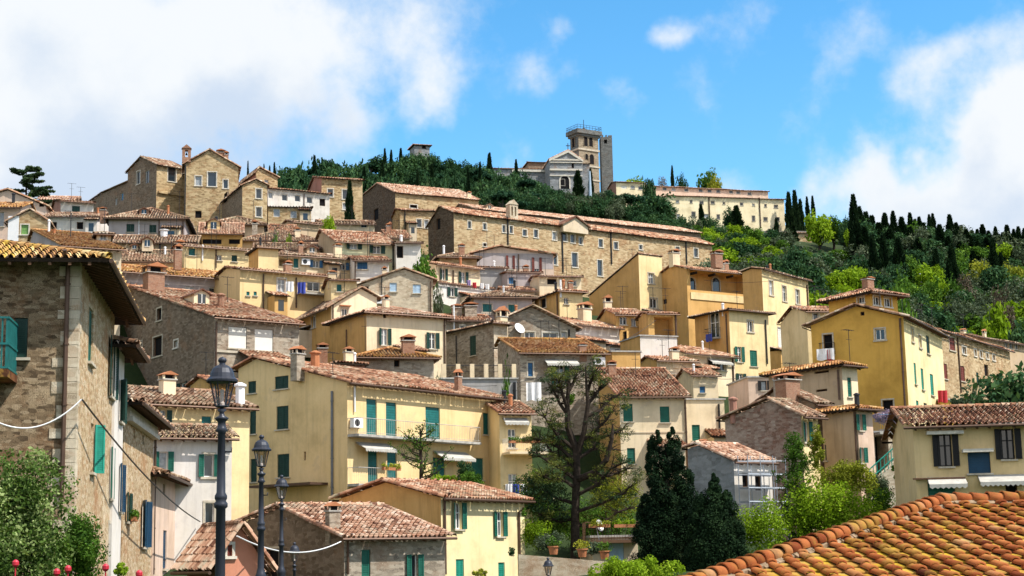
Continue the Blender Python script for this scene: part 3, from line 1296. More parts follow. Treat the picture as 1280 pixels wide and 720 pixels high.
    def gutter(s, mat=None, r=.075):
        O, e, d, Wd, *_ = s.pls[0]
        m = MB()
        O, e, d = Vector(O), Vector(e), Vector(d)
        a = O - d * .06 - Vector((0, 0, .06))
        m.tube([a, a + e * Wd], r, 8)
        return m.build('gutter', mat or COPPER, s.roofobj)

    def band(s, face, xa, xb, py, hpx, out=.08, mat=None, name='string_course', py2=None):
        ua, va = s.loc(face, xa, py)
        ub, vb = s.loc(face, xb, py2 or py)
        hh = hpx * s.D / FPX
        m = MB()
        s.fbox(m, face, ua, ub, -.02, out, va - hh, va)
        return m.build(name, mat or STONETRIM, s.o)

    def awning(s, face, xa, xb, py, drop=.7, out=1.3, mat=None):
        ua, v = s.loc(face, xa, py)
        ub, _ = s.loc(face, xb, py)
        m = MB()
        top = [s.T(face, ua, .02, v), s.T(face, ub, .02, v)]
        lo = [s.T(face, ub, out, v - drop), s.T(face, ua, out, v - drop)]
        m.poly(top + lo)
        dn = [(p[0], p[1], p[2] - .03) for p in top + lo]
        m.poly(dn[::-1])
        n = max(4, int((ub - ua) / .22))
        for i in range(n):
            a, b = ua + (ub - ua) * i / n, ua + (ub - ua) * (i + 1) / n
            q = lambda u, z: s.T(face, u, out + .005, v - drop - z)
            m.poly([q(a, 0), q(b, 0), q(b, .14), q((a + b) / 2, .22), q(a, .14)])
        m.tube([s.T(face, ua, .05, v - .1), s.T(face, ua, out, v - drop)], .02, 5)
        m.tube([s.T(face, ub, .05, v - .1), s.T(face, ub, out, v - drop)], .02, 5)
        return m.build('awning', mat or AWN, s.o)

    def balcony(s, face, xa, xb, py, out=1.1, rail=1.0, mat=None, slabm=None, py2=None, step=.13, side=True):
        ua, v = s.loc(face, xa, py)
        ub, v2 = s.loc(face, xb, py2 or py)
        v = (v + v2) / 2 if py2 else v
        m = MB()
        s.fbox(m, face, ua, ub, -.02, out, v - .16, v, 0)
        b = m.build('balcony', slabm or CEMENT, s.o)
        r = MB()
        w0 = out - .06
        T = lambda u, w, z: s.T(face, u, w, v + z)
        r.tube([T(ua, 0, rail), T(ua + .03, w0, rail), T(ub - .03, w0, rail), T(ub, 0, rail)], .022, 5)
        r.tube([T(ua + .03, w0, .1), T(ub - .03, w0, .1)], .014, 4)
        n = int((ub - ua) / step)
        for i in range(n + 1):
            u = ua + .03 + (ub - ua - .06) * i / n
            r.tube([T(u, w0, 0), T(u, w0, rail)], .009, 4, caps=False)
        k = int(out / step)
        for i in range(k):
            for u in (ua + .03, ub - .03):
                r.tube([T(u, w0 * i / k, 0), T(u, w0 * i / k, rail)], .009, 4, caps=False)
        r.build('railing', mat or METAL, b)
        return b, v

    def annexe(s, face, xa, xb, yt, yb, out=1.6, wall=None, tile=None):
        """lean-to standing against the wall under a little tiled roof"""
        ua, v1 = s.loc(face, xa, yt)
        ub, _ = s.loc(face, xb, yt)
        _, v0 = s.loc(face, (xa + xb) / 2, yb)
        m = MB()
        s.fbox(m, face, ua, ub, -.05, out, v0, v1)
        w_ = (ub - ua) * .22
        um = (ua + ub) / 2
        zw = min(v1 - .35, v0 + (v1 - v0) * .8)
        s.fbox(m, face, um - w_, um + w_, out + .004, out + .012, max(v0 + .1, zw - 1.0), zw, 1)
        b = m.build('annexe', [wall or s.wall, GLASS], s.o)
        t = Tiles()
        o = .3
        A_, B_ = Vector(s.T(face, ua - .2, out + o, v1 - .02)), Vector(s.T(face, ub + .2, out + o, v1 - .02))
        C_ = Vector(s.T(face, ua - .2, -.05, v1 + .32 * (out + o)))
        e_, d_ = (B_ - A_), (C_ - A_)
        t.plane(A_, e_.normalized(), d_.normalized(), e_.length, d_.length, INF, INF, .28, .4, s.D < 140)
        t.build('annexe_roof', tile or s.tile, b)
        k = MB()
        n_ = e_.cross(d_).normalized()
        if n_.z < 0:
            n_ = -n_
        P4 = [A_, B_, B_ + d_, C_]
        k.hexa([q - n_ * .1 for q in P4] + [q - n_ * .015 for q in P4])
        k.build('eaves_board', WOOD, b)
        return b

    def place(s, face, px, py, out=.6):
        """world point in front of the wall at a pixel"""
        u, v = s.loc(face, px, py)
        M = Matrix.Translation((s.C.x, s.C.y, s.zb)) @ Matrix.Rotation(s.yaw, 4, 'Z')
        return M @ Vector(s.T(face, u, out, v))


# ================================================================== the houses
def H(*a, far_px=None, wins=(), **k):
    h = House(*a, **k)
    for wi in wins:
        h.win(*wi)
    return h.build(far_px)


# ---- left-hand street row
A = H('stone_house', 'tall dark rubble-stone house at the street corner with deep shaded eaves and green shutters', 47, 100, 322, 145, dep=14, yaw=98.6, yb=735,
      wall=ST_STREET, wallL=ST_NEAR, roof='hip', tile=T_LICHY, ov=.95, pitch=.30, wins=[
    ('L', 26, 422, 17, 50, 'c', 'd'),
    ('R', 113.5, 420, 5.5, 70, 'c', 'g'), ('R', 139, 460, 4, 74, 'o', 'd'),
    ('R', 115, 560, 3.5, 62, 's', 'v'), ('R', 139.5, 592, 4, 64, 'o', 'g'), ('R', 137, 700, 5, 90, 'd', 'g', 's')])
A.pipe('L', 85.5, 330, 622, COPPER, .07, True)
A2 = H('narrow_house', 'narrow white house squeezed between the two stone houses of the street', 57.5, 145, 428, 156, dep=8, yaw=98, yb=735, wall=WHITE, roof='hip', tile=T_BROWN, ov=.8,
       wins=[('R', 151, 502, 3.2, 52, 'o', 'd'), ('R', 151, 610, 3.2, 60, 'o', 'n'), ('R', 151, 700, 3, 40, 'c', 'd')])
A3 = H('stone_house', 'sunlit rubble-stone house with a white cornice and arched attic vents on the street', 62, 156, 500, 193, dep=8, yaw=96.5, yb=735, wall=ST_STREET, roof='hip', tile=T_BROWN, ov=.75,
       wins=[('R', 159.5, 634, 3, 36, 'o', 'd'), ('R', 180, 655, 4.5, 58, 'o', 'n'), ('R', 168, 542, 2.5, 13, 'd'), ('R', 179, 550, 2.5, 12, 'd')])
A3.band('R', 157, 192.5, 508, 14, .18, WHITETRIM, 'cornice', 540)
A3.band('R', 157, 192.5, 520, 6, .28, WHITETRIM, 'cornice')
A3.pipe('R', 192, 542, 718, COPPER, .06)
A4 = H('plaster_house', 'low cream plastered house closing the street row with two slim shutters', 72, 193, 590, 235, dep=7, yaw=95, yb=735, wall=PALEPINK, roof='hip', tile=T_BROWN, ov=.7,
       wins=[('R', 206, 687, 4.5, 48, 'c', 'n'), ('R', 224, 695, 4.5, 44, 'c', 'n'), ('R', 205, 611, 3, 12, 'd'), ('R', 223, 621, 3, 12, 'd')])

B1 = H('plaster_house', 'pale yellow house with tiled eaves behind the tall lamp post', 86, 163, 503, 312, dep=7, yaw=38, yb=700, wall=PALEYEL, tile=T_BROWN, ov=.5, gv=.3,
       wins=[('R', 204, 521, 8, 17, 'o', 'd'), ('R', 258, 532, 12, 23, 'c', 't')])
B1.chimney(209, 494, 464, 17, 'plaster')
B1.pot(300, 506, 478, 12, WHITEPL)
B1.pipe('R', 194, 508, 540)
B2 = H('plaster_house', 'whitewashed house with green shutters below the pale yellow house', 79, 178, 546, 290, dep=4, yaw=24, yb=705, wall=WHITE, tile=T_BROWN, ov=.45,
       wins=[('R', 204, 577, 11, 25, 'o', 'g'), ('R', 261, 582, 12, 28, 'o', 'g', 's'), ('R', 262, 642, 11, 27, 'g', 'g', 's')])

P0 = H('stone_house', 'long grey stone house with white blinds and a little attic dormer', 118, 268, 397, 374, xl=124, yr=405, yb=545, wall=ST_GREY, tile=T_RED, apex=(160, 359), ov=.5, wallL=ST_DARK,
       wins=[('L', 199, 393, 6, 15, 'd', 'g', 's'), ('L', 173, 438, 9, 20, 'd', 'g', 's'), ('L', 197, 433, 11, 24, 'd', 'g', 's'), ('L', 220, 430, 5, 9, 'g', 'g', 'w'),
             ('L', 173, 489, 12, 12, 'd', 'g', 's'), ('L', 230, 487, 9, 18, 'o', 'd'), ('R', 297, 422, 23, 27, 'b'), ('R', 330, 425, 23, 27, 'b')], far_px=(145, 366))
P0.dormer(252, 381, 21, 21, CREAM)
P0.chimney(192, 364, 328, 22, 'brick')
P0.pot(276, 384, 366, 9, BRICK)
P0.band('R', 269, 373, 437, 3, .1, STONETRIM, 'string_course', 442)
B0 = H('plaster_house', 'ochre gable end peeping between the grey stone house and the yellow house', 112, 262, 478, 300, xl=238, yaw=40, yb=560, wall=OCHRE, tile=T_RED, ov=.3)

Q00 = H('plaster_house', 'long grey-lavender house under a lichen-orange roof with deep shaded eaves', 142, 138, 338, 306, dep=7, yr=350, yb=440, wall=LAV, tile=T_LICH, ov=.9,
        wins=[('R', 237, 362, 11, 8, 'g'), ('R', 270, 366, 18, 13, 'g'), ('R', 150, 352, 5, 6, 'g'), ('R', 205, 360, 12, 8, 'g')])
Q00.chimney(222, 327, 304, 9, 'brick')

# ---- the yellow house of the middle and its neighbours
Y1 = H('plaster_house', 'big yellow house with teal roller shutters, two balconies and a long tiled roof', 100, 434, 478, 629, xl=298, yr=499, yb=690, wall=YELLOW, tile=T_RED, ov=.55, apex=(320, 449), gv=.3,
       wins=[('L', 315, 484, 10, 15, 'c', 'd'), ('L', 352, 478, 17, 16, 'c', 'd'), ('L', 353, 522, 15, 29, 'c', 'd'), ('L', 316, 528, 8, 29, 'c', 'd'), ('L', 317, 588, 8, 29, 'c', 'd'),
             ('L', 354, 582, 15, 29, 'c', 'd'), ('L', 381, 570, 2.5, 11, 'd'),
             ('R', 464.5, 521, 13, 44, 'n', 't'), ('R', 489, 525, 13, 44, 'n', 't'), ('R', 541, 530, 18, 42, 'n', 't'), ('R', 611, 530, 14, 27, 'n', 't'),
             ('R', 466, 583, 12, 43, 'n', 't'), ('R', 490, 587, 12, 43, 'n', 't'), ('R', 549, 592, 15, 40, 'n', 't'), ('R', 597, 586, 15, 27, 'n', 't')], far_px=(298, 461))
Y1.pipe('L', 416, 489, 622, GUTTER, .08)
Y1.pipe('R', 627, 503, 640, COPPER, .06)
Y1.pipe('R', 442, 483, 515, WHITEPL, .06)
bal1, _ = Y1.balcony('R', 434.5, 588, 546, .95, 1.0, RAILP, py2=551, step=.17)
bal2, _ = Y1.balcony('R', 434.5, 484, 605, .95, 1.0, RAILP, step=.17)
Y1.awning('R', 444, 484, 552, .45, .9)
Y1.awning('R', 541, 582, 563, .5, .9)
Y1.aircon('R', 442, 529)
Y1.chimney(372, 461, 432, 14, 'grey')
Y1.chimney(573, 489, 461, 8, 'brick')
Y1.pot(394, 459, 438, 11, TERRA)
Y1.band('L', 333, 410, 608, 3.0, 1.6, COPPER, 'porch_roof')
Y1.antenna(416, 468, 440)
Y1.pot(452, 480, 462, 7, PALEYEL)

Y2 = H('plaster_house', 'slim cream annexe with stacked flower balconies beside the big yellow house', 109, 624, 516, 664, dep=6, yaw=20, yb=690, wall=PALEYEL, tile=T_RED, ov=.5,
       wins=[('R', 640, 548, 10, 24, 'g', 'g'), ('R', 641, 605, 11, 26, 'g', 'g')])
b3, _ = Y2.balcony('R', 628, 676, 566, 1.5, .9, WFRAME, slabm=CREAM)
b4, _ = Y2.balcony('R', 630, 684, 624, 1.6, .9, METAL, slabm=CREAM)
Y2.awning('R', 628, 658, 522, .35, .6)

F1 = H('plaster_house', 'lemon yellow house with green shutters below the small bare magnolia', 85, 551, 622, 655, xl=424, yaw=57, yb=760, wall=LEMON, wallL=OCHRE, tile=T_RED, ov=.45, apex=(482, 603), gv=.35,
       wins=[('R', 572.5, 645, 9, 33, 'o', 'g'), ('R', 624.5, 655, 8, 31, 'o', 'g'), ('R', 575, 714, 10, 30, 'c', 'v'), ('R', 627, 716, 8, 26, 'c', 'v')], far_px=(424, 624))
F1.pipe('R', 554, 622, 718, COPPER, .07, True)
F1.pipe('R', 647, 640, 718, COPPER, .07, True)
F2 = H('stone_house', 'low grey stone house with a wide tiled roof and green shutters, nearest the lamps', 76, 430, 672, 556, xl=306, yaw=33, yb=770, wall=ST_GREY, tile=T_PALE, ov=.5, apex=(352, 634), gv=.35, wallL=ST_DARK,
       wins=[('R', 457.5, 704, 11, 34, 'c', 'g'), ('R', 518, 708, 8, 30, 'o', 'g'), ('L', 341, 706, 16, 40, 'd', 'g', 's')], far_px=(306, 653))
F2.chimney(416, 660, 628, 15, 'grey')
F2.pipe('R', 434, 674, 718, COPPER, .06, True)
G = H('plaster_house', 'small pink house with a steep tiled gable roof at the foot of the lamps', 63, 272, 696, 328, xl=234, yaw=30, yb=780, wall=PINK, wallL=WOODM, roof='gR', tile=T_PALE, ov=.45, gv=.5, apex=(299, 658),
      wins=[('R', 287, 688, 6, 14, 'c', 'r', 'w')])

# ---- middle tiers, left
M8 = H('stone_house', 'low squat stone house with a lichen-spotted hipped roof and an ornate chimney', 124, 446, 446, 542, xl=410, yaw=14, yb=515, wall=ST_GREY, tile=T_LICH, roof='hip', pitch=.34, ov=.5,
       wins=[('R', 496, 454, 7, 9, 'd')])
M8.chimney(510, 441, 418, 15, 'fancy')
M8.chimney(403, 449, 428, 12, 'brick')
M8b = H('roof_hut', 'flat maroon-plastered hut standing behind the yellow house ridge', 119.5, 420, 455, 456, xl=386, yaw=28, yb=510, wall=REDP, tile=T_RED, roof='hip', pitch=.15, ov=.25, gutter=False, cat='hut')
M7 = H('plaster_house', 'cream house with two dark green shuttered windows above the squat stone house', 130, 458, 390, 557, xl=412, yr=397, yb=505, wall=CREAM, wallL=OCHRE, tile=T_PALE, roof='hip', pitch=.30, ov=.5,
       wins=[('R', 480.5, 421, 8, 21, 'o', 'd'), ('R', 540.5, 426, 8, 20, 'o', 'd'), ('R', 481, 394, 4, 7, 'd')])
M7.pipe('L', 434, 412, 460)
M6 = H('plaster_house', 'cream gabled house with one small hooded window left of the larger cream house', 137, 414, 383, 471, xl=368, yaw=28, yb=480, wall=CREAM, wallL=OCHRE, roof='gR', tile=T_BROWN, apex=(451, 361), ov=.5, gv=.3,
       wins=[('R', 431, 394, 7, 17, 'g', 'g', 'st'), ('L', 392, 402, 5, 15, 'g', 'g', 's')], far_px=(471, 372))
M6.pipe('R', 416, 380, 440)
M5 = H('stone_house', 'pale stone gabled house with pale blue shutters in the middle of the hill', 150, 447, 357, 541, dep=9, yaw=8, yb=440, wall=ST_PALE, roof='gR', tile=T_BROWN, apex=(505, 337), ov=.45, gv=.25,
       wins=[('R', 491.5, 359, 9, 11, 'c', 'l'), ('R', 521, 361, 10, 11, 'c', 'l'), ('R', 458, 362, 6, 8, 'd')], far_px=(541, 350))
M5.aircon('R', 475, 375, 1.0, .8)
M5.pipe('R', 477, 345, 400, METAL)
M4 = H('plaster_house', 'long yellow house with a laundry balcony and brown downpipes', 142, 300, 337, 414, dep=6, yr=347, yb=420, wall=YELLOW, tile=T_RED, ov=.5, pitch=.2,
       wins=[('R', 352, 357, 10, 17, 'g', 'g', 'w'), ('R', 392, 358, 16, 12, 'g'), ('R', 310, 367, 4, 5, 'c', 't'), ('R', 319, 367, 4, 5, 'c', 't')])
M4.pipe('R', 329, 343, 390, COPPER, .07)
M4.pipe('R', 370, 347, 385, COPPER, .07)
M4.balcony('R', 370, 408, 366, .9, .9)
M4b = H('plaster_house', 'low yellow annexe with one green shutter beside the laundry balcony', 141, 414, 351, 446, dep=5, yaw=14, yb=400, wall=PALEYEL, tile=T_RED, ov=.35, pitch=.15,
        wins=[('R', 424, 360, 6, 9, 'c', 't')])
M3 = H('plaster_house', 'blocky yellow house with a plain bright wall under low tiled roofs', 152, 323, 310, 348, xl=311, yaw=24, yb=370, wall=PALEYEL, wallL=OCHRE, roof='hip', pitch=.14, tile=T_BROWN, ov=.3)
M2 = H('plaster_house', 'house with bright blue shutters and a small yellow loggia', 154, 347, 319, 443, dep=7, yr=325, yb=375, wall=CREAM, tile=T_BROWN, ov=.5, pitch=.27,
       wins=[('R', 395, 330, 8, 9, 'o', 'b'), ('R', 428, 333, 8, 9, 'o', 'b'), ('R', 358, 328, 18, 10, 'p'), ('R', 370, 329, 6, 12, 'c', 't')])
M2.aircon('R', 381, 328)
M2.chimney(422, 316, 304, 9, 'plaster')
M2.dormer(390, 316, 13, 10, TAN)
M2c = H('plaster_house', 'white house end with a wide blue shuttered window next to the blue shuttered house', 153, 443, 326, 486, dep=7, yaw=12, yb=385, wall=WHITE, tile=T_RED, ov=.5, pitch=.27,
        wins=[('R', 453, 332, 13, 9, 'c', 'b')])
M2c.pipe('R', 443.8, 326, 360, COPPER, .06)
M1 = H('plaster_house', 'pale green-yellow house with dark green shutters under a broad tiled roof', 168, 420, 302, 493, xl=398, yr=306, yb=360, wall=GREENISH, wallL=TAN, tile=T_RED, ov=.5, apex=(402, 289), gv=.3,
       wins=[('R', 442, 308, 10, 7, 'o', 'd'), ('R', 471, 312, 10, 10, 'o', 'd')])
M1.pipe('R', 491, 306, 345, METAL, .08)
M1b = H('plaster_house', 'white house with one tall dark window behind the lollipop tree', 169, 495, 304, 526, dep=7, yaw=12, yb=350, wall=WHITE, tile=T_BROWN, ov=.4, pitch=.2,
        wins=[('R', 500, 315, 8, 15, 'd')])
M1c = H('plaster_house', 'small low house whose red roof shows beside the broad tiled roof', 185, 485, 297, 512, dep=7, yaw=14, yb=320, wall=OLDCREAM, tile=T_RED, ov=.4, pitch=0.42)

# ---- upper left clusters
C1 = H('plaster_house', 'wide old cream house with two dark shutters, hip-roofed, under the brown stone palazzo', 185, 136, 272, 231, dep=11, yaw=6, yb=318, wall=LAV, tile=T_BROWN, roof='hip', pitch=0.46, ov=.6,
       wins=[('R', 163, 285, 10, 10, 'c', 'd'), ('R', 191, 286, 9, 10, 'c', 'd')])
C1.dormer(180, 268, 12, 9, BRICK)
C1.pipe('R', 174, 273, 300, WHITEPL, .07)
C1.pipe('R', 199, 275, 310, COPPER, .06)
C1.chimney(129, 271, 258, 7, 'brick')
C2 = H('plaster_house', 'low whitewashed house with a long tiled eave and one dark window', 188, 58, 271, 126, dep=7, yaw=5, yb=310, wall=WHITE, tile=T_BROWN, ov=.5, pitch=0.32,
       wins=[('R', 100, 282, 8, 9, 'd'), ('R', 65, 282, 12, 9, 'd')])
C2b = H('plaster_house', 'small white upper house with a green shutter and red-brown side wall', 205, 76, 252, 117, xl=62, yaw=22, yb=290, wall=WHITE, wallL=REDP, tile=T_RED, ov=.5, pitch=.22,
        wins=[('R', 95, 262, 10, 9, 'c', 'd')])
C2d = H('plaster_house', 'grey roofed house on the skyline right of the cedar', 240, 48, 250, 96, dep=8, yaw=10, yb=285, wall=OLDCREAM, tile=T_PALE, ov=.5, pitch=.34)
C3 = H('stone_house', 'small stone gabled house with a lime green window at the left edge', 150, 10, 277, 60, dep=7, yaw=8, yb=320, wall=ST_GOLD, roof='gR', tile=T_BROWN, apex=(38, 263), ov=.25, gv=.15,
       wins=[('R', 31, 287, 9, 12, 'c', 'y', 'w')], far_px=(60, 277))
C3.band('R', 10.5, 24, 270, 50, .02, WHITEPL, 'render_patch')
C4 = H('plaster_house', 'pinkish house with an orange tiled roof cut by the left edge of the picture', 158, -40, 260, 26, dep=8, yaw=4, yb=320, wall=PALEPINK, tile=T_LICH, ov=.5, pitch=.32,
       wins=[('R', 2, 274, 6, 18, 'g', 'g')])
C5 = H('plaster_house', 'cream gable house with brick-red side behind the orange roof at the left', 190, -30, 249, 58, dep=8, yaw=8, yb=300, wall=PALEPINK, tile=T_RED, roof='gR', apex=(10, 238), ov=.4, far_px=(58, 258),
       wins=[('R', 52, 256, 6, 5, 'd')])
C6 = H('plaster_house', 'low house with a mauve gable and long orange-brown roof above the street corner house', 128, 78, 308, 152, xl=38, yaw=26, yb=420, wall=OLDCREAM, wallL=LAV, tile=T_LICH, ov=.5, apex=(42, 289), pitch=0.42)
C6.pot(68, 292, 286, 3)
C6b = H('roof_hut', 'small rooftop lookout with a blue window and tiled cap', 136, 121, 293, 137, dep=2.4, yaw=18, yb=318, wall=OLDCREAM, roof='hip', tile=T_BROWN, pitch=.3, ov=.3, cat='hut',
        wins=[('R', 129, 296, 8, 8, 'g', 'g', 'w')])
E1 = H('plaster_house', 'house reduced to a broad brown roof with twin gabled dormers', 150, 150, 326, 222, dep=7, yaw=10, yb=352, wall=OLDCREAM, tile=T_BROWN, ov=.5, pitch=0.46)
E1.dormer(184, 309, 13, 14, OLDCREAM)
E1.dormer(168, 312, 9, 8, OLDCREAM)
C7 = H('plaster_house', 'low house with a flat brown roof below the wide old cream house', 166, 142, 303, 246, dep=7, yaw=8, yb=330, wall=TAN, tile=T_BROWN, ov=.5, pitch=0.38)
C7.pipe('R', 200, 304, 320, METAL, .1)
C7.pot(205, 296, 286, 9, WHITEPL)
E2 = H('plaster_house', 'yellow house with three small windows under a narrow tiled eave', 158, 231, 308, 312, dep=6, yr=314, yb=350, wall=PALEYEL, tile=T_BROWN, ov=.45, pitch=.22,
       wins=[('R', 240, 315, 8, 9, 'c', 't'), ('R', 274, 322, 7, 7, 'g'), ('R', 293, 323, 7, 8, 'c', 'd')])
E2.pipe('R', 253, 306, 326, WHITEPL, .08)
E2.chimney(224, 318, 299, 10, 'brick')
E3 = H('plaster_house', 'ochre house with a yellow dormer and a shaded loggia slot under its roof', 176, 250, 291, 303, dep=8, yaw=10, yb=318, wall=OCHRE, tile=T_PALE, ov=.6, pitch=0.46,
       wins=[('R', 265, 302, 24, 6, 'd'), ('R', 293, 302, 14, 6, 'd')])
E3.dormer(267, 287, 15, 15, YELLOW)
E4 = H('plaster_house', 'brown-roofed house with a long low eave in the dense roofscape', 182, 302, 300, 398, dep=10, yaw=8, yb=322, wall=OLDCREAM, tile=T_BROWN, ov=.5, roof='hip', pitch=0.46,
       wins=[('R', 342, 304, 14, 5, 'd'), ('R', 385, 305, 18, 6, 'd')])
E4.chimney(372, 296, 284, 7, 'plaster')
E5 = H('plaster_house', 'house with a steep reddish roof and a tiny roof garden', 196, 325, 289, 372, dep=7, yaw=14, yb=312, wall=TAN, tile=T_RED, ov=.5, pitch=.42)
E5b = H('plaster_house', 'dark-walled house with a thin sloping roof by the bright green bush', 203, 366, 278, 416, xl=352, yr=283, yb=305, wall=TAN, tile=T_BROWN, ov=.4, pitch=.25)
E6 = H('plaster_house', 'jumbled brown roof left of the tiny roof garden', 190, 262, 280, 330, dep=9, yaw=8, yb=300, wall=TAN, tile=T_BROWN, ov=.4, roof='hip', pitch=0.46)
E7 = H('plaster_house', 'cream house below the pale brick palazzo with dark windows in its shaded wall', 210, 398, 280, 468, dep=7, yaw=10, yb=305, wall=OLDCREAM, tile=T_BROWN, ov=.4, pitch=0.32,
       wins=[('R', 455, 282, 8, 5, 'g')])
E8 = H('plaster_house', 'long low roof joining the roofscape above the bright yellow block', 172, 318, 312, 400, dep=7, yaw=8, yb=330, wall=TAN, tile=T_BROWN, ov=.4, pitch=0.37)

# ---- skyline palazzi, left
S0 = H('stone_house', 'dark stone wing with a sloping roof at the far left of the hilltop palazzo', 252, 160, 228, 196, xl=98, yaw=34, yb=290, wall=ST_DARK, tile=T_BROWN, ov=.4, pitch=.05,
       wins=[('L', 152, 246, 4, 10, 'g'), ('L', 145, 252, 3, 9, 'g')])
S1 = H('stone_palazzo', 'square brown stone palazzo with blue windows and a row of corbels on the skyline', 240, 196, 206, 232, xl=160, yaw=42, yb=300, wall=ST_GOLD, wallL=ST_DARK, tile=T_BROWN, apex=(177, 197), ov=.5,
       wins=[('R', 215, 218, 10, 18, 'g', 'g', 'w'), ('L', 173, 222, 4.5, 16, 'g', 'g', 'w'), ('L', 184, 221, 5, 16, 'g', 'g')], far_px=(160, 215))
S1.band('R', 197, 231, 239, 2.5, .35, ST_GOLD, 'corbel_course')
S2 = H('stone_palazzo', 'tall gabled stone palazzo with a brick bellcote, highest house of the left skyline', 236, 231, 205, 298, dep=16, yaw=12, yb=305, wall=ST_GOLD, roof='gR', tile=T_BROWN, apex=(262, 188), ov=.35,
       wins=[('R', 248, 226, 8, 12, 'g', 'g', 'w'), ('R', 265, 224, 11, 18, 'g', 'g', 'w'), ('R', 282, 230, 6, 11, 'g', 'g', 'w'), ('R', 248, 268, 8, 9, 'd')], far_px=(298, 209))
S2.chimney(276, 199, 186, 9, 'brick')
S2.chimney(283, 202, 188, 5, 'brick')
S2.pipe('R', 232, 206, 280, METAL, .1)
S3 = H('stone_house', 'small gabled stone house with twin blue windows below the bellcote palazzo', 226, 303, 232, 334, xl=268, yaw=24, yb=298, wall=ST_GOLD, wallL=ST_DARK, roof='gR', tile=T_BROWN, apex=(320, 225), ov=.35,
       wins=[('R', 323.5, 242, 7, 12, 'g', 'g', 'w'), ('R', 323.5, 265, 7, 12, 'g', 'g', 'w'), ('L', 282, 247, 4, 12, 'd')], far_px=(334, 232))
S4 = H('stone_house', 'narrow brick-sided house behind the twin-window gable', 245, 320, 215, 347, xl=298, yaw=26, yb=285, wall=ST_GOLD, wallL=REDP, roof='gR', tile=T_BROWN, apex=(324, 210), ov=.3, far_px=(347, 222),
       wins=[('R', 333, 228, 5, 7, 'g')])
S5 = H('plaster_house', 'white terrace house with five blue windows on the upper slope', 238, 335, 236, 412, dep=7, yr=243, yb=300, wall=WHITE, tile=T_RED, ov=.5, pitch=.22,
       wins=[('R', 338, 244, 6, 8, 'g'), ('R', 356, 247, 7, 8, 'g'), ('R', 372, 248, 7, 8, 'g'), ('R', 387, 250, 7, 8, 'g'), ('R', 403, 253, 7, 9, 'd')])
S5b = H('stone_house', 'low stone storey with blue doors in front of the white terrace house', 228, 335, 259, 389, dep=6, yaw=12, yb=300, wall=ST_GOLD, tile=T_PALE, ov=.3, pitch=.1,
        wins=[('R', 346, 266, 8, 10, 'g', 'b'), ('R', 367, 268, 8, 9, 'g')])
S6 = H('stone_house', 'stone house with a brick flank behind the thin dark cypress', 244, 402, 223, 453, xl=384, yaw=18, yb=300, wall=ST_GOLD, wallL=REDP, tile=T_RED, ov=.5, pitch=.25,
       wins=[('R', 413, 241, 7, 10, 'g', 'g', 'w'), ('R', 432, 243, 8, 12, 'g', 'g', 'w'), ('R', 432, 258, 7, 8, 'g', 'g', 'w')])

# ---- convent and chapels
K1 = H('stone_chapel', 'big stone chapel with a shaded blind end wall and pale tiled roof', 262, 494, 241, 598, xl=453, yaw=26, yb=320, wall=ST_GOLD, wallL=ST_END_SHADED, tile=T_PALE, ov=.4, apex=(472, 230), gv=.2, cat='chapel',
       wins=[('L', 470, 268, 6, 14, 'd'), ('R', 517, 258, 9, 4, 'd', 'g', 'w')], far_px=(453, 246))
K1.chimney(586, 247, 239, 5, 'plaster')
K1b = H('stone_house', 'lower stone house with two white-framed windows leaning on the chapel', 252, 500, 263, 548, dep=6, yaw=16, yb=320, wall=ST_GOLD, tile=T_RED, ov=.4, pitch=.25,
        wins=[('R', 524, 279, 6, 10, 'g', 'g', 'w'), ('R', 533, 280, 5, 10, 'g', 'g', 'w')])
K1b.pipe('R', 506, 264, 300, METAL, .1)
CONV = H('stone_convent', 'very long stone convent with rows of white-framed windows and a tiled roof', 236, 567, 266, 890, xl=535, yr=306, yb=372, wall=ST_WARM, wallL=ST_END_SHADED, tile=T_RED, ov=.5, apex=(550, 259), cat='convent', gv=.2,
         wins=[('R', x, y, w_, h_, k_, 'g', 'w') for x, y, w_, h_, k_ in (
             (587, 281, 4, 9, 'g'), (606, 283, 4, 8, 'g'), (630, 286, 4, 9, 'g'), (639, 287, 4, 9, 'g'), (656, 291, 5, 8, 'g'), (670, 292, 5, 10, 'g'), (693, 295, 5, 10, 'g'), (706, 296, 5, 11, 'g'),
             (716, 298, 5, 11, 'g'), (726, 301, 4, 9, 'g'), (751, 304, 5, 10, 'g'), (770, 307, 5, 9, 'g'), (801, 309, 4, 6, 'g'), (847, 313, 5, 9, 'g'), (870, 316, 5, 11, 'g'),
             (718.5, 325, 7, 18, 'g'), (750, 335, 6, 20, 'g'), (694, 325, 5, 12, 'g'), (606, 306, 4, 4, 'd'), (719, 297, 0, 0, 'g'))] + [('L', 548, 280, 5, 14, 'd')], far_px=(535, 283))
for px_, a_, b_ in ((634, 271, 306), (702, 282, 340), (763, 288, 330), (857, 302, 330)):
    CONV.pipe('R', px_, a_, b_, METAL, .12)
CONV.chimney(786, 300, 287, 6, 'plaster')
CONV2 = H('stone_convent', 'upper range of the convent, a long strip of pink-grey roof over a dark clerestory', 258, 597, 262, 876, dep=12, yr=292, yb=330, wall=ST_DARK, tile=T_PALE, ov=.4, pitch=.34, cat='convent', gv=.2)
CONV2.dormer(612, 262, 8, 8, OLDCREAM)

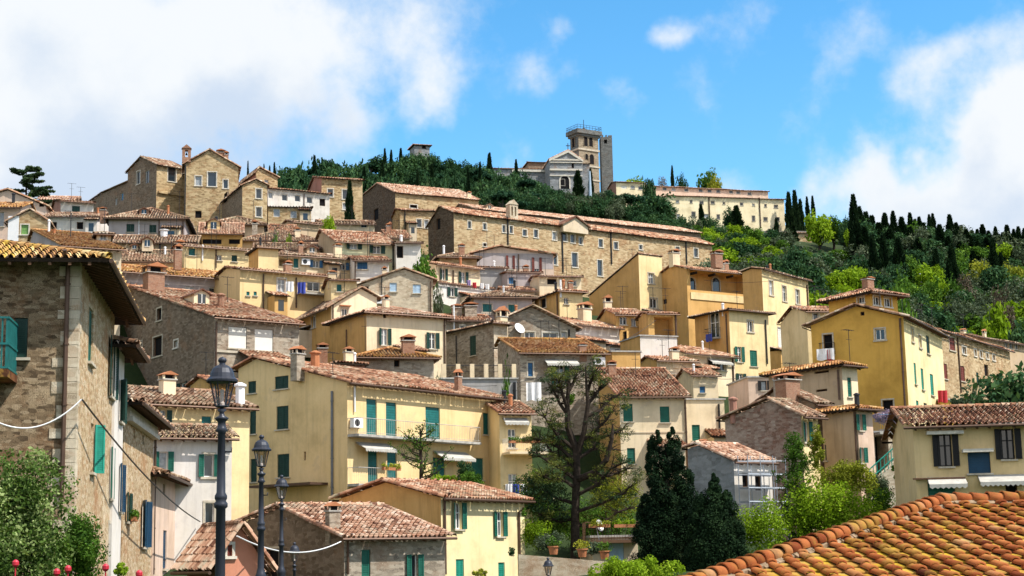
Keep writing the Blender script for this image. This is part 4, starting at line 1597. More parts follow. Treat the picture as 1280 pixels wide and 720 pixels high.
# ---- middle tiers, right of the lollipop tree
N0 = H('stone_house', 'stone house with a dark hipped roof right of the lollipop tree', 182, 550, 321, 596, dep=8, yaw=14, yb=345, wall=ST_GOLD, tile=T_BROWN, roof='hip', ov=.5, pitch=.36)
N0.chimney(577, 316, 304, 7, 'brick')
N1 = H('plaster_house', 'cream house with green shutters and a laundry line over a narrow ledge', 172, 545, 331, 600, dep=7, yr=337, yb=370, wall=CREAM, tile=T_RED, ov=.5, pitch=.26,
       wins=[('R', 554, 343, 5, 14, 'o', 'd'), ('R', 579, 347, 6, 14, 'o', 'd')])
N1L = H('plaster_house', 'white lower storey with one green shutter below the laundry ledge', 169, 540, 353, 616, dep=6, yr=362, yb=395, wall=WHITE, tile=T_RED, ov=.2, pitch=.1,
        wins=[('R', 565, 365, 6, 11, 'o', 'd')])
N2 = H('plaster_house', 'lavender-topped house with dark red shutters in front of the convent', 190, 592, 317, 692, dep=8, yaw=10, yb=365, wall=PALEPINK, roof='gR', tile=T_RED, apex=(625, 309), ov=.45, gv=.4,
       wins=[('R', 638, 328, 5, 17, 'o', 'r'), ('R', 671, 331, 6, 18, 'o', 'r'), ('R', 657, 331, 3, 14, 'g'), ('R', 624, 327, 7, 11, 'c', 'w')], far_px=(692, 319))
N2.band('R', 593, 691, 316, 20, .015, LAV, 'render_band', 322)
N2.chimney(602, 330, 318, 6, 'brick')
N3 = H('plaster_house', 'grey cement-walled house with a low red roof between the laundry and the lavender house', 178, 596, 335, 633, dep=7, yaw=14, yb=372, wall=GREY, tile=T_RED, ov=.3, pitch=.15)
N3.pipe('R', 631, 336, 362, WHITEPL, .1)
N3b = H('plaster_house', 'mauve plastered low house with one blue window under the lavender house', 176, 634, 341, 676, dep=6, yaw=14, yb=372, wall=LAV, tile=T_RED, ov=.2, pitch=.08,
        wins=[('R', 639, 351, 6, 8, 'c', 'b')])
N3c = H('plaster_house', 'low house with white roof terrace and pale canopy beside the convent windows', 172, 674, 346, 726, dep=6, yaw=12, yb=375, wall=CREAM, tile=T_PALE, ov=.3, pitch=.15,
        wins=[('R', 690, 352, 12, 7, 'd'), ('R', 716, 354, 10, 7, 'g')])
N4 = H('plaster_house', 'ochre house with a shaded side and a single dark window above the stone gable', 166, 699, 364, 728, xl=661, yaw=24, yb=400, wall=PALEYEL, wallL=OCHRE, tile=T_RED, roof='hip', pitch=.26, ov=.45,
        wins=[('L', 679, 379, 7, 12, 'd', 'g', 's'), ('R', 708, 376, 6, 8, 'g')])
N4.chimney(713, 361, 350, 6, 'brick')
N4.pipe('R', 700, 350, 372, WHITEPL, .1)
N4b = H('roof_hut', 'low red-tiled roof patch in front of the mauve house', 170, 632, 364, 668, dep=7, yaw=10, yb=385, wall=TAN, tile=T_RED, ov=.3, pitch=.26, cat='hut')
N5 = H('plaster_house', 'mauve-walled house with two wide teal windows and a spreading brown roof', 158, 592, 371, 665, xl=557, yaw=12, yb=412, wall=LAV, wallL=TAN, tile=T_BROWN, ov=.5, pitch=.33, roof='hip',
       wins=[('R', 609, 385, 11, 10, 'c', 't', 's'), ('R', 641, 386, 11, 10, 'c', 't', 's')])
N5b = H('stone_house', 'low stone house with arched chimneys and rusty roof behind the balustrade terrace', 150, 546, 401, 612, dep=6, yaw=10, yb=440, wall=ST_GREY, tile=T_RED, ov=.4, pitch=.3,
        wins=[('R', 578, 411, 5, 8, 'g', 'g', 'w')])
N5b.chimney(588, 392, 378, 15, 'grey')
N5b.chimney(571, 394, 380, 12, 'grey')
N5b.pipe('R', 567, 382, 420, WHITEPL, .08)
N8 = H('stone_house', 'shaded stone house with one green shutter and a tall pale chimney stack', 138, 617, 404, 634, xl=557, yaw=36, yb=480, wall=ST_PALE, wallL=ST_GREY, tile=T_BROWN, roof='hip', pitch=.2, ov=.45,
        wins=[('L', 591, 432, 8, 25, 'c', 'd')])
N8.chimney(628, 420, 382, 11, 'plaster')
N8.pipe('L', 571, 420, 455, METAL)
N6 = H('stone_house', 'shallow-gabled stone house with a blue window and satellite dish', 146, 632, 398, 719, dep=9, yaw=16, yb=455, wall=ST_GREY, roof='gR', tile=T_BROWN, apex=(664, 384), ov=.45, gv=.6,
       wins=[('R', 662, 419, 12, 8, 'g', 'g', 's'), ('R', 688, 422, 19, 12, 'g', 'g', 'w'), ('R', 705, 419, 6, 8, 'g', 'g', 's')], far_px=(719, 411))
N6.dish('R', 648, 411, 1.1)
N6.pipe('R', 711, 412, 440, METAL, .08)
N7 = H('stone_house', 'grey rendered house with an orange lichen roof and white awning over its door', 128, 650, 441, 757, xl=622, yaw=14, yb=505, wall=ST_GREY, wallL=ST_GREY, tile=T_LICH, ov=.5, apex=(626, 425), gv=.25,
       wins=[('R', 700, 468, 11, 26, 'o', 'g'), ('R', 663, 462, 6, 17, 'c', 'b', 's')])
N7.awning('R', 680, 720, 449, .45, 1.0)
N7.chimney(728, 440, 428, 9, 'brick')
N7.aircon('R', 748, 452)
N7T = H('terrace_house', 'flat-roofed grey house carrying a balustraded roof terrace', 121, 552, 474, 646, dep=6, yaw=10, yb=545, wall=GREY, roof='flat', tile=T_RED,
        wins=[('R', 615, 505, 8, 14, 'c', 'd')])
N7T.pipe('R', 643, 478, 540, METAL, .12)
N9 = H('plaster_house', 'cream house with a blank bright wall and a large chimney left of the ochre palazzo', 154, 712, 405, 774, dep=7, yr=411, yb=470, wall=WHITE, tile=T_RED, ov=.5, pitch=.3)
N9.chimney(731, 402, 377, 14, 'plaster')
N10 = H('plaster_house', 'shaded ochre porch house with blue panes under a short tiled roof', 158, 770, 394, 806, xl=745, yaw=14, yb=430, wall=OCHRE, tile=T_RED, ov=.4, pitch=.3,
        wins=[('R', 779, 401, 9, 10, 'g'), ('R', 792, 403, 6, 10, 'g')])
N10.chimney(760, 394, 368, 9, 'plaster')
N11 = H('plaster_house', 'open porch house with a dark loggia propped on the ochre palazzo', 155, 810, 393, 845, xl=798, yaw=14, yb=435, wall=OCHRE, tile=T_RED, ov=.45, pitch=.2,
        wins=[('R', 830, 408, 24, 24, 'p')])
N11.pipe('R', 844, 392, 428, COPPER, .1)
N12 = H('terrace_house', 'flat terrace wall, white topped, stepping down under the dark loggia', 149, 800, 420, 846, xl=775, yaw=20, yb=460, wall=WHITE, wallL=OCHRE, roof='flat',
        wins=[('L', 781, 419, 5, 10, 'd')])

# ---- ochre palazzo group
O1 = H('ochre_palazzo', 'ochre palazzo end with a long sloping roof line down to the left', 186, 798, 318, 827, xl=735, yaw=36, yb=430, wall=PALEYEL, wallL=OCHRE_SHADED, tile=T_BROWN, roof='gL', apex=(798, 318), ov=.12, gv=.12, cat='palazzo',
       wins=[('R', 814, 348, 7, 13, 'g', 'g', 's'), ('R', 817, 379, 9, 12, 'g', 'g', 's')], far_px=(735, 371))
O1b = H('ochre_palazzo', 'ochre palazzo with an arched upper loggia window under brown eaves', 184, 858, 336, 938, xl=822, yaw=32, yb=455, wall=OCHRE, wallL=OCHRE_SHADED, tile=T_RED, ov=.9, pitch=.28, cat='palazzo',
        wins=[('R', 897, 353, 68, 24, 'p'), ('L', 831, 377, 5, 6, 'd')])
O1b.chimney(843, 326, 311, 11, 'plaster')
O1b.chimney(896, 327, 312, 12, 'brick')
O1b.pipe('R', 936, 340, 385, COPPER, .12)
O1c = H('ochre_palazzo', 'bright yellow palazzo wing with narrow windows and a thin eave, facing right', 178, 952, 337, 1010, xl=933, yr=352, yb=470, wall=PALEYEL, wallL=OCHRE_SHADED, tile=T_BROWN, ov=.45, pitch=.2, cat='palazzo',
        wins=[('R', 964, 360, 5, 18, 'g', 'g', 's'), ('R', 980.5, 367, 5, 19, 'g', 'g', 's'), ('R', 997, 371, 5, 18, 'g', 'g', 's'), ('R', 996, 405, 6, 15, 'g', 'g', 's'), ('R', 976, 422, 7, 24, 'c', 'w', 's'), ('R', 1005, 430, 5, 18, 'd', 'g', 's')])
O1c.pipe('R', 1008, 356, 448, COPPER, .1)
O2 = H('ochre_house', 'ochre house with a tall balcony door and green shutters below the palazzo loggia', 164, 911, 388, 960, xl=868, yaw=34, yb=520, wall=PALEYEL, wallL=OCHRE_SHADED, tile=T_BROWN, ov=.55, pitch=.12, roof='hip',
       wins=[('L', 893, 407, 12, 32, 'g', 'n', 's'), ('R', 938, 408, 7, 14, 'g', 'g', 's'), ('R', 924, 443, 6, 19, 'o', 'g'), ('R', 942, 448, 9, 20, 'c', 'g'), ('R', 926, 478, 6, 22, 'o', 'd')])
O2.balcony('L', 886, 901, 424, .6, 1.0)
O2.pipe('R', 956, 400, 455, METAL, .08)
Q1 = H('plaster_house', 'cream house with a blue-shuttered window below the ochre balcony door', 154, 853, 441, 918, dep=8, yr=447, yb=560, wall=CREAM, tile=T_RED, ov=.55, pitch=.3,
       wins=[('R', 896, 456, 22, 13, 'g', 'n', 's'), ('R', 883, 457, 0, 0, 'g')])
Q1.pipe('R', 915, 446, 505, COPPER, .08)
Q2 = H('plaster_house', 'cream house with a curved shaded side and green shutters, white smoke-like chimney', 146, 821, 451, 868, xl=797, yaw=22, yb=515, wall=CREAM, wallL=OCHRE, tile=T_RED, ov=.45, pitch=.25,  # ochre left wall paints in the shade of the cream house's side
        wins=[('R', 845, 474, 12, 12, 'o', 'g', 's')])
Q2.chimney(843, 450, 433, 10, 'plaster')
Q2b = H('plaster_house', 'little lean-to house with a red roof and one tiny window', 142, 866, 470, 897, dep=5, yaw=12, yb=520, wall=CREAM, tile=T_RED, ov=.3, pitch=.3,
        wins=[('R', 878, 487, 7, 8, 'c', 'b')])
Q4 = H('plaster_house', 'plain cream block with a single teal shutter and flat coping', 126, 846, 500, 905, dep=7, yaw=10, yb=590, wall=CREAM, roof='flat', wins=[('R', 870, 541, 10, 20, 'c', 'g')])
Q4.pipe('R', 898, 505, 560, METAL, .08)
Q3 = H('plaster_house', 'cream house with a large red tiled roof and arched green windows behind the pruned cedar', 120, 774, 495, 857, xl=748, yaw=8, yb=680, wall=CREAM, wallL=OCHRE, tile=T_RED, ov=.55, apex=(749, 463), gv=.3,
       wins=[('R', 785, 516, 12, 22, 'n', 'g'), ('R', 831, 518, 12, 20, 'n', 'g'), ('R', 789, 570, 10, 20, 'c', 'g'), ('R', 790, 614, 11, 12, 'c', 'd')], far_px=(745, 470))
Q3.band('R', 775, 856, 540, 1.5, .05, OLDCREAM, 'string_course')
Q3b = H('brick_parapet', 'small brick parapet block at the top of the large red roof', 133, 765, 440, 800, dep=4, yaw=12, yb=480, wall=OCHRE, roof='flat', cat='wall')

# ---- right-hand group
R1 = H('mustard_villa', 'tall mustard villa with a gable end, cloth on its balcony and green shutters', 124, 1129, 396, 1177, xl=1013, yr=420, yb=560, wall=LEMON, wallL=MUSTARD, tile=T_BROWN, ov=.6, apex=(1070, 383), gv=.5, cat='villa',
       wins=[('L', 1035, 428, 11, 20, 'd', 'g', 's'), ('L', 1100, 418, 12, 14, 'g', 'g', 's'), ('L', 1110, 508, 13, 16, 'd', 'g', 's'), ('L', 1078, 392, 5, 5, 'd'),
             ('R', 1140.5, 419, 2.5, 16, 'g', 'g', 's'), ('R', 1150, 427, 3, 15, 'g', 'g', 's'), ('R', 1160, 431, 4, 22, 'c', 'd'), ('R', 1144, 467, 2.5, 26, 'c', 'v'), ('R', 1153, 474, 3, 26, 'c', 'v'), ('R', 1165, 481, 4, 26, 'c', 'v'),
             ('R', 1147, 510, 3, 18, 'c', 'v'), ('R', 1157, 513, 4, 18, 'c', 'd'), ('R', 1167, 515, 3, 10, 'c', 'd')], far_px=(1013, 407))
R1.pipe('L', 1125, 398, 520, COPPER, .08)
R1.balcony('L', 1027, 1044, 444, .6, .9)
TUR = H('turret', None, 130, 1088, 365, 1121, xl=1035, yaw=36, yb=408, wall=MUSTARD, tile=T_RED, roof='hip', pitch=.32, ov=.7, parent=R1.o,
        wins=[('L', 1076, 375, 8, 8, 'g', 'g', 'w'), ('R', 1096, 376, 8, 11, 'g', 'g', 'w'), ('R', 1110, 378, 8, 11, 'g', 'g', 'w')])
TUR.chimney(1085, 356, 346, 12, 'brick')
R1b = H('plaster_house', 'low yellow link house between the palazzo wing and the mustard villa', 142, 1008, 390, 1050, dep=7, yaw=10, yb=470, wall=PALEYEL, tile=T_RED, ov=.4, pitch=.25,
        wins=[('R', 1020, 396, 6, 9, 'g', 'g', 'w')])
R3 = H('plaster_house', 'tan house with slit vents and an arched door under a curly lichen roof', 114, 1052, 456, 1071, xl=960, yaw=40, yb=540, wall=CREAM, wallL=TAN, tile=T_LICH, roof='hip', pitch=.30, ov=.5,
        wins=[('R', 1062, 484, 5, 24, 'c', 'g'), ('L', 1027, 465, 18, 3, 'd'), ('L', 1027, 488, 14, 3, 'd')])
R3b = H('plaster_house', 'pinkish-ochre side house with a black shutter left of the tan house', 128, 935, 472, 985, dep=6, yaw=8, yb=540, wall=PALEPINK, roof='flat',
        wins=[('R', 955, 482, 7, 12, 'o', 'k')])
R2b = H('stone_house', 'dark ruined-looking stone roof end with a crumbling chimney', 104, 1018, 505, 1034, xl=922, yaw=34, yb=560, wall=ST_DARK, tile=T_BROWN, ov=.4, apex=(972, 486), gv=.2)
R2b.chimney(985, 492, 466, 24, 'brick')
R2b.chimney(973, 482, 470, 10, 'grey')
R2 = H('stone_house', 'purple-brown stone gable house with green shutters above the garden', 99, 1001, 519, 1022, xl=906, yaw=40, yb=720, wall=PALEYEL, wallL=ST_PURP, tile=T_BROWN, ov=.5, apex=(962, 501), gv=.3,
       wins=[('R', 1008, 540, 6, 26, 'o', 'g')], far_px=(906, 524))
R2.pot(917, 518, 496, 9, REDP)
R4 = H('plaster_house', 'stained grey-tan house with green shutters and a lichen roof edge', 101, 1071, 511, 1090, xl=1027, yaw=38, yb=720, wall=PALEPINK, wallL=TAN, tile=T_LICH, roof='hip', pitch=.22, ov=.5,
        wins=[('R', 1075.5, 528, 4, 20, 'o', 'g'), ('R', 1077.5, 569, 4, 19, 'o', 'g'), ('L', 1030, 566, 6, 20, 'c', 'd')])
R5 = H('stone_house', 'stone retaining house with a dark recess under a bright blue balcony', 103, 1091, 541, 1142, dep=6, yaw=14, yb=700, wall=ST_PALE, roof='flat',
        wins=[('R', 1103, 572, 17, 56, 'p', 'g', 'd')])
b5, _ = R5.balcony('R', 1091, 1112, 541, 1.0, 1.1, SHUT['b'])
b6, _ = R5.balcony('R', 1122, 1141, 561, .9, 1.0, METAL)
R6 = H('stone_house', 'long stone row house with brown shutters receding behind the mustard villa', 158, 1172, 413, 1262, dep=8, yr=440, yb=520, wall=ST_WARM, tile=T_RED, ov=.45, pitch=.24,
        wins=[('R', 1190, 430, 7, 16, 'c', 'r', 's'), ('R', 1205, 438, 5, 9, 'g', 'g', 'w'), ('R', 1219, 441, 3, 8, 'g', 'g', 'w'), ('R', 1226, 443, 3, 8, 'g', 'g', 'w'), ('R', 1234, 445, 3, 7, 'g', 'g', 'w'), ('R', 1242, 447, 3, 7, 'g', 'g', 'w'),
             ('R', 1181, 464, 6, 19, 'c', 'r'), ('R', 1203, 467, 6, 19, 'c', 'r'), ('R', 1222, 472, 3, 13, 'c', 'd'), ('R', 1233, 463, 5, 14, 'd')])
R6.pipe('R', 1196, 422, 490, COPPER, .08)
R6b = H('plaster_house', 'brown upper house with a row of blue panes over the stone row house', 176, 1212, 420, 1310, dep=8, yr=438, yb=500, wall=TAN, tile=T_BROWN, ov=.4, pitch=.2,
        wins=[('R', 1258, 431, 5, 8, 'g'), ('R', 1264, 432, 5, 8, 'g'), ('R', 1271, 433, 5, 8, 'g')])
R6c = H('roof_hut', 'bright yellow shed wall with red cloth beside the mustard villa', 132, 1176, 500, 1192, dep=4, yaw=10, yb=540, wall=MUSTARD, roof='flat', cat='hut')
R7 = H('plaster_house', 'yellow house with black shutters, a blue roller shutter and awnings at the right edge', 76, 1141, 533, 1330, dep=9, yaw=-7, yb=760, wall=YELLOW, tile=T_RED, ov=.55, pitch=.25, gv=.5,
        wins=[('R', 1182, 562, 16, 42, 'o', 'k'), ('R', 1224, 577, 28, 29, 'n', 'n'), ('R', 1260, 555, 16, 38, 'o', 'k'), ('R', 1177, 614, 34, 26, 'c', 'g'), ('R', 1264, 606, 15, 26, 'd')])
R7.awning('R', 1159, 1206, 597, .35, .7)
R7.awning('R', 1222, 1290, 594, .35, .7)
R7.band('R', 1141, 1206, 598, 2, .25, WOODM, 'awning_beam')
for (a_, b_, y_) in ((1157, 1203, 540), (1202, 1240, 562), (1234, 1285, 530)):
    R7.band('R', a_, b_, y_, 4, .45, WHITETRIM, 'awning_box')
SL = H('slate_house', 'blue-grey rendered house wrapped in white scaffolding on its right side', 90, 917, 577, 964, xl=860, yaw=34, yb=680, wall=WHITE, wallL=ST_SLATE, tile=T_PALE, ov=.3, apex=(872, 557), gv=.2,
       wins=[('R', 932, 600, 8, 18, 'd'), ('R', 948, 604, 8, 18, 'd')], far_px=(860, 561))
SL.chimney(878, 562, 549, 10, 'brick')
DK = H('deck_house', 'basement house with a blue door under a wooden flower deck', 92, 740, 672, 797, dep=5, yaw=6, yb=735, wall=OLDCREAM, roof='flat',
       wins=[('R', 770, 690, 20, 22, 'c', 'l')])
bdk, _ = DK.balcony('R', 728, 796, 676, 1.2, 1.0, WOODM, slabm=WOODM, step=.16)

# ---- monastery and sanctuary on the hilltop
MON = H('monastery', 'long cream monastery with two rows of small windows along the hilltop', 395, 835, 245, 980, dep=14, yr=250, yb=315, wall=MONAST, tile=T_PALE, ov=.5, pitch=.12, cat='monastery', group=None,
        wins=[('R', x, y, w_, h_, 'g', 'g', 's') for x, y, w_, h_ in (
            (847, 252, 4, 4), (864, 252, 3, 4), (877, 253, 5, 4), (891, 253, 5, 4), (905, 254, 3, 3), (927, 255, 4, 4), (942, 256, 3, 3), (957, 257, 3, 4), (970, 258, 5, 4),
            (848, 271, 4, 7), (867, 268, 5, 7), (883, 270, 6, 5), (898, 271, 4, 6), (942, 273, 4, 7), (957, 274, 5, 5), (972, 274, 5, 5), (937, 286, 3, 4), (962, 288, 3, 4))])
for px_ in (886, 949):
    MON.pipe('R', px_, 247, 285, COPPER, .15)
MON2 = H('monastery', 'upper pinkish storey set back above the long cream monastery', 410, 815, 233, 960, dep=14, yr=240, yb=262, wall=PALEPINK, tile=T_PALE, ov=.5, pitch=.2, cat='monastery', group=None,
         wins=[('R', x, y, 5, 4, 'g', 'g', 'w') for x, y in ((831, 236), (842, 236.5), (858, 237.5), (876, 238), (887, 238.5), (898, 239), (914, 240), (923, 240.5), (937, 242))])
MON3 = H('monastery', 'short yellow monastery wing with blue windows left of the dark cypress', 405, 770, 228, 808, xl=760, yaw=12, yb=265, wall=MONAST, wallL=REDP, tile=T_PALE, ov=.5, pitch=.2, cat='monastery', group=None,
         wins=[('R', 780, 234, 7, 4, 'b'), ('R', 791, 234, 5, 4, 'g', 'g', 'w'), ('R', 801, 235, 6, 4, 'g', 'g', 'w')])
FAC = H('church', 'pale stone church front with a pediment and white bands beside the bell tower', 425, 687, 199, 728, dep=22, yaw=8, yb=250, wall=ST_WHITE, roof='gR', tile=T_PALE, apex=(710, 188), ov=.3, gv=.3, cat='church', group=None,
        wins=[('R', 703, 228, 6, 8, 'd', 'g', 'w'), ('R', 716, 207, 3, 6, 'd')], far_px=(728, 200))
for y_, h_ in ((199, 1.6), (202.5, 1.0), (211, 2.2), (219, 1.2)):
    FAC.band('R', 687, 728, y_, h_, .3, WHITETRIM, 'white_band')
NAVE = H('church', 'dark-roofed church nave stretching left behind the pale pediment front', 440, 660, 203, 690, dep=14, yaw=10, yb=235, wall=ST_DARK, tile=T_BROWN, ov=.4, pitch=.2, roof='hip', cat='church', group=None)
AISL = H('church_wing', 'low red-roofed church wing behind the pines left of the front', 432, 616, 211, 688, dep=10, yaw=8, yb=240, wall=ST_WHITE, tile=T_RED, ov=.4, pitch=.25, cat='church', group=None)
AISL.band('R', 640, 687, 212, 3, .4, WHITETRIM, 'parapet')
AISR = H('church_wing', 'pale side chapel filling the gap between church front and bell tower', 428, 728, 205, 737, dep=10, yaw=8, yb=250, wall=ST_WHITE, tile=T_PALE, ov=.3, pitch=.1, cat='church', group=None)
VILLA = H('hilltop_tower', 'tiny pale tower house poking above the pines on the skyline', 400, 518, 181, 537, dep=5, yaw=18, yb=232, wall=ST_WHITE, tile=T_PALE, roof='hip', pitch=.25, ov=.5, cat='tower', group=None,
          wins=[('R', 530, 184, 5, 4, 'd')])
CHL = H('stone_house', 'low pale roof half hidden among the pines below the church', 330, 672, 249, 720, dep=7, yaw=16, yb=265, wall=OLDCREAM, tile=T_PALE, ov=.4, pitch=.2)
RET = H('retaining_wall', 'grey stone retaining wall under the right end of the monastery', 385, 930, 289, 1015, dep=4, yaw=8, yb=320, wall=ST_GREY, roof='flat', cat='wall', group=None)
RET2 = H('stone_house', 'small low stone building beside the slim cypresses right of the monastery', 380, 984, 292, 1014, dep=7, yaw=8, yb=325, wall=ST_GOLD, tile=T_PALE, ov=.4, pitch=.15, group=None)

# ---- lean-tos, small awnings and pipes that crowd the facades
P0.annexe('R', 300, 345, 452, 505, 2.2, OLDCREAM)
M4.annexe('R', 334, 350, 372, 400, 1.6, OCHRE)
M2.annexe('R', 405, 420, 333, 352, 1.4, TAN)
M1.annexe('R', 452, 480, 328, 350, 1.8, OLDCREAM)
C1.annexe('R', 205, 226, 289, 306, 1.8, OLDCREAM)
C2.annexe('R', 110, 124, 278, 300, 1.6)
N9.annexe('R', 716, 742, 428, 450, 1.8, OLDCREAM)
N9.annexe('R', 750, 770, 434, 455, 1.5, WHITE)
N5.annexe('R', 618, 634, 394, 412, 1.4, TAN)
O1.annexe('R', 804, 822, 392, 420, 1.6, PALEYEL)
O1c.annexe('R', 958, 976, 440, 470, 1.8, OCHRE)
Q1.annexe('R', 866, 884, 462, 500, 1.4, CREAM)
Q3.annexe('R', 812, 850, 560, 600, 1.6, OLDCREAM)
Q4.annexe('R', 884, 903, 548, 590, 1.8, OLDCREAM)
S5b.annexe('R', 374, 387, 266, 285, 1.8, OLDCREAM)
N1L.annexe('R', 575, 600, 372, 392, 1.6, OLDCREAM)
K1b.annexe('R', 508, 518, 282, 305, 1.8, OLDCREAM)
M7.annexe('R', 494, 522, 440, 470, 1.6, OCHRE)
Q1.awning('R', 884, 910, 448, .4, .7)
N5.band('R', 596, 662, 392, 1.2, .12, WHITETRIM, 'string_course')
M6.annexe('L', 372, 390, 420, 450, 1.4, OLDCREAM)
for h_, f_, x_, a_, b_ in ((M7, 'R', 555, 398, 470), (M5, 'R', 538, 352, 400), (N6, 'R', 634, 402, 440), (Q3, 'R', 856, 500, 600), (P0, 'R', 270, 402, 470), (R3, 'L', 1048, 462, 500), (R4, 'L', 1069, 515, 590),
                           (E2, 'R', 270, 312, 335), (C1, 'R', 229, 276, 300), (O2, 'L', 908, 392, 480), (N4, 'L', 697, 368, 395), (S5, 'R', 380, 242, 258), (M1, 'R', 424, 306, 340), (N2, 'R', 648, 318, 350), (N1, 'R', 566, 338, 356)):
    h_.pipe(f_, x_, a_, b_, COPPER, .07)


# ---- bell tower and ruined tower
TOW = H('bell_tower', 'square stone bell tower with paired arched openings and a railed dark top', 432, 723, 170, 747.5, xl=712.5, yaw=32, yb=255, wall=ST_TOWER, wallL=ST_RUIN, roof='flat', cat='tower', group=None)


def arch_opening(hs, face, px, py, w_, h_, mat, trim, dw=0.):
    """dark arched opening set into a frame that stands proud of the wall"""
    u0, v = hs.loc(face, px - w_ / 2, py)
    u1, _ = hs.loc(face, px + w_ / 2, py)
    _, vt = hs.loc(face, px, py - h_ / 2)
    _, vb = hs.loc(face, px, py + h_ / 2)
    rr = (u1 - u0) / 2
    um = (u0 + u1) / 2
    pts = [(u0, vb), (u1, vb)] + [(um + rr * math.cos(t), vt - rr + rr * math.sin(t)) for t in np.linspace(0, math.pi, 9)]
    m = MB()
    m.poly([hs.T(face, u, .03 + dw, v_) for u, v_ in pts], 0)
    k = 1.28
    for i in range(1, len(pts)):
        a, b = pts[i], pts[(i + 1) % len(pts)]
        if i == len(pts):
            break
        if i == 0:
            continue
        cx, cy = um, vt - rr
        o = lambda p: (um + (p[0] - um) * k, p[1] if p[1] < cy else cy + (p[1] - cy) * k)
        A, B, C_, D_ = hs.T(face, a[0], .03 + dw, a[1]), hs.T(face, b[0], .03 + dw, b[1]), o(b), o(a)
        q = [hs.T(face, a[0], .02 + dw, a[1]), hs.T(face, b[0], .02 + dw, b[1]), hs.T(face, C_[0], .02 + dw, C_[1]), hs.T(face, D_[0], .02 + dw, D_[1])]
        t = [hs.T(face, a[0], .14 + dw, a[1]), hs.T(face, b[0], .14 + dw, b[1]), hs.T(face, C_[0], .14 + dw, C_[1]), hs.T(face, D_[0], .14 + dw, D_[1])]
        m.hexa(q + t, 1)
    return m.build('window', [mat, trim], hs.o)


for x, y, w_, h_ in ((732, 176.5, 4.6, 12), (738.3, 177, 4.6, 12), (739.5, 199, 5.2, 12), (733, 196, 3.5, 7)):
    arch_opening(TOW, 'R', x, y, w_, h_, DARK, ST_TOWER)
arch_opening(TOW, 'L', 717, 178, 3, 12, DARK, ST_DARK)
tW, tL, tH = TOW.W, TOW.L, TOW.h
for zz, o_, hh in ((.80, .25, .5), (.56, .2, .45), (.36, .2, .4)):
    m = MB()
    z = tH * zz
    m.box(-o_, tW + o_, -o_, 0 - .005, z, z + hh)
    m.box(-o_, -.005, 0, tL, z, z + hh)
    m.box(tW + .005, tW + o_, 0, tL, z, z + hh)
    m.build('string_course', STONETRIM, TOW.o)
m = MB()
m.box(-.45, tW + .45, -.45, tL + .45, tH + .12, tH + .8)
m.box(-.85, tW + .85, -.85, tL + .85, tH + .8, tH + 2.0)
TOWP = m.build('parapet', ST_RUIN, TOW.o)
m = MB()
z = tH + 2.0
q = [(-.7, -.7), (tW + .7, -.7), (tW + .7, tL + .7), (-.7, tL + .7)]
for i in range(4):
    a, b = q[i], q[(i + 1) % 4]
    for hz in (.6, 1.2):
        m.tube([(a[0], a[1], z + hz), (b[0], b[1], z + hz)], .05, 4)
    for k in range(8):
        x, y = a[0] + (b[0] - a[0]) * k / 8, a[1] + (b[1] - a[1]) * k / 8
        m.tube([(x, y, z), (x, y, z + 1.2)], .045, 4)
m.tube([(tW * .5, tL * .5, z), (tW * .5, tL * .5, z + 3.6)], .09, 5)
m.lathe((tW * .5, tL * .5, z), [(.9, 0), (.9, .5), (.35, 1.2), (0, 1.3)], 8)
m.build('railing', METAL, TOW.o)

RT = H('ruined_tower', 'dark ruined stone tower with one hole near its broken top, right of the bell tower', 438, 751, 172, 765, xl=749, yaw=8, yb=255, wall=ST_RUIN, roof='flat', cat='tower', group=None)
RT.win('R', 757, 177, 4, 5, 'p')
# rebuild its wall with the opening and leave ragged stones on top
for ch in list(RT.o.children):
    bpy.data.objects.remove(ch, do_unlink=True)
RT.build()
bpy.data.objects.remove(RT.roofobj, do_unlink=True)
m = MB()
for i in range(9):
    x0 = RT.W * i / 9
    m.box(x0, x0 + RT.W / 9 * .98, 0.02, .6, RT.h, RT.h + random.uniform(.1, .9))
m.build('broken_top', ST_RUIN, RT.o)

# cross on the church front, bellcotes
m = MB()
a_, za_ = FAC.ry[0], FAC.ry[1]
m.box(a_ - .09, a_ + .09, -.09, .09, za_ + .1, za_ + 2.0)
m.box(a_ - .55, a_ + .55, -.08, .08, za_ + 1.2, za_ + 1.4)
m.build('cross', METAL, FAC.o)
m = MB()
g_ = .35
for s_ in (0, 1):
    x0, x1 = (FAC.ry[0], -.2) if s_ == 0 else (FAC.ry[0], FAC.W + .2)
    z0, z1 = FAC.ry[1] - .3, (FAC.h if s_ == 0 else FAC.ry[2]) - .3
    m.hexa([(x0, -.35, z0 - g_), (x1, -.35, z1 - g_), (x1, -.01, z1 - g_), (x0, -.01, z0 - g_), (x0, -.35, z0 + g_), (x1, -.35, z1 + g_), (x1, -.01, z1 + g_), (x0, -.01, z0 + g_)])
m.build('pediment', WHITETRIM, FAC.o)
arch_opening(FAC, 'R', 706, 228, 11, 16, DARK, WHITETRIM)


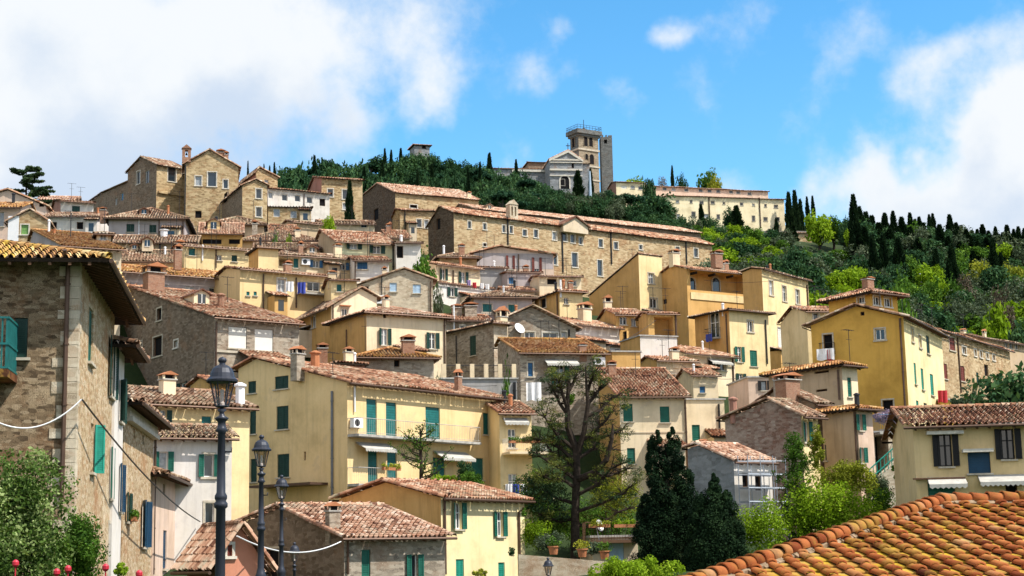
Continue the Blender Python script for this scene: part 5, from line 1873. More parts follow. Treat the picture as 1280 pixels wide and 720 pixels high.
def bellcote(hs, px, py_top, py_bot, w_, wall, name, n=2, face='R', back=.8, mats=None):
    u, vb = hs.loc(face, px, py_bot)
    _, vt = hs.loc(face, px, py_top)
    k = hs.D / FPX * w_ / 2
    m = MB()
    y0, y1 = -.25, back
    hh = vt - vb
    m.box(u - k, u + k, y0, y1, vb, vb + hh * .28)
    seg = 2 * k / (2 * n + 1)
    for i in range(n + 1):
        m.box(u - k + i * 2 * seg, u - k + (i * 2 + 1) * seg, y0, y1, vb + hh * .28, vb + hh * .68)
    m.box(u - k, u + k, y0, y1, vb + hh * .68, vb + hh * .78)
    A = [(u - k * 1.15, y0 - .1, vb + hh * .78), (u + k * 1.15, y0 - .1, vb + hh * .78), (u + k * 1.15, y1 + .1, vb + hh * .78), (u - k * 1.15, y1 + .1, vb + hh * .78), (u, y0 - .1, vt), (u, y1 + .1, vt)]
    m.faces(A, [(0, 1, 4), (2, 3, 5), (0, 4, 5, 3), (1, 2, 5, 4), (0, 3, 2, 1)])
    b = m.build(name, wall, hs.o)
    bm_ = MB()
    for i in range(n):
        x = u - k + (i * 2 + 1.5) * seg
        zz = vb + hh * .60
        r_ = seg * .42
        bm_.lathe((x, (y0 + y1) / 2, zz - r_ * 2.4), [(r_, 0), (r_ * .8, r_ * .7), (r_ * .55, r_ * 1.6), (0, r_ * 2.1)], 8)
        bm_.tube([(x - seg * .6, (y0 + y1) / 2, zz), (x + seg * .6, (y0 + y1) / 2, zz)], r_ * .15, 4)
    bm_.build('bell', METAL, b)
    return b


bellcote(CONV, 641.5, 250, 278, 13, ST_PALE, 'bell_gable')
u_, v_ = CONV.loc('R', 715, 290)
# pale pediment in the middle of the convent front
m = MB()
ua, va = CONV.loc('R', 700, 286)
ub, vb_ = CONV.loc('R', 731, 290)
zt = CONV.h
m.faces([(ua, -.9, zt - 1.0), (ub, -.9, zt - 1.0), (ub, -.9, zt + .1), ((ua + ub) / 2, -.9, zt + 1.5), (ua, -.9, zt + .1),
         (ua, 3.5, zt - 1.0), (ub, 3.5, zt - 1.0), (ub, 3.5, zt + .1), ((ua + ub) / 2, 3.5, zt + 1.5), (ua, 3.5, zt + .1)],
        [(0, 1, 2, 3, 4), (0, 4, 9, 5), (1, 6, 7, 2), (0, 5, 6, 1)], 0)
um_ = (ua + ub) / 2
for (x0, x1) in ((ua - .4, um_), (ub + .4, um_)):
    m.hexa([(x0, -1.2, zt - .05), (x1, -1.2, zt + 1.5), (x1, 4.5, zt + 1.5), (x0, 4.5, zt - .05), (x0, -1.2, zt + .15), (x1, -1.2, zt + 1.75), (x1, 4.5, zt + 1.75), (x0, 4.5, zt + .15)], 1)
m.build('pediment', [OLDCREAM, T_PALE], CONV.o)
# brick bellcote of the tall palazzo: beside the gable
u_, _ = S2.loc('R', 234, 200)
bc = bellcote(S2, 233, 181, 203, 11, BRICK, 'bell_gable', 1)

for x in (874, 905):
    arch_opening(O1b, 'R', x, 353, 9, 17, GLASS, STONETRIM, -1.58)
O1b.band('R', 863, 936, 365, 9, .10, PALEYEL, 'parapet')  # paler than the wall: the sunlight on it is in the colour
m = MB()
for i in range(4):
    u = O1b.W * (.08 + .28 * i)
    O1b.fbox(m, 'R', u, u + .22, -.4, .75, O1b.h - .62, O1b.h - .35)
m.build('rafter_tails', WOOD, O1b.o)  # rafter ends under the loggia eaves
# balustrade terrace piers of the flat house
m = MB()
zt = N7T.h + .12
n_ = 6
for i in range(n_):
    x = .2 + (N7T.W - .4) * i / (n_ - 1)
    m = MB()
    m.box(x - .16, x + .16, -.05, .27, zt, zt + 1.05)
    m.build('terrace_pier', CREAM, N7T.o)
m = MB()
m.tube([(.2, .1, zt + .95), (N7T.W - .2, .1, zt + .95)], .03, 5)
m.tube([(.2, .1, zt + .5), (N7T.W - .2, .1, zt + .5)], .018, 5)
m.build('railing', METAL, N7T.o)

# street house: quoins at the corner, balcony at the far left with green slat railing
m = MB()
z = .4
i = 0
while z < A.h - .3:
    hh = random.uniform(.26, .42)
    ln, lm = (random.uniform(.5, .7), random.uniform(.28, .4)) if i % 2 else (random.uniform(.28, .4), random.uniform(.5, .75))
    m.box(-.025, ln, -.025, .02, z, z + hh - .015)
    m.box(-.025, .02, .021, lm, z, z + hh - .015)
    z += hh
    i += 1
m.build('quoin', ST_PALE, A.o)
ua, va = A.loc('L', 21.5, 470)
m = MB()
A.fbox(m, 'L', ua, ua + 4.0, -.02, 1.75, va - .22, va)
bl = m.build('balcony', T_LICH, A.o)
m = MB()
for i in range(32):
    u = ua + .04 + 3.9 * i / 31
    A.fbox(m, 'L', u, u + .05, 1.67, 1.70, va + .02, va + 1.45)
for i in range(14):
    w_ = .06 + i * .12
    A.fbox(m, 'L', ua + .02, ua + .05, w_, w_ + .05, va + .02, va + 1.45)
for v_ in (.02, .7, 1.45):
    A.fbox(m, 'L', ua + .02, ua + 4.0, 1.70, 1.73, va + v_, va + v_ + .06)
    A.fbox(m, 'L', ua - .005, ua + .02, .04, 1.72, va + v_, va + v_ + .06)
m.build('railing', SHUT['t'], bl)

# scaffolding on the slate house
m = MB()
W_ = SL.W
nx, nz = max(3, int(W_ / 1.3)), 6
for w_ in (.35, 1.15):
    for i in range(nx + 1):
        x = W_ * i / nx
        m.tube([(x, -w_, 0), (x, -w_, SL.h + .3)], .026, 5)
    for k in range(1, nz + 1):
        z = SL.h * k / nz
        m.tube([(0, -w_, z), (W_, -w_, z)], .025, 5)
for i in range(nx):
    z = SL.h * ((i % nz) + .2) / nz
    m.tube([(W_ * i / nx, -1.15, z), (W_ * (i + 1) / nx, -1.15, z + SL.h / nz)], .02, 4)
for k in (2, 3, 4, 5):
    z = SL.h * k / nz
    m.box(0, W_, -1.1, -.4, z + .03, z + .07)
sf = m.build('scaffold', plain('scaffold_tube', (.34, .37, .42), .45, .4, .5), None)
sf.matrix_world = Matrix.Translation((SL.C.x, SL.C.y, SL.zb)) @ Matrix.Rotation(SL.yaw, 4, 'Z')
tag(sf, 'steel tube scaffolding standing against the white side of the blue-grey house', 'scaffold')

# ================================================================== ground
MAN = []


def ctrl(px, py, D):
    p = P(px, py, D)
    MAN.append((p.x, p.y, p.z))


for c in ((900, 335, 300), (960, 350, 250), (1000, 395, 200), (1060, 470, 160), (1100, 440, 200), (1200, 450, 195), (1290, 450, 195), (1100, 372, 270), (1200, 385, 270), (1290, 385, 270),
          (1060, 322, 340), (1150, 335, 350), (1250, 345, 350), (1340, 350, 350), (1060, 300, 410), (1150, 312, 420), (1250, 330, 420), (1350, 340, 420), (1150, 330, 520), (1300, 350, 520),
          (400, 285, 275), (480, 290, 300), (400, 240, 340), (520, 228, 360), (620, 240, 370), (480, 215, 400), (600, 225, 420), (700, 262, 380), (800, 275, 370), (640, 280, 300), (800, 290, 300),
          (880, 300, 370), (30, 265, 265), (-200, 330, 240), (150, 290, 300), (-100, 320, 320), (300, 255, 320), (450, 240, 500), (700, 260, 520), (900, 260, 500), (1000, 285, 470), (150, 320, 420)):
    ctrl(*c)
for x in range(-60, 61, 12):
    for y in (2, 14, 28, 40):
        MAN.append((x, y, -1.9))
for x, y in ((-45, 60), (45, 55), (-20, 64), (0, 62), (12, 60), (25, 64), (35, 75), (70, 80), (-70, 70), (-5, 72), (8, 76)):
    MAN.append((x, y, -1.9 if y < 66 else -.9))
for ang in range(0, 360, 20):
    for rr, z in ((1100, -20), (2600, -30)):
        MAN.append((rr * math.cos(R(ang)), 300 + rr * math.sin(R(ang)), z))
for x, y, z in ((-260, 230, 15), (-260, 400, 25), (330, 120, 5), (420, 300, 25), (400, 480, 25), (-300, 60, -2), (300, 30, -2), (0, -200, -2), (-200, -100, -2), (200, -100, -2)):
    MAN.append((x, y, z))
CT = np.array(GCTRL + MAN)


def ground_np(X, Y):
    d2 = (X[..., None] - CT[:, 0]) ** 2 + (Y[..., None] - CT[:, 1]) ** 2
    wgt = 1.0 / (d2 + 9.0) ** 1.75
    return (wgt * CT[:, 2]).sum(-1) / wgt.sum(-1)


gx = np.unique(np.concatenate([np.linspace(-3000, -300, 10), np.linspace(-300, 420, 145), np.linspace(420, 3000, 10)]))
gy = np.unique(np.concatenate([np.linspace(-3000, -60, 8), np.linspace(-60, 560, 125), np.linspace(560, 3300, 10)]))
GX, GY = np.meshgrid(gx, gy)
GZ = np.stack([ground_np(GX[i], GY[i]) for i in range(len(gy))])


def ground(x, y):
    i = int(np.clip(np.searchsorted(gx, x) - 1, 0, len(gx) - 2))
    j = int(np.clip(np.searchsorted(gy, y) - 1, 0, len(gy) - 2))
    a = (x - gx[i]) / (gx[i + 1] - gx[i])
    b = (y - gy[j]) / (gy[j + 1] - gy[j])
    return float((GZ[j, i] * (1 - a) + GZ[j, i + 1] * a) * (1 - b) + (GZ[j + 1, i] * (1 - a) + GZ[j + 1, i + 1] * a) * b)


def ground_hit(px, py, d0=60, d1=480):
    for D in np.arange(d0, d1, 2.0):
        p = P(px, py, D)
        if ground(p.x, p.y) > p.z:
            return p, D
    return None, None


s = NT('shaded_hill_ground')
v = s.obj()
c = s.ramp(s.noise(v, .06, 8, .7), [(.3, (.016, .030, .010)), (.5, (.026, .044, .014)), (.7, (.05, .060, .022))])  # near-black green paints in the shade between the trees
c = s.mix(s.rng(s.noise(v, .9, 6, .7), .4, .7), c, (.020, .034, .012))
s.bump(s.noise(v, 1.2, 6, .7), .6, .3)
SHADED_GROUND = s.fin(c, .95, .1)
ny, nx = GX.shape
idx = np.arange(nx * ny).reshape(ny, nx)
Q = np.stack([idx[:-1, :-1], idx[:-1, 1:], idx[1:, 1:], idx[1:, :-1]], -1).reshape(-1, 4)
g = quads_obj('ground', np.stack([GX, GY, GZ], -1).reshape(-1, 3), Q, np.zeros(len(Q)), SHADED_GROUND)
g.data.polygons.foreach_set('use_smooth', [True] * len(Q))
tag(g, kind='structure')

# ================================================================== the near tiled roof
A0 = P(1184, 629, 25.0)
e2 = Vector((.966, .195, 0)).normalized()
g2 = Vector((.195, -.966, 0)).normalized()
slope = math.tan(R(15.5))
dn = Vector((g2.x, g2.y, -slope)).normalized()
nrm = e2.cross(-dn).normalized()
if nrm.z < 0:
    nrm = -nrm


def on_plane(px, py):
    r = ray(px, py)
    k = A0.dot(nrm) / r.dot(nrm)
    q = r * k - A0
    return q.dot(e2), q.dot(dn)


hs_, ht_ = on_plane(902, 722)
print('hip line', hs_, ht_)
NR = empty('foreground_house', (A0.x, A0.y, A0.z - 6.5), 0)
tag(NR, 'near house showing only its big orange tiled roof with yellow lichen at the lower right', 'house')
off = A0 - NR.location
TC, TP = Tiles(), Tiles()
pitchc, rowl = .305, .27
Tt = 10.0
fe, fd, fn = np.array(e2), np.array(dn), np.array(nrm)
ang = np.linspace(math.pi, 0, 9)
Wl, Wr = -16.0, 12.0
ncol = int((Wr - Wl) / pitchc)
for i in range(ncol):
    s0 = Wl + i * pitchc + rng.normal(0, .008)
    t_start = max(0.06, (s0 + .1) * ht_ / hs_ + .12) if s0 < 0 else .14
    nrw = int((Tt - t_start) / rowl)
    ph = rng.normal(.5, .05) * rowl
    for k in range(nrw + 1):
        t0 = t_start + k * rowl - (ph if k else 0)
        t1 = t0 + rowl + .05 if k else t_start + rowl - ph + .05
        if t1 - t0 < .06:
            continue
        jr = rng.normal(0, .006, 4)
        tl = rng.normal(0, .010)
        # cover tile: wider and raised at its lower end
        def ringc(t, rad, lift, dx):
            return np.array([np.array(off) + fe * (s0 + dx + math.cos(a) * rad) + fd * t + fn * (max(0, math.sin(a)) * rad * .80 + lift) for a in ang])
        lo = ringc(t1, .073 + jr[0] * .5, .062 + jr[1], tl)
        hi = ringc(t0, .060, .022, 0)
        inn = ringc(t1, .057 + jr[0] * .5, .046 + jr[1], tl)
        V = np.concatenate([hi, lo, inn])
        q = [(j, j + 1, 9 + j + 1, 9 + j) for j in range(8)] + [(9 + j, 9 + j + 1, 18 + j + 1, 18 + j) for j in range(8)]
        TC.add(V, np.array(q), np.full(16, np.clip(rng.normal(.5, .15), 0, 1)))
        # flat pan tile between two cover columns, overlapping the one below
        tp0, tp1 = t0 - .03, t1 + .0
        a0, a1 = s0 + .03, s0 + pitchc - .03
        l1, l0 = .030 + rng.uniform(0, .008), .0
        tw = rng.normal(0, .006)
        V = np.array([np.array(off) + fe * a + fd * t + fn * l for (a, t, l) in
                      ((a0, tp0, l0), (a1, tp0, l0), (a1, tp1, l1 + tw), (a0, tp1, l1 - tw), (a1, tp1, l1 + tw - .022), (a0, tp1, l1 - tw - .022))])
        TP.add(V, np.array([(0, 1, 2, 3), (3, 2, 4, 5)]), np.full(2, np.clip(rng.normal(.5, .22), 0, 1)))
roofm = MB()
poly = [(hs_ * 1.0, ht_), (0, 0), (Wr, 0), (Wr, Tt), (hs_ * Tt / ht_, Tt)]
tops = [off + e2 * a + dn * b - nrm * .02 for a, b in poly]
bots = [p - nrm * .2 for p in tops]
n_ = len(poly)
roofm.faces(tops + bots, [tuple(range(n_)), tuple(range(2 * n_ - 1, n_ - 1, -1))] + [(i, i + n_, (i + 1) % n_ + n_, (i + 1) % n_) for i in range(n_)])
# far slopes behind the ridge and the hip
back = Vector((-g2.x, -g2.y, -slope)).normalized()
cen = off + e2 * 6 - Vector((g2.x, g2.y, 0)) * 5 - Vector((0, 0, 2.4))
rl, rr_ = off - nrm * .02, off + e2 * Wr - nrm * .02
hl = off + e2 * hs_ * Tt / ht_ + dn * Tt - nrm * .02
lowb = Vector((0, 0, -3.0))
bk = Vector((-g2.x, -g2.y, 0)) * 7 + Vector((0, 0, -2.6))
roofm.poly([rl, rl + bk, rr_ + bk, rr_])
lf = Vector((-e2.x, -e2.y, 0)) * 6 + Vector((0, 0, -3.4))
roofm.poly([rl, hl, hl + lf * .4, rl + bk + lf * .2])
ru = roofm.build('roof', CEMENT, NR)
TP.build('pan_tiles', T_PAN, ru)
TC.build('cover_tiles', T_NEAR, ru)
# ridge and hip caps bedded in mortar
cap = Tiles()


def caprow(a, b, rad, seg):
    a, b = np.array(a), np.array(b)
    L = np.linalg.norm(b - a)
    dv = (b - a) / L
    side = np.cross(dv, fn)
    side /= np.linalg.norm(side)
    up = np.cross(side, dv)
    if up[2] < 0:
        up = -up
    n = int(L / seg)
    an = np.linspace(-.1, math.pi + .1, 11)
    for k in range(n):
        jit = rng.normal(0, .006, 3)
        p0 = a + dv * (L * k / n - .02) + jit
        p1 = a + dv * (L * (k + 1) / n + .03) + jit
        r0, r1 = rad * .86, rad * rng.uniform(1.02, 1.12)
        ring = lambda p, r, l: np.array([p + side * math.cos(t) * r + up * (math.sin(t) * r * .9 + l) for t in an])
        V = np.concatenate([ring(p0, r0, .02), ring(p1, r1, .045), ring(p1, r1 - .02, .04)])
        q = [(j, j + 1, 11 + j + 1, 11 + j) for j in range(10)] + [(11 + j, 12 + j, 23 + j, 22 + j) for j in range(10)]
        cap.add(V, np.array(q), np.full(20, np.clip(rng.normal(.6, .2), 0, 1)))


hip_end = off + e2 * hs_ * 1.6 + dn * ht_ * 1.6
caprow(off + nrm * .05, hip_end + nrm * .03, .11, .22)
caprow(off + e2 * Wr + nrm * .05, off - e2 * .1 + nrm * .03, .11, .26)
cap.build('ridge_tiles', T_NEAR, ru)
mm = MB()
for (a, b) in ((off, hip_end), (off, off + e2 * Wr)):
    d_ = (b - a).normalized()
    n = int((b - a).length / .11)
    prev = None
    sd = d_.cross(nrm).normalized()
    for k in range(n):
        c = a + d_ * (.11 * k)
        for s_ in (-1, 1):
            hh = random.uniform(.02, .055)
            ww = random.uniform(.12, .20)
            x0, x1 = c + sd * (s_ * .04), c + sd * (s_ * ww)
            y = d_ * .06
            mm.hexa([x0 - y - nrm * .02, x0 + y - nrm * .02, x1 + y - nrm * .02, x1 - y - nrm * .02, x0 - y + nrm * .08, x0 + y + nrm * .08, x1 + y + nrm * hh, x1 - y + nrm * hh])
mm.build('mortar', plain('old_mortar', (.26, .19, .125), .95, .1, 0, .4, 8), ru)
wm = MB()
for (a, b) in ((cen - e2 * 1 + Vector((0, 0, -3)), cen + e2 * 7 + Vector((0, 0, -3))),):
    gg = Vector((g2.x, g2.y, 0))
    pa, pb, pc, pd = a + gg * 1, b + gg * 1, b + gg * 9, a + gg * 9
    zb_, zt_ = -.3, 2.2
    wm.hexa([Vector((p.x, p.y, zb_)) for p in (pa, pb, pc, pd)] + [Vector((p.x, p.y, zt_)) for p in (pa, pb, pc, pd)])
wm.build('wall', CREAM, NR)

random.seed(23)
SKIP = {id(h_) for h_ in (A, A2, A3, A4, Y1, F1, F2, G, CONV, CONV2, K1, MON, MON2, MON3, FAC, NAVE, AISL, AISR, VILLA, TUR, S0, S1, S2, R7)}
for h_ in HOUSES:
    if h_.pls and id(h_) not in SKIP and 100 < h_.D < 215:
        O, e_, d_, Wd, T_, *_ = h_.pls[0]
        O, e_, d_ = Vector(O), Vector(e_), Vector(d_)
        M_ = Matrix.Translation((h_.C.x, h_.C.y, h_.zb)) @ Matrix.Rotation(h_.yaw, 4, 'Z')
        for k in range(random.choice((1, 2, 2, 3))):
            q = M_ @ (O + e_ * (Wd * random.uniform(.15, .85)) + d_ * (T_ * random.uniform(.55, .95)))
            pc = CAMROT.transposed() @ q
            px, py = CX - pc.x / pc.z * FPX, CY + pc.y / pc.z * FPX
            k_ = FPX / q.y
            r_ = random.random()
            if r_ < .17:
                h_.chimney(px, py, py - random.uniform(.8, 1.4) * k_, random.uniform(.4, .7) * k_, random.choice(('brick', 'plaster', 'grey', 'plaster')))
            elif r_ < .40:
                h_.pot(px, py, py - random.uniform(.7, 1.2) * k_, random.uniform(.2, .32) * k_, random.choice((TERRA, WHITEPL, METAL)))
            else:
                h_.antenna(px, py, py - random.uniform(1.8, 2.8) * k_)

# overhead wires from roof to roof
def wire(a, b, sag, label):
    m_ = MB()
    m_.tube([a.lerp(b, i / 14) - Vector((0, 0, sag * 4 * (i / 14) * (1 - i / 14))) for i in range(15)], .018, 4)
    tag(m_.build('overhead_wire', METAL), label, 'wire')


wire(P(512, 350, 148), P(620, 330, 176), .8, 'thin wire from the pale stone gable to the lavender-topped house')
wire(P(300, 330, 150), P(345, 300, 168), .5, 'thin wire over the blocky yellow house')
wire(P(700, 440, 126), P(820, 400, 150), .9, 'thin wire from the lichen roof to the open porch house')
wire(P(850, 455, 143), P(935, 470, 125), .7, 'thin wire from the curved-sided house to the pinkish side house')
wire(P(880, 350, 180), P(1000, 345, 176), .5, 'thin wire across the front of the ochre palazzo')
wire(P(560, 480, 118), P(700, 462, 127), .6, 'thin wire in front of the balustraded roof terrace')


# ================================================================== leaves and trees
L_HOLM = leafmat('leaf_holm', (.010, .030, .014), (.032, .082, .034), (.085, .155, .055), .22)
L_PINE = leafmat('leaf_pine', (.006, .022, .012), (.016, .052, .027), (.042, .098, .045), .15)
L_CYP = leafmat('leaf_cypress', (.004, .012, .006), (.010, .026, .010), (.026, .052, .018), .08)
L_OLIVE = leafmat('leaf_olive', (.030, .048, .026), (.075, .105, .060), (.16, .19, .12), .25)
L_GREEN = leafmat('leaf_green', (.018, .050, .008), (.065, .145, .018), (.16, .27, .04), .32)
L_LIME = leafmat('leaf_lime', (.07, .12, .006), (.19, .31, .014), (.36, .48, .04), .38)
L_YEL = leafmat('leaf_yellow_green', (.08, .10, .010), (.24, .27, .025), (.44, .43, .06), .32)
L_BARE = leafmat('leaf_bud_brown', (.05, .038, .028), (.13, .10, .075), (.24, .19, .14), .2)
L_PRIVET = leafmat('leaf_privet', (.012, .030, .008), (.075, .135, .024), (.40, .48, .20), .28)  # pale top tone paints the glints of shiny leaves into the colour
L_WIST = leafmat('petal_wisteria', (.16, .11, .20), (.34, .25, .38), (.56, .46, .56), .3)
L_NEEDLE = leafmat('leaf_cedar', (.035, .050, .012), (.12, .14, .030), (.30, .31, .08), .3)
L_DKNEED = leafmat('leaf_cedar_dark', (.010, .026, .012), (.028, .055, .022), (.075, .11, .045), .15)
BARK = plain('bark', (.040, .030, .023), .95, .1, 0, .45, 6)
BARKG = plain('grey_bark', (.10, .085, .068), .95, .1, 0, .4, 6)


def unit(v):
    return v / np.maximum(1e-9, np.linalg.norm(v, axis=-1, keepdims=True))


def leafcloud(cen, crad, per, leaf, g, up=.25, squash=1.0, rough=.8, asp=.62, hollow=.25):
    """leaf-sized faces spread through clusters; returns verts, quads, rnd"""
    cen = np.asarray(cen, float)
    K = len(cen)
    crad = np.broadcast_to(np.asarray(crad, float), (K,))
    n = K * per
    ci = np.repeat(np.arange(K), per)
    d = unit(g.normal(size=(n, 3)))
    rr = crad[ci] * g.uniform(hollow, 1, n) ** .5
    p = cen[ci] + d * rr[:, None] * np.array([1, 1, squash])
    nr = unit(d + g.normal(size=(n, 3)) * rough + np.array([0, 0, up]))
    t = unit(np.cross(nr, g.normal(size=(n, 3))))
    b = np.cross(nr, t)
    s_ = leaf * g.uniform(.55, 1.35, n)[:, None]
    V = np.stack([p + t * s_, p + b * s_ * asp, p - t * s_, p - b * s_ * asp], 1).reshape(-1, 3)
    Q = np.arange(n * 4).reshape(-1, 4)
    crnd = g.normal(.5, .16, K)
    rn = np.clip(crnd[ci] + g.normal(0, .16, n), 0, 1)
    return V, Q, rn


def mesh_of(o):
    m = o.data
    bpy.data.objects.remove(o)
    return m


def sphere_pts(n, g, lo=.25, hi=.72):
    d = unit(g.normal(size=(n, 3)))
    return d * g.uniform(lo, hi, n)[:, None]


def proto_round(seed, K, per, crad, leaf, mat, flat=1.0, lo=.3, hi=.72):
    g = np.random.default_rng(seed)
    c = sphere_pts(K, g, lo, hi)
    c[:, 2] = np.where(c[:, 2] < 0, c[:, 2] * flat, c[:, 2])
    V, Q, r = leafcloud(c, crad * g.uniform(.7, 1.25, K), per, leaf, g)
    return mesh_of(quads_obj('crown', V, Q, r, mat))


def proto_pine(seed, K, per, leaf, mat):
    g = np.random.default_rng(seed)
    a = g.uniform(0, 2 * math.pi, K)
    rad = np.sqrt(g.uniform(0, 1, K)) * .78
    z = .35 * np.sqrt(np.maximum(0, 1 - (rad / .9) ** 2)) + g.normal(0, .06, K)
    c = np.stack([rad * np.cos(a), rad * np.sin(a), z], 1)
    V, Q, r = leafcloud(c, .27 * g.uniform(.7, 1.2, K), per, leaf, g, squash=.62)
    return mesh_of(quads_obj('crown', V, Q, r, mat))


def proto_cypress(seed, n, leaf, mat, wob=.16):
    """spindle of upswept sprays; z from 0 to 1, radius about 1"""
    g = np.random.default_rng(seed)
    t = g.uniform(0.01, 1, n) ** .9
    prof = np.minimum(1, (t / .16) ** .55) * np.maximum(0, 1 - t) ** .62 * 1.12
    a = g.uniform(0, 2 * math.pi, n)
    lob = 1 + wob * np.sin(a * 3 + t * 9 + seed) + wob * np.sin(a * 2 - t * 23) + g.normal(0, .10, n)
    rad = prof * lob * g.uniform(.35, 1, n) ** .45
    p = np.stack([rad * np.cos(a), rad * np.sin(a), t], 1)
    out = np.stack([np.cos(a), np.sin(a), np.zeros(n)], 1)
    sp = unit(out * .35 + np.array([0, 0, 1.]) * .06 + g.normal(size=(n, 3)) * np.array([.12, .12, .01]))
    side = unit(np.cross(sp, out + g.normal(size=(n, 3)) * .5))
    s_ = leaf * g.uniform(.6, 1.4, n)[:, None]
    zs = np.array([1, 1, .16])
    V = np.stack([p + sp * s_ * zs + np.array([0, 0, 1.]) * s_ * .14, p + side * s_ * .5 * zs, p - sp * s_ * zs - np.array([0, 0, 1.]) * s_ * .08, p - side * s_ * .5 * zs], 1).reshape(-1, 3)
    r = np.clip(.5 + .25 * np.sin(a * 3 + t * 9 + seed) + g.normal(0, .2, n), 0, 1)
    return mesh_of(quads_obj('crown', V, np.arange(n * 4).reshape(-1, 4), r, mat))


def proto_trunk(mat, limbs=5, seed=0):
    g = np.random.default_rng(seed)
    m = MB()
    m.tube([(0, 0, -.15), (.01, .01, .35), (-.01, .02, .8)], [.055, .042, .02], 6)
    for i in range(limbs):
        a = g.uniform(0, 6.28)
        z = g.uniform(.35, .6)
        e = np.array([math.cos(a) * .22, math.sin(a) * .22, z + .25])
        m.tube([(0, 0, z), tuple(e * np.array([.5, .5, 1]) + np.array([0, 0, -.08])), tuple(e)], [.025, .018, .008], 5)
    return mesh_of(m.build('trunk', mat))


PROTO = {
    'holm': [proto_round(i, 30, 64, .40, .085, L_HOLM, .8) for i in range(10, 14)],
    'pine': [proto_pine(i, 46, 46, .075, L_PINE) for i in range(20, 23)],
    'cyp': [proto_cypress(i, 2400, .22, L_CYP) for i in range(30, 34)],
    'olive': [proto_round(i, 30, 50, .36, .075, L_OLIVE, .8) for i in range(40, 43)],
    'green': [proto_round(i, 34, 56, .34, .080, L_GREEN, .8) for i in range(50, 54)],
    'lime': [proto_round(i, 36, 44, .30, .080, L_LIME, .8) for i in range(60, 63)],
    'yellow': [proto_round(i, 34, 40, .30, .075, L_YEL, .8) for i in range(70, 72)],
    'bare': [proto_round(i, 34, 36, .32, .055, L_BARE, .8) for i in range(80, 82)],
}
TRUNK = [proto_trunk(BARK, 6, i) for i in range(3)]
TRUNKG = [proto_trunk(BARKG, 6, i) for i in range(3, 5)]


def put_mesh(name, me, parent, loc, scale, rz=0.):
    o = bpy.data.objects.new(name, me)
    COL.objects.link(o)
    if parent is not None:
        o.parent = parent
    o.location = loc
    o.scale = scale
    o.rotation_euler = (0, 0, rz)
    return o


def tree(kind, px, top, D, wpx, label, group=None, name=None, cat='tree', cr=None, base=None, sink=.0):
    """tree whose top shows at pixel (px, top); its crown is wpx wide, it stands on the ground at distance D"""
    p = P(px, top, D)
    z0 = base if base is not None else ground(p.x, p.y)
    h = max(1.5, p.z - z0)
    w_ = wpx * D / FPX / 2
    nm = name or {'holm': 'holm_oak', 'pine': 'pine_tree', 'cyp': 'cypress_tree', 'olive': 'olive_tree', 'green': 'leafy_tree', 'lime': 'leafy_tree', 'yellow': 'leafy_tree', 'bare': 'budding_tree'}[kind]
    e = empty(nm, (p.x, p.y, z0))
    tag(e, label, cat, group)
    rz = random.uniform(0, 6.28)
    me = random.choice(PROTO[kind])
    if kind == 'cyp':
        put_mesh('crown', me, e, (0, 0, h * .03), (w_, w_, h * .97), rz)
        put_mesh('trunk', TRUNK[0], e, (0, 0, 0), (h * .5, h * .5, h * .55), rz)
    elif kind == 'pine':
        ch = min(h * .62, w_ * 1.1)
        put_mesh('crown', me, e, (0, 0, h - ch * .62), (w_, w_, ch), rz)
        put_mesh('trunk', random.choice(TRUNKG), e, (0, 0, 0), (h * .8, h * .8, (h - ch * .3)), rz)
    else:
        rzc = cr * h if cr else min(h * .5, w_ * 1.15)
        put_mesh('crown', me, e, (0, 0, h - rzc * .98), (w_, w_, rzc), rz)
        put_mesh('trunk', random.choice(TRUNK), e, (0, 0, 0), (h * .7, h * .7, max(.5, h - rzc)), rz)
    return e


# ---- hilltop pines and cypresses, left of the church
G1 = 'pines along the hilltop'
lab1 = 'dark round-headed pine in the belt of trees along the hilltop'
for (px, top, D, w_) in ((358, 198, 345, 34), (376, 195, 360, 32), (404, 187, 380, 38), (424, 196, 350, 34), (446, 194, 370, 36), (470, 193, 390, 36), (494, 195, 360, 34), (508, 190, 385, 30), (534, 190, 392, 34),
                         (556, 195, 395, 34), (580, 197, 390, 32), (600, 199, 400, 32), (622, 207, 385, 30), (640, 214, 360, 30), (390, 208, 325, 30), (438, 212, 330, 30), (462, 210, 335, 28), (486, 208, 340, 32), (520, 206, 350, 30),
                         (545, 210, 345, 30), (572, 210, 350, 32), (596, 216, 340, 30), (618, 222, 335, 30), (350, 212, 320, 26), (652, 208, 395, 26), (368, 214, 316, 28), (412, 206, 345, 30), (430, 222, 312, 26), (500, 218, 325, 26), (560, 224, 318, 26)):
    tree('holm', px, top, D, w_ * 1.2, lab1, G1, cr=.6)
random.seed(5)
for row in np.arange(204, 256, 6.5):
    px = 340 + random.uniform(0, 14)
    while px < 664:
        lim = 199 + max(0, (px - 600) * .25) + max(0, (380 - px) * .15)
        if row > lim and not (px > 640 and row > 246):
            D_ = 395 - (row - 200) * 1.7
            p_ = P(px, row, D_)
            gz = ground(p_.x, p_.y)
            if p_.z - gz > 1.0:
                tree('holm' if random.random() < .8 else 'olive' if row > 225 else 'pine', px, row, D_, random.uniform(22, 32), lab1, G1, cr=.55)
        px += random.uniform(17, 26)
for px, top in ((512, 189), (520, 188), (528, 187.5), (536, 188), (544, 190), (505, 190)):
    tree('holm', px, top, 388, 24, lab1, G1, cr=.6)
for i in range(60):
    px, row = random.uniform(408, 625), random.uniform(187, 216)
    p_, D_ = ground_hit(px, row, 300, 440)
    if p_ is not None:
        tree('holm', px, row - random.uniform(8, 13), D_, random.uniform(20, 28), lab1, G1, cr=.6)
G1b = 'cypresses among the hilltop pines'
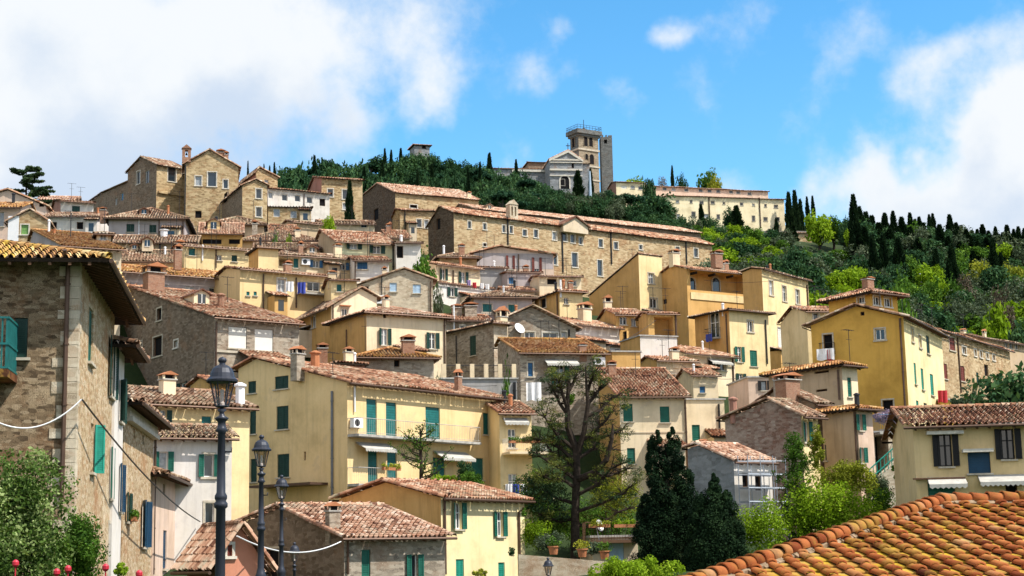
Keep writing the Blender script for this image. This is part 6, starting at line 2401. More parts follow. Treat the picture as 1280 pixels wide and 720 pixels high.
lab1b = 'slim dark cypress spiking out of the hilltop pines'
for (px, top, D, w_) in ((481, 187, 375, 7), (489, 188, 385, 6), (501, 186, 390, 7), (612, 192, 395, 8), (343, 205, 330, 6), (330, 207, 335, 5), (337, 209, 330, 6), (310, 204, 340, 5), (522, 214, 330, 9), (600, 205, 350, 8), (455, 210, 335, 9), (540, 206, 350, 8), (585, 212, 330, 8), (478, 205, 345, 10), (645, 200, 410, 7), (393, 196, 370, 9)):
    tree('cyp', px, top, D, w_, lab1b, G1b)
tree('cyp', 437, 228, 236, 13, 'thin dark cypress in front of the stone house on the upper slope', None)
G2 = 'round pines below the church'
lab2 = 'dark rounded pine on the slope below the church'
for (px, top, D, w_) in ((672, 222, 395, 34), (655, 226, 360, 34), (688, 234, 385, 32), (640, 232, 335, 32), (708, 238, 378, 32), (722, 244, 360, 30), (742, 240, 372, 36), (762, 242, 370, 40), (786, 242, 368, 40), (628, 238, 320, 28),
                         (704, 252, 340, 30), (680, 250, 330, 26), (750, 254, 350, 34), (778, 256, 350, 32), (664, 240, 345, 28), (612, 236, 322, 26), (730, 258, 340, 28), (690, 258, 320, 22), (648, 250, 310, 24), (806, 262, 345, 22)):
    tree('pine' if random.random() < .15 else 'holm', px, top, D, w_ * 1.25, lab2, G2, cr=.55)
random.seed(8)
for row in (252, 258, 264, 270, 276):
    for px in range(664, 822, 12):
        p_, D_ = ground_hit(px + random.uniform(-4, 4), row, 240, 400)
        if p_ is not None and D_ < 392:
            hh = random.uniform(3.5, 5.5)
            tree('holm' if random.random() < .75 else 'olive', px, row - hh * FPX / D_, D_, random.uniform(20, 28), lab2, G2, cr=.6)
tree('holm', 822, 238, 352, 48, 'large round dark pine standing against the cream monastery')
tree('cyp', 738, 212, 405, 9, 'small cypress at the foot of the bell tower')
tree('cyp', 722, 214, 412, 16, 'broad dark cypress in front of the church front')
tree('cyp', 611, 193, 402, 8, 'lone cypress left of the church wing on the skyline')
tree('holm', 810, 212, 400, 22, 'dark evergreen in front of the monastery, between its two wings', cr=.42)
tree('cyp', 840, 209, 430, 7, 'pointed cypress behind the monastery roof')
tree('holm', 852, 211, 432, 17, 'dark oval evergreen behind the monastery roof', cr=.4)
tree('green', 885, 209, 440, 40, 'wide green tree behind the monastery roof', cr=.4)
tree('yellow', 893, 216, 425, 26, 'yellow-green tree in front of the wide green tree behind the monastery', cr=.4)
tree('bare', 828, 216, 436, 18, 'half-bare tree behind the monastery roof', cr=.4)
tree('lime', 792, 218, 440, 40, 'low bright green scrub tree right of the ruined tower', cr=.4)
tree('cyp', 876, 256, 375, 11, 'small dark conifer in front of the monastery windows')
tree('holm', 910, 254, 370, 20, 'dark tall evergreen before the cream monastery wall', cr=.46)
tree('cyp', 920, 258, 368, 18, 'dark conifer beside the tall evergreen before the monastery wall')
tree('cyp', 970, 274, 372, 9, 'slim cypress before the retaining wall of the monastery')
tree('cyp', 991, 282, 366, 13, 'cypress in front of the small stone building by the monastery')

# ---- wooded slope on the right
G3 = 'cypresses on the wooded right slope'
lab3 = 'dark spire-shaped cypress among the trees of the wooded right slope'
for (px, top, D, w_) in ((986, 247, 400, 9), (993, 245, 395, 9), (1000, 256, 390, 8), (1008, 253, 400, 6), (1015, 252, 402, 6), (1075, 265, 350, 11), (1082, 271, 345, 12), (1090, 276, 350, 12), (1105, 272, 400, 10), (1116, 270, 395, 9),
                         (1126, 278, 360, 13), (1137, 272, 385, 8), (1144, 280, 380, 9), (1149, 277, 390, 8), (1154, 284, 372, 9), (1161, 274, 400, 6), (1165, 273, 402, 7), (1175, 287, 350, 13), (1187, 274, 400, 9), (1194, 284, 390, 9),
                         (1202, 287, 400, 8), (1208, 292, 385, 9), (1214, 293, 400, 7), (1221, 292, 410, 7), (1228, 286, 405, 9), (1236, 294, 390, 8), (1244, 289, 410, 7), (1252, 296, 400, 7), (1259, 287, 408, 9), (1266, 292, 400, 7), (1273, 289, 410, 8), (1279, 291, 402, 8), (1290, 292, 405, 9),
                         (1098, 284, 330, 13), (1112, 292, 322, 12), (1080, 290, 318, 13), (1135, 296, 325, 11), (1160, 300, 330, 12), (1240, 305, 300, 11), (1188, 312, 300, 12), (1146, 304, 318, 11), (1122, 305, 305, 14), (1104, 300, 300, 12),
                         (1206, 305, 330, 9), (1222, 306, 340, 9), (1260, 306, 340, 9), (1170, 318, 290, 11), (1215, 330, 268, 13), (1250, 322, 300, 9), (1186, 330, 270, 10), (1090, 300, 300, 11), (1152, 292, 345, 10), (1198, 300, 350, 8), (1232, 300, 360, 8)):
    tree('cyp', px + random.uniform(-1, 1), top - 5, D, w_ * 1.45, lab3, G3)
random.seed(3)
for i in range(70):
    px = random.uniform(1074, 1285)
    row = 292 + (px - 1080) * .06 + random.uniform(0, 26)
    p_, D_ = ground_hit(px, row + 22, 240, 450)
    if p_ is not None:
        tree('cyp', px, row - random.uniform(0, 14), D_, random.uniform(11, 16), lab3, G3)
tree('cyp', 1066, 245, 320, 17, 'tallest dark cypress on the wooded slope, towering over its neighbours')
tree('lime', 1022, 258, 350, 46, 'bright green spreading tree right of the monastery cypresses', cr=.5)
tree('green', 1040, 264, 355, 36, 'mid green tree beside the bright spreading one, below the tall cypress', cr=.5)
tree('holm', 1054, 266, 352, 16, 'dark round tree just left of the tallest cypress', cr=.5)
KINDS = (('holm', 'dark evergreen bush tree on the wooded right slope', 'dark evergreens on the wooded right slope'),
         ('olive', 'grey-green olive-like tree on the wooded right slope', 'grey-green trees on the wooded right slope'),
         ('green', 'mid green leafy tree on the wooded right slope', 'mid green trees on the wooded right slope'),
         ('lime', 'bright fresh green tree on the wooded right slope', 'bright green trees on the wooded right slope'))
random.seed(11)
cnt = 0
for row in np.arange(276, 446, 9.5):
    px = 872 + random.uniform(0, 12)
    while px < 1345:
        # skyline of the wood falls to the right
        sky_row = 282 + (px - 1080) * .07 if px > 1060 else (322 if px > 1010 else 318)
        if px < 1000:
            sky_row = 312 if px < 930 else 316
        if row > sky_row:
            p_, D_ = ground_hit(px, row, 130, 460)
            if p_ is not None:
                k = random.random()
                if px < 960:
                    kind = KINDS[3 if k < .24 else (2 if k < .58 else (1 if k < .8 else 0))]
                elif row < 330:
                    kind = KINDS[0 if k < .6 else (1 if k < .84 else (2 if k < .95 else 3))]
                elif row < 375:
                    kind = KINDS[0 if k < .36 else (1 if k < .62 else (2 if k < .90 else 3))]
                else:
                    kind = KINDS[0 if k < .26 else (1 if k < .44 else (2 if k < .80 else 3))]
                hh = random.uniform(3.5, 7.5)
                wpx = random.uniform(4.5, 8.0) * FPX / D_
                tp = row - hh * FPX / D_
                if tp > sky_row - 16:
                    tree(kind[0], px, tp, D_, wpx, kind[1], kind[2], cr=.52)
                    cnt += 1
        px += random.uniform(17, 27) * (1.0 if row < 340 else 1.25)
for row in np.arange(264, 326, 7.5):
    px = 796 + random.uniform(0, 10)
    while px < 985:
        if row > 262 + (px - 800) * .17 + (16 if px > 846 else 0) and not (px > 925 and row < 300):
            p_, D_ = ground_hit(px, row, 240, 400)
            if p_ is not None:
                k = random.random()
                kind = KINDS[3 if k < .28 else (2 if k < .62 else (1 if k < .85 else 0))]
                if px < 860:
                    kind = KINDS[0 if k < .7 else 1]
                hh = random.uniform(3.0, 5.0)
                tree(kind[0], px, row - hh * FPX / D_, D_, random.uniform(4.0, 6.5) * FPX / D_, kind[1], kind[2], cr=.55)
        px += random.uniform(13, 20)
print('slope trees', cnt)
for (px, top, D, w_, lb) in ((1222, 322, 262, 46, 'wide yellow-green tree in the middle of the wooded slope'), (1262, 318, 268, 40, 'yellow-green tree near the right edge of the wooded slope'), (1240, 376, 205, 60, 'glowing yellow-green tree above the stone row house')):
    tree('yellow' if D > 210 else 'lime', px, top, D, w_, lb, cr=.5)
for (px, top, D, w_, lb) in ((1204, 336, 250, 36, 'pinkish leafless thicket tree on the wooded slope'), (1250, 346, 232, 40, 'brown leafless tree under the yellow-green trees')):
    tree('bare', px, top, D, w_, lb, cr=.5)
tree('green', 1122, 330, 215, 46, 'spreading green conifer just behind the villa turret', cr=.5)
tree('holm', 1190, 392, 190, 52, 'dark rounded hedge tree behind the stone row house', cr=.5)
tree('holm', 1275, 396, 190, 60, 'dark tree at the right edge above the brown upper house', cr=.5)
m = MB()
p_ = P(1150, 342, 300)
z0 = ground(p_.x, p_.y)
m.tube([(p_.x, p_.y, z0 - .3), (p_.x, p_.y, p_.z)], [.22, .14], 7)
tag(m.build('mast', WHITEPL), 'thin white mast among the trees of the wooded slope', 'mast')
m = MB()
p_ = P(737, 214, 330)
q_ = P(741, 268, 330)
m.tube([(p_.x, p_.y, q_.z - 3), (p_.x, p_.y, p_.z)], [.55, .18], 8)
tag(m.build('mast', plain('pale_blue_steel', (.36, .46, .56), .4, .4)), 'pale blue tapering mast rising between church and convent roof', 'mast')

# ---- single trees of the town
tree('green', 530, 307, 163, 44, 'round-headed leafy tree like a lollipop beside the pale stone gable', cr=.40)
tree('olive', 548, 346, 156, 20, 'trailing green growth under the lollipop tree', name='shrub', cat='shrub', cr=.5)
tree('olive', 1208, 474, 122, 60, 'grey-green olive tree below the stone row house', cr=.5)
tree('holm', 1258, 446, 116, 104, 'big dark evergreen at the right edge below the stone row house', cr=.5)
tree('olive', 1236, 492, 108, 60, 'low grey-green bush between the olive tree and the dark evergreen', name='shrub', cat='shrub', cr=.55)
tree('lime', 411, 264, 200, 22, 'bright green bush on the upper roofs below the white terrace house', name='shrub', cat='shrub', cr=.5)
tree('green', 345, 284, 180, 14, 'small roof-garden bush beside the steep reddish roof', name='shrub', cat='shrub', cr=.5)
tree('lime', 361, 285, 179, 12, 'tiny bright bush in the roof garden', name='shrub', cat='shrub', cr=.5)
tree('olive', 548, 452, 119, 20, 'potted green bush at the left end of the roof terrace', name='shrub', cat='shrub', cr=.6)
tree('green', 632, 444, 120, 22, 'leafy climber at the right end of the roof terrace', name='shrub', cat='shrub', cr=.6)

# cedar on the left skyline
g = np.random.default_rng(5)
p_ = P(32, 250, 225)
z0 = ground(p_.x, p_.y)
H_ = P(32, 207, 225).z - z0
e = tag(empty('cedar_tree', (p_.x, p_.y, z0)), 'flat-layered dark cedar on the left skyline', 'tree')
m = MB()
m.tube([(0, 0, -.3), (.1, 0, H_ * .5), (0, 0, H_ * .96)], [.30, .2, .05], 7)
cen, cr_ = [], []
for i in range(34):
    t = .18 + .80 * i / 34
    a = g.uniform(0, 6.28)
    ln = (1 - t) ** .62 * 6.0 + .5
    zz = H_ * t
    m.tube([(0, 0, zz), (math.cos(a) * ln, math.sin(a) * ln, zz + ln * .16)], [.07, .02], 5)
    for k in range(5):
        f = .3 + .7 * k / 4
        cen.append((math.cos(a) * ln * f + g.normal(0, .2), math.sin(a) * ln * f + g.normal(0, .2), zz + ln * f * .16 + .1))
        cr_.append(.55 * (1.2 - .4 * f))
m.build('trunk', BARK, e)
V, Q, r = leafcloud(cen, np.array(cr_) * 1.25, 80, .17, g, squash=.34)
quads_obj('crown', V, Q, r, L_DKNEED, e)
tree('green', 40, 240, 215, 26, 'green bush at the foot of the skyline cedar', name='shrub', cat='shrub', cr=.5)


# ---- the heavily pruned cedar in the middle
def world_px(px, py, D):
    return P(px, py, D)


g = np.random.default_rng(21)
Dc = 94.0
b_ = P(719, 700, Dc)
zc = b_.z - 1.0
e = tag(empty('cedar_tree', (b_.x, b_.y, zc)), 'big pruned cedar with dark bare limbs in the middle of the gardens', 'tree')
m = MB()


def rel(px, py, dd=0.):
    q = P(px, py, Dc + dd)
    return (q.x - b_.x, q.y - b_.y, q.z - zc)


m.tube([rel(719, 716), rel(719, 690), rel(719, 640), rel(721, 590), rel(720, 560)], [.30, .28, .26, .23, .20], 10)
m.tube([rel(720, 562), rel(710, 535), rel(709, 505), rel(711, 478), rel(712, 470)], [.22, .18, .14, .10, .04], 8)
m.tube([rel(721, 572), rel(730, 540, -.3), rel(735, 505, -.4), rel(733, 480, -.4), rel(732, 458, -.4)], [.19, .15, .12, .08, .04], 8)
m.tube([rel(721, 600), rel(745, 590, -1), rel(758, 575, -1.4), rel(765, 548, -1.6), rel(766, 530, -1.6)], [.21, .19, .16, .11, .05], 8)
LIMBS = [((719, 620), (748, 605), (764, 585), (790, 575), -1.5), ((720, 640), (750, 630), (778, 618), (796, 600), -1.), ((719, 655), (745, 660), (772, 640), (800, 632), .5), ((720, 600), (700, 585), (682, 575), (662, 562), -1.),
         ((718, 575), (700, 560), (684, 552), (664, 548), .5), ((716, 560), (698, 545), (686, 530), (676, 512), -.8), ((722, 555), (742, 540), (758, 525), (770, 505), -1.2), ((711, 520), (700, 505), (693, 490), (690, 478), .3),
         ((734, 505), (744, 495), (750, 485), (752, 470), .2), ((709, 510), (703, 492), (700, 480), (698, 470), -.6), ((735, 520), (752, 512), (764, 498), (776, 492), .8), ((730, 545), (750, 548), (770, 540), (786, 532), .4),
         ((720, 630), (695, 622), (678, 612), (660, 606), .9), ((719, 610), (705, 600), (690, 600), (668, 590), -1.4), ((745, 590), (760, 595), (775, 590), (792, 582), -.5), ((718, 590), (708, 575), (690, 565), (672, 540), 1.2),
         ((734, 490), (738, 478), (742, 470), (744, 460), -.4), ((710, 490), (716, 480), (720, 470), (722, 462), .4), ((720, 575), (740, 562), (752, 560), (775, 562), 1.4), ((719, 648), (700, 652), (685, 648), (668, 640), .8)]
tips, mids = [], []
for (a, b, c, d, dz) in LIMBS:
    A_, B_, C_, D_ = rel(*a), rel(*b, dz * .4), rel(*c, dz * .8), rel(*d, dz)
    m.tube([A_, B_, C_, D_], [.12, .095, .065, .02], 7)
    tips.append(D_)
    mids += [C_, tuple((np.array(C_) + np.array(D_)) / 2), tuple((np.array(B_) + np.array(C_)) / 2)]
    for base_ in (B_, C_, tuple((np.array(C_) + np.array(D_)) / 2), tuple((np.array(B_) + np.array(C_)) / 2)):
        for k in range(8):
            v_ = unit(g.normal(size=3) * np.array([1, 1, .5]) + np.array([0, 0, .35])) * g.uniform(.4, 1.15)
            q = np.array(base_)
            m.tube([tuple(q), tuple(q + v_ * .5 + g.normal(0, .05, 3)), tuple(q + v_)], [.035, .022, .008], 4)
            if g.uniform() < .6:
                tips.append(tuple(q + v_))
m.build('trunk', BARK, e)
tips = np.array(tips + mids)
# tufts left on the limbs: mostly towards the left flank, lower down
wgt = np.clip(.30 - tips[:, 0] * .09 + (tips[:, 2] < 6.0) * .12, .20, .7)
keep = tips[g.uniform(size=len(tips)) < wgt]
V, Q, r = leafcloud(np.repeat(keep, 2, 0) + g.normal(0, .22, (len(keep) * 2, 3)), .34, 52, .085, g, squash=.6, asp=.22)
quads_obj('crown', V, Q, r, L_NEEDLE, e)
kd = tips[g.uniform(size=len(tips)) < .26]
V, Q, r = leafcloud(kd + g.normal(0, .15, kd.shape), .36, 60, .085, g, squash=.5, asp=.25)
quads_obj('crown', V, Q, r, L_DKNEED, e)
lowl = np.array([rel(px, py, dd) for px, py, dd in zip(g.uniform(656, 708, 44), g.uniform(590, 650, 44), g.uniform(-1.6, 1.6, 44))])
V, Q, r = leafcloud(lowl, .45, 60, .10, g, squash=.55, asp=.3)
quads_obj('crown', V, Q, r, L_DKNEED, e)


# ---- the two dense cypresses
def big_cypress(px, top, base, D, w_, seed, label, lobes):
    p = P(px, base, D)
    hh = P(px, top, D).z - p.z
    e = tag(empty('cypress_tree', (p.x, p.y, p.z)), label, 'tree')
    g = np.random.default_rng(seed)
    k = D / FPX
    cen, rad = [], []
    for (dx, dz0, dz1, wd) in lobes:
        n = int(70 * (dz1 - dz0)) + 8
        for i in range(n):
            t = dz0 + (dz1 - dz0) * (i + g.uniform(0, 1)) / n
            tt = (t - dz0) / (dz1 - dz0)
            rr = wd * k * min(1, (tt / .18) ** .5) * (1 - tt) ** .45
            a = g.uniform(0, 6.28)
            q = rr * .72 * g.uniform(.4, 1) ** .5
            cen.append((dx * k + q * math.cos(a), q * math.sin(a) * .9, t * hh))
            rad.append(max(.10, rr * .40 * g.uniform(.7, 1.2)))
    V, Q, r = leafcloud(cen, np.array(rad), 260, .055, g, up=.6, squash=1.35, rough=.6, asp=.45, hollow=.4)
    quads_obj('crown', V, Q, r, L_CYP, e)
    m = MB()
    m.tube([(0, 0, -.4), (0, 0, hh * .2), (0, 0, hh * .6), (0, 0, hh * .85)], [.22, .2, .12, .04], 7)
    m.build('trunk', BARK, e)


big_cypress(838, 535, 722, 78, 34, 3, 'dense dark cypress clump with a double top, the taller of the garden pair', [(-10, .0, .98, 34), (8, .0, 1.0, 32), (22, .0, .80, 30), (-28, 0, .55, 26), (14, 0, .62, 42), (-18, .0, .92, 18)])
big_cypress(894, 594, 722, 76, 30, 4, 'shorter rounded dark cypress on the right of the garden pair', [(0, 0, .94, 38), (-14, 0, .80, 30), (16, 0, .84, 34), (4, 0, 1.0, 20), (26, 0, .55, 26)])


# ---- magnolia, topiary and hedge on the terrace of the yellow house
def sparse_tree(px, top, base, D, w_, label, name, seed, leafm, leaf, nl, base_z=None):
    p = P(px, base, D)
    hh = P(px, top, D).z - p.z
    e = tag(empty(name, (p.x, p.y, p.z)), label, 'tree')
    g = np.random.default_rng(seed)
    k = D / FPX * w_ / 2
    m = MB()
    m.tube([(0, 0, -.5), (.04, 0, hh * .4), (0, .03, hh * .97)], [.13, .10, .03], 7)
    tips = []
    for i in range(26):
        t = .12 + .8 * i / 26
        a = g.uniform(0, 6.28)
        ln = k * (1.1 - .75 * abs(t - .35)) * g.uniform(.6, 1.05)
        z = hh * t
        dv = np.array([math.cos(a), math.sin(a), 0])
        q1 = dv * ln * .5 + np.array([0, 0, z + ln * .15])
        q2 = dv * ln + np.array([0, 0, z + ln * .55])
        m.tube([(0, 0, z), tuple(q1), tuple(q2)], [.05, .032, .010], 5)
        tips += [q2, (q1 + q2) / 2, q1]
        for k2 in range(3):
            v_ = unit(g.normal(size=3) + np.array([0, 0, .8])) * ln * .35
            m.tube([tuple(q1), tuple(q1 + v_)], [.018, .006], 4)
            tips.append(q1 + v_)
    m.build('trunk', BARK, e)
    V, Q, r = leafcloud(np.array(tips), .16, nl, leaf, g, asp=.4)
    quads_obj('crown', V, Q, r, leafm, e)
    return e


sparse_tree(526, 533, 612, 93, 78, 'small half-bare magnolia in front of the yellow house balconies', 'magnolia_tree', 9, L_GREEN, .075, 9)


def shrub(px, py, D, wpx, hpx, label, leafm, leaf=.06, K=40, per=160, name='shrub', cat='shrub', crad=.36, group=None, depth=None, flat=1.0):
    p = P(px, py, D)
    g = np.random.default_rng(int(px * 7 + py))
    k = D / FPX
    rx, rz = wpx * k / 2, hpx * k / 2
    ry = depth or min(rx, 1.6)
    c = sphere_pts(K, g, .2, .85) * np.array([rx, ry, rz])
    V, Q, r = leafcloud(c, crad * min(rx, rz, ry) * g.uniform(.8, 1.6, K), per, leaf, g)
    o = quads_obj(name, V, Q, r, leafm)
    o.location = p
    return tag(o, label, cat, group)


shrub(582, 592, 98, 23, 44, 'clipped conical topiary at the right end of the yellow house terrace', L_HOLM, .05, 34, 150)
shrub(588, 603, 97, 38, 24, 'bright clipped hedge on the terrace beside the topiary', L_GREEN, .05, 34, 150)
shrub(550, 602, 97, 36, 24, 'loose leafy bush between magnolia and hedge', L_LIME, .055, 26, 90)
# near shrubs at the lower left
shrub(18, 664, 31, 150, 236, 'large glossy light-speckled shrub at the lower left corner', L_PRIVET, .040, 130, 260, crad=.26, depth=1.5)
shrub(100, 690, 33, 64, 130, 'smaller darker shrub leaning against the large glossy one', L_GREEN, .030, 60, 220, crad=.34, depth=.8)
shrub(151, 712, 42, 16, 24, 'small bright bush at the foot of the street houses', L_LIME, .03, 14, 90)
# garden growth on the right
sparse_tree(1000, 546, 700, 80, 62, 'light green young deodar rising in front of the purple stone gable', 'deodar_tree', 31, L_GREEN, .075, 26)
g = np.random.default_rng(77)
cen = [(math.cos(a) * r_ * (1.05 - t), math.sin(a) * r_ * (1.05 - t), t) for a, r_, t in zip(g.uniform(0, 6.28, 110), g.uniform(.3, 1, 110) ** .5, g.uniform(.02, 1, 110))]
hb = P(1000, 705, 80)
hh = P(1000, 548, 80).z - hb.z
V, Q, r = leafcloud(np.array(cen) * np.array([1.5, 1.5, hh]), .40, 70, .06, g, squash=.5, asp=.4)
dz = quads_obj('crown', V, Q, r, L_GREEN, [o for o in bpy.data.objects if o.name.startswith('deodar_tree')][0])
shrub(1021, 562, 96, 20, 76, 'yellow-green climber covering the house corner beside the stained house', L_YEL, .06, 36, 90, name='climber', cat='climber', depth=.7)
shrub(1058, 596, 90, 110, 50, 'mounded yellow-flowering creeper along the garden wall', L_YEL, .06, 60, 110, name='climber', cat='climber', depth=1.0)
shrub(1096, 608, 93, 40, 28, 'greyish creeper with faded blossom below the yellow one', L_OLIVE, .05, 40, 110, name='climber', cat='climber', depth=.9)
shrub(1036, 640, 79, 140, 84, 'bright green hedge filling the garden below the stained house', L_LIME, .07, 90, 120, name='hedge', cat='hedge', depth=1.8)
shrub(955, 660, 78, 80, 76, 'fresh green bush right of the rounded cypress', L_LIME, .06, 50, 120, depth=1.4)
shrub(1102, 640, 86, 40, 60, 'mid green bush in front of the stone steps', L_GREEN, .06, 46, 110, depth=1.2)
shrub(1004, 690, 80, 110, 50, 'dark hedge strip just behind the near tiled roof', L_GREEN, .06, 60, 110, name='hedge', cat='hedge', depth=1.2)
shrub(790, 716, 64, 150, 40, 'sunlit bright hedge along the bottom edge in front of the cypresses', L_LIME, .055, 90, 120, name='hedge', cat='hedge', depth=1.4)
shrub(1110, 521, 104, 44, 20, 'mauve wisteria in bloom above the blue balcony', L_WIST, .055, 40, 110, name='wisteria', cat='climber', depth=.9)
shrub(1119, 590, 98, 8, 34, 'thin green plant climbing the stone retaining house', L_GREEN, .05, 16, 70, name='climber', cat='climber', depth=.3)
shrub(672, 618, 99, 56, 70, 'dark green bush behind the cedar trunk on the left', L_GREEN, .07, 50, 100, depth=1.5)
shrub(770, 622, 98, 76, 56, 'yellowish green bush behind the cedar trunk on the right', L_YEL, .06, 60, 70, depth=1.6)
shrub(745, 655, 101, 130, 70, 'dense green garden bushes behind the cedar and the wooden deck', L_GREEN, .07, 90, 110, depth=1.6)
shrub(668, 668, 92, 50, 40, 'bright green bush left of the cedar foot', L_LIME, .06, 36, 90, depth=1.2)
shrub(695, 652, 96, 66, 44, 'leafy undergrowth around the foot of the cedar', L_GREEN, .06, 50, 100, depth=1.6)
shrub(686, 678, 84, 44, 26, 'olive bush in pots on the garden wall', L_OLIVE, .05, 36, 90, depth=.8)
shrub(735, 688, 83, 40, 22, 'grey-green spiky plant on the garden wall', L_OLIVE, .06, 26, 70, depth=.7)
shrub(655, 640, 86, 10, 12, 'green plant on the lowest flower balcony', L_GREEN, .04, 12, 60, depth=.4)
shrub(714, 498, 125, 16, 14, 'small green bush by the awning door', L_GREEN, .06, 16, 60, depth=.5)
shrub(640, 690, 84, 12, 12, 'small dark bush at the corner of the lemon house', L_HOLM, .04, 12, 60, depth=.4)
shrub(600, 717, 70, 22, 12, 'tuft of green at the bottom edge below the lemon house', L_YEL, .04, 14, 60, depth=.4)
shrub(844, 580, 118, 30, 60, 'bushy growth between cypress and cream house', L_OLIVE, .06, 26, 60, depth=1.0)

# ================================================================== walls, steps and street things
m = MB()
a, b = P(648, 693, 81), P(760, 702, 81)
m.hexa([(a.x, a.y, -4), (b.x, b.y, -4), (b.x, b.y + .5, -4), (a.x, a.y + .5, -4), (a.x, a.y, a.z), (b.x, b.y, b.z), (b.x, b.y + .5, b.z), (a.x, a.y + .5, a.z)])
tag(m.build('garden_wall', ST_PALE), 'pale stone garden wall topped with flower pots below the cedar', 'wall')
m = MB()
a, b = P(1088, 606, 99), P(1124, 574, 99)
m.hexa([(a.x, a.y, -2), (b.x, b.y, -2), (b.x, b.y + 1.4, -2), (a.x, a.y + 1.4, -2), (a.x, a.y, a.z), (b.x, b.y, b.z), (b.x, b.y + 1.4, b.z), (a.x, a.y + 1.4, a.z)])
st = m.build('stone_stair', ST_PALE)
tag(st, 'sloping stone stair wall with a teal handrail rising to the blue balcony', 'stairs')
m = MB()
for hz in (.35, .95):
    m.tube([(a.x, a.y, a.z + hz), (b.x, b.y, b.z + hz)], .045, 6)
for i in range(9):
    t = i / 8
    q = a.lerp(b, t)
    m.tube([q, (q.x, q.y, q.z + .95)], .03, 5)
m.build('handrail', SHUT['v'], st)


def lamp(px, top, D, label):
    """cast-iron lamp post with a four-sided lantern"""
    p = P(px, top, D)
    zg = min(ground(p.x, p.y), p.z - 3.4) - .05
    Hh = p.z - zg
    e = tag(empty('street_lamp', (p.x, p.y, zg)), label, 'street lamp', 'iron street lamps along the road')
    s_ = 1.0
    lh = .86
    zl = Hh - lh          # foot of the lantern
    m = MB()
    prof = [(.20, 0), (.20, .12), (.15, .18), (.15, .75), (.17, .80), (.12, .92), (.088, 1.05), (.086, 1.35)]
    zr = Hh - 2.55
    prof += [(.080, zr), (.115, zr + .03), (.115, zr + .09), (.085, zr + .13), (.105, zr + .17), (.105, zr + .22), (.076, zr + .27), (.062, zl - .42), (.11, zl - .38), (.075, zl - .33), (.065, zl - .24), (.10, zl - .20), (.12, zl - .17), (.05, zl - .13), (.04, zl - .08), (.08, zl - .03), (.03, zl)]
    m.lathe((0, 0, 0), prof, 14)
    m.tube([(.05, 0, zr + .95), (.17, 0, zr + .95), (.17, 0, zr + 1.02)], .016, 5)
    m.build('post', LAMPMET, e, True)
    # lantern frame
    rot = Matrix.Rotation(R(22), 4, 'Z')
    m = MB()
    n = 6
    rb, rt = .105, .205
    zb, zt = zl + .03, zl + .46
    ring = lambda r_, z: [(r_ * math.cos(2 * math.pi * j / n + .3), r_ * math.sin(2 * math.pi * j / n + .3), z) for j in range(n)]
    A_, B_ = ring(rb, zb), ring(rt, zt)
    for j in range(n):
        m.tube([A_[j], B_[j]], .013, 5)
        m.tube([A_[j], A_[(j + 1) % n]], .014, 5)
        m.tube([B_[j], B_[(j + 1) % n]], .016, 5)
    m.lathe((0, 0, 0), [(0, zb - .03), (.09, zb - .02), (.11, zb)], n)
    m.lathe((0, 0, 0), [(.265, zt - .02), (.27, zt + .015), (.215, zt + .06), (.20, zt + .13), (.165, zt + .21), (.10, zt + .26), (.055, zt + .275), (.05, zt + .31), (.07, zt + .33), (.075, zt + .36), (.05, zt + .395), (.012, zt + .41), (0, zt + .42)], 18)
    m.build('lantern', LAMPMET, e)
    m = MB()
    m.faces(ring(rb - .006, zb + .01) + ring(rt - .008, zt - .02), [(j, (j + 1) % n, (j + 1) % n + n, j + n) for j in range(n)])
    m.build('glass', LGLASS, e)
    m = MB()
    m.lathe((0, 0, 0), [(.0, zb), (.045, zb + .01), (.045, zb + .06), (.032, zb + .07), (.032, zb + .27), (.02, zb + .29), (0, zb + .295)], 10)
    m.build('bulb', WHITEPL, e)
    return e


s = NT('lantern_glass')
tb = s.n('ShaderNodeBsdfTransparent')
tb.inputs[0].default_value = (.86, .80, .76, 1)
gb = s.n('ShaderNodeBsdfGlossy')
gb.inputs['Roughness'].default_value = .08
gb.inputs['Color'].default_value = (.8, .8, .8, 1)
ms = s.n('ShaderNodeMixShader')
ms.inputs[0].default_value = .14
s.l(tb.outputs[0], ms.inputs[1])
s.l(gb.outputs[0], ms.inputs[2])
s.l(ms.outputs[0], s.out.inputs[0])
LGLASS = s.m
lamp(278, 447, 27, 'tallest and nearest iron lamp post, its lantern against the yellow house')
lamp(327, 544, 43, 'second iron lamp post, lantern against the ochre end wall')
lamp(352, 594, 58, 'third iron lamp post, standing in front of the grey stone gable')
lamp(368, 678, 73, 'lowest iron lamp post of the row, lantern just above the bottom edge')
lamp(685, 697, 78, 'small iron lamp in front of the garden wall below the cedar')

# festoon cables
def swag(p0, p1, sag, r, mat, name, label, n=24):
    m = MB()
    m.tube([p0.lerp(p1, i / n) - Vector((0, 0, sag * 4 * (i / n) * (1 - i / n))) for i in range(n + 1)], r, 6)
    return tag(m.build(name, mat), label, 'cable')


swag(P(102, 499, 46.5), P(-60, 478, 44.5), 1.05, .022, WHITEPL, 'cable', 'white cable swagging from the corner of the tall stone house')
swag(P(296, 670, 61), P(426, 677, 74), .55, .028, WHITEPL, 'cable', 'white cable hanging across the front of the grey stone gable')
swag(P(103, 500, 46), P(250, 652, 80), .4, .03, METAL, 'cable', 'dark cable running down along the street house walls')
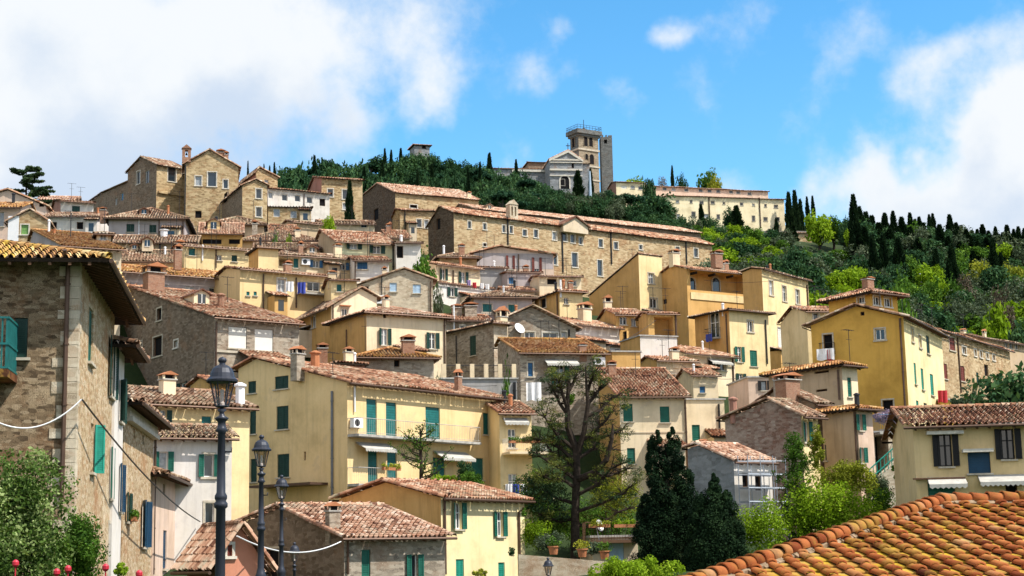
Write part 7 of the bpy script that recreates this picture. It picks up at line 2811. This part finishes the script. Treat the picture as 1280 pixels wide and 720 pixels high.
# red finials at the lower left
for (px, py, h_, lb) in ((19.5, 704, 0, ''), (71, 715, 0, ''), (85, 711, 0, ''), (132, 709, 0, ''), (174, 717, 0, '')):
    p = P(px, py, 26)
    m = MB()
    m.lathe((p.x, p.y, p.z), [(.012, -2.6), (.012, -.07), (.03, -.06), (.055, -.03), (.055, .02), (.03, .05), (0, .06)], 10)
    tag(m.build('flower_stake', REDBALL), 'red-headed stake in the lower left corner by the glossy shrub', 'stake', 'red stakes by the glossy shrub')


def pot(p, d, h, plant, label, group=None):
    e = tag(empty('potted_plant', p), label, 'potted plant', group)
    m = MB()
    m.lathe((0, 0, 0), [(0, 0), (d * .34, 0), (d * .46, h * .85), (d * .54, h * .86), (d * .54, h), (d * .44, h), (d * .40, h * .9), (0, h * .9)], 12)
    m.build('pot', TERRA, e)
    if plant:
        g = np.random.default_rng(int(abs(p.x) * 100) + 3)
        V, Q, r = leafcloud(np.array([(0, 0, h + d * .4), (d * .3, 0, h + d * .3), (-d * .3, .1, h + d * .35)]), d * .5, 60, .06, g)
        quads_obj('foliage', V, Q, r, plant, e)
    return e


G4 = 'terracotta pots on the garden wall'
for px in (692, 728, 756):
    p = P(px, 693 + (px - 690) * .09, 81.25)
    pot(p, .55, .42, L_GREEN if px != 728 else L_YEL, {692: 'terracotta pot on the garden wall, under the olive bush', 728: 'terracotta pot with pale foliage in the middle of the garden wall', 756: 'terracotta pot at the right end of the garden wall'}[px], G4)
for px in (559, 567):
    pot(P(px, 609, 95), .34, .42, L_LIME, 'terracotta pot %s on the terrace parapet of the yellow house' % ('beside the magnolia' if px == 559 else 'beside the bright hedge'), 'pots on the terrace parapet')


def cloth(p, w_, h_, mat, label, name='laundry', rz=0., group=None):
    m = MB()
    n = 8
    for i in range(n):
        a, b = -w_ / 2 + w_ * i / n, -w_ / 2 + w_ * (i + 1) / n
        ya, yb = .05 * math.sin(i * 1.7), .05 * math.sin((i + 1) * 1.7)
        m.poly([(a, ya, 0), (b, yb, 0), (b, yb * 1.8, -h_ + .05 * math.sin(i)), (a, ya * 1.8, -h_ + .05 * math.sin(i - 1))])
    o = m.build(name, mat)
    o.location = p
    o.rotation_euler = (0, 0, rz)
    return tag(o, label, 'laundry', group)


GL = 'laundry hung out on the hillside'
cloth(P(667, 478, 122), 1.15, 1.4, CLOTH_W, 'white and lilac sheet hanging left of the awning door', group=GL)
for px, py, mt, lb in ((586, 350, CLOTH_P, 'mauve cloth'), (593, 353, CLOTH_R, 'red cloth'), (602, 354, CLOTH_W, 'white cloth'), (609, 355, CLOTH_W, 'pale towel')):
    cloth(P(px, py, 168), .42, .6, mt, lb + ' drying on the ledge below the cream house with green shutters', group=GL)
cloth(R1.place('L', 1035, 437, .75), 1.4, .9, CLOTH_W, 'white cloth over the balcony rail of the mustard villa', rz=R1.yaw + 1.57, group=GL)
cloth(R1.place('L', 1041, 438, .7), .5, 1.0, CLOTH_R, 'reddish towel beside the white cloth on the villa balcony', rz=R1.yaw + 1.57, group=GL)
cloth(O2.place('L', 893, 418, .75), .9, .8, CLOTH_B, 'blue cloth on the rail of the ochre house balcony door', rz=O2.yaw + 1.57, group=GL)
cloth(P(362, 352, 140), .7, .9, CLOTH_W, 'white cloth hung on the laundry balcony of the long yellow house', group=GL)
cloth(P(377, 353, 140), .7, 1.0, CLOTH_B, 'blue cloth hung on the laundry balcony of the long yellow house', group=GL)
cloth(P(1178, 488, 131), .8, 1.0, CLOTH_R, 'red cloth draped above the yellow shed wall', group=GL)
for px, mt, lb in ((636, CLOTH_W, 'white washing'), (645, CLOTH_B, 'blue washing'), (655, CLOTH_W, 'pale washing'), (664, CLOTH_B, 'navy washing')):
    cloth(P(px, 605, 104.5), .42, .75, mt, lb + ' on the lower balcony rail of the slim annexe', group=GL)
# flower boxes
GB = 'flower boxes on balcony rails'


def flowerbox(p, ln, rz, label, leafm):
    e = tag(empty('flower_box', p, rz), label, 'flower box', GB)
    m = MB()
    m.box(-ln / 2, ln / 2, -.1, .1, 0, .18)
    m.build('box', TERRA, e)
    g = np.random.default_rng(int(p.x * 50) % 1000 + 5)
    c = np.stack([g.uniform(-ln / 2, ln / 2, 14), g.normal(0, .05, 14), g.uniform(.15, .35, 14)], 1)
    V, Q, r = leafcloud(c, .16, 40, .05, g)
    quads_obj('foliage', V, Q, r, leafm, e)


flowerbox(Y2.place('R', 640, 556, 1.62), 1.6, Y2.yaw, 'flower box on the left of the upper annexe balcony', L_GREEN)
flowerbox(Y2.place('R', 656, 556, 1.62), 1.4, Y2.yaw, 'reddish flower box in the middle of the upper annexe balcony', L_BARE)
flowerbox(Y2.place('R', 672, 556, 1.62), 1.2, Y2.yaw, 'flower box on the right of the upper annexe balcony', L_OLIVE)
flowerbox(Y1.place('R', 474, 589, 1.05), 1.6, Y1.yaw, 'flower box on the lower balcony of the big yellow house', L_YEL)
flowerbox(DK.place('R', 745, 660, 1.3), 1.2, DK.yaw, 'flower box on the left of the wooden deck', L_YEL)
flowerbox(DK.place('R', 776, 660, 1.3), 1.2, DK.yaw, 'flower box on the right of the wooden deck', L_LIME)
flowerbox(A3.place('R', 160, 652, .25), .7, A3.yaw, 'window box under the shutters of the corniced stone house', L_GREEN)
m = MB()
p_ = P(749, 657, 91)
ax = Vector((.75, -.6, .25)).normalized()
x_ = ax.orthogonal().normalized()
y_ = ax.cross(x_)
vs = []
for rr_, hh_ in ((0, -.05), (.18, -.03), (.34, .05)):
    for k in range(14):
        vs.append(p_ + ax * hh_ + (x_ * math.cos(k * math.pi / 7) + y_ * math.sin(k * math.pi / 7)) * rr_)
m.faces(vs, [(r_ * 14 + k, r_ * 14 + (k + 1) % 14, (r_ + 1) * 14 + (k + 1) % 14, (r_ + 1) * 14 + k) for r_ in (0, 1) for k in range(14)])
m.tube([p_ - ax * .04, p_ - ax * .2, Vector((p_.x, p_.y + .1, p_.z - .9))], .025, 5)
tag(m.build('satellite_dish', WHITEPL), 'small white satellite dish on the wooden deck beside the cedar', 'satellite dish')
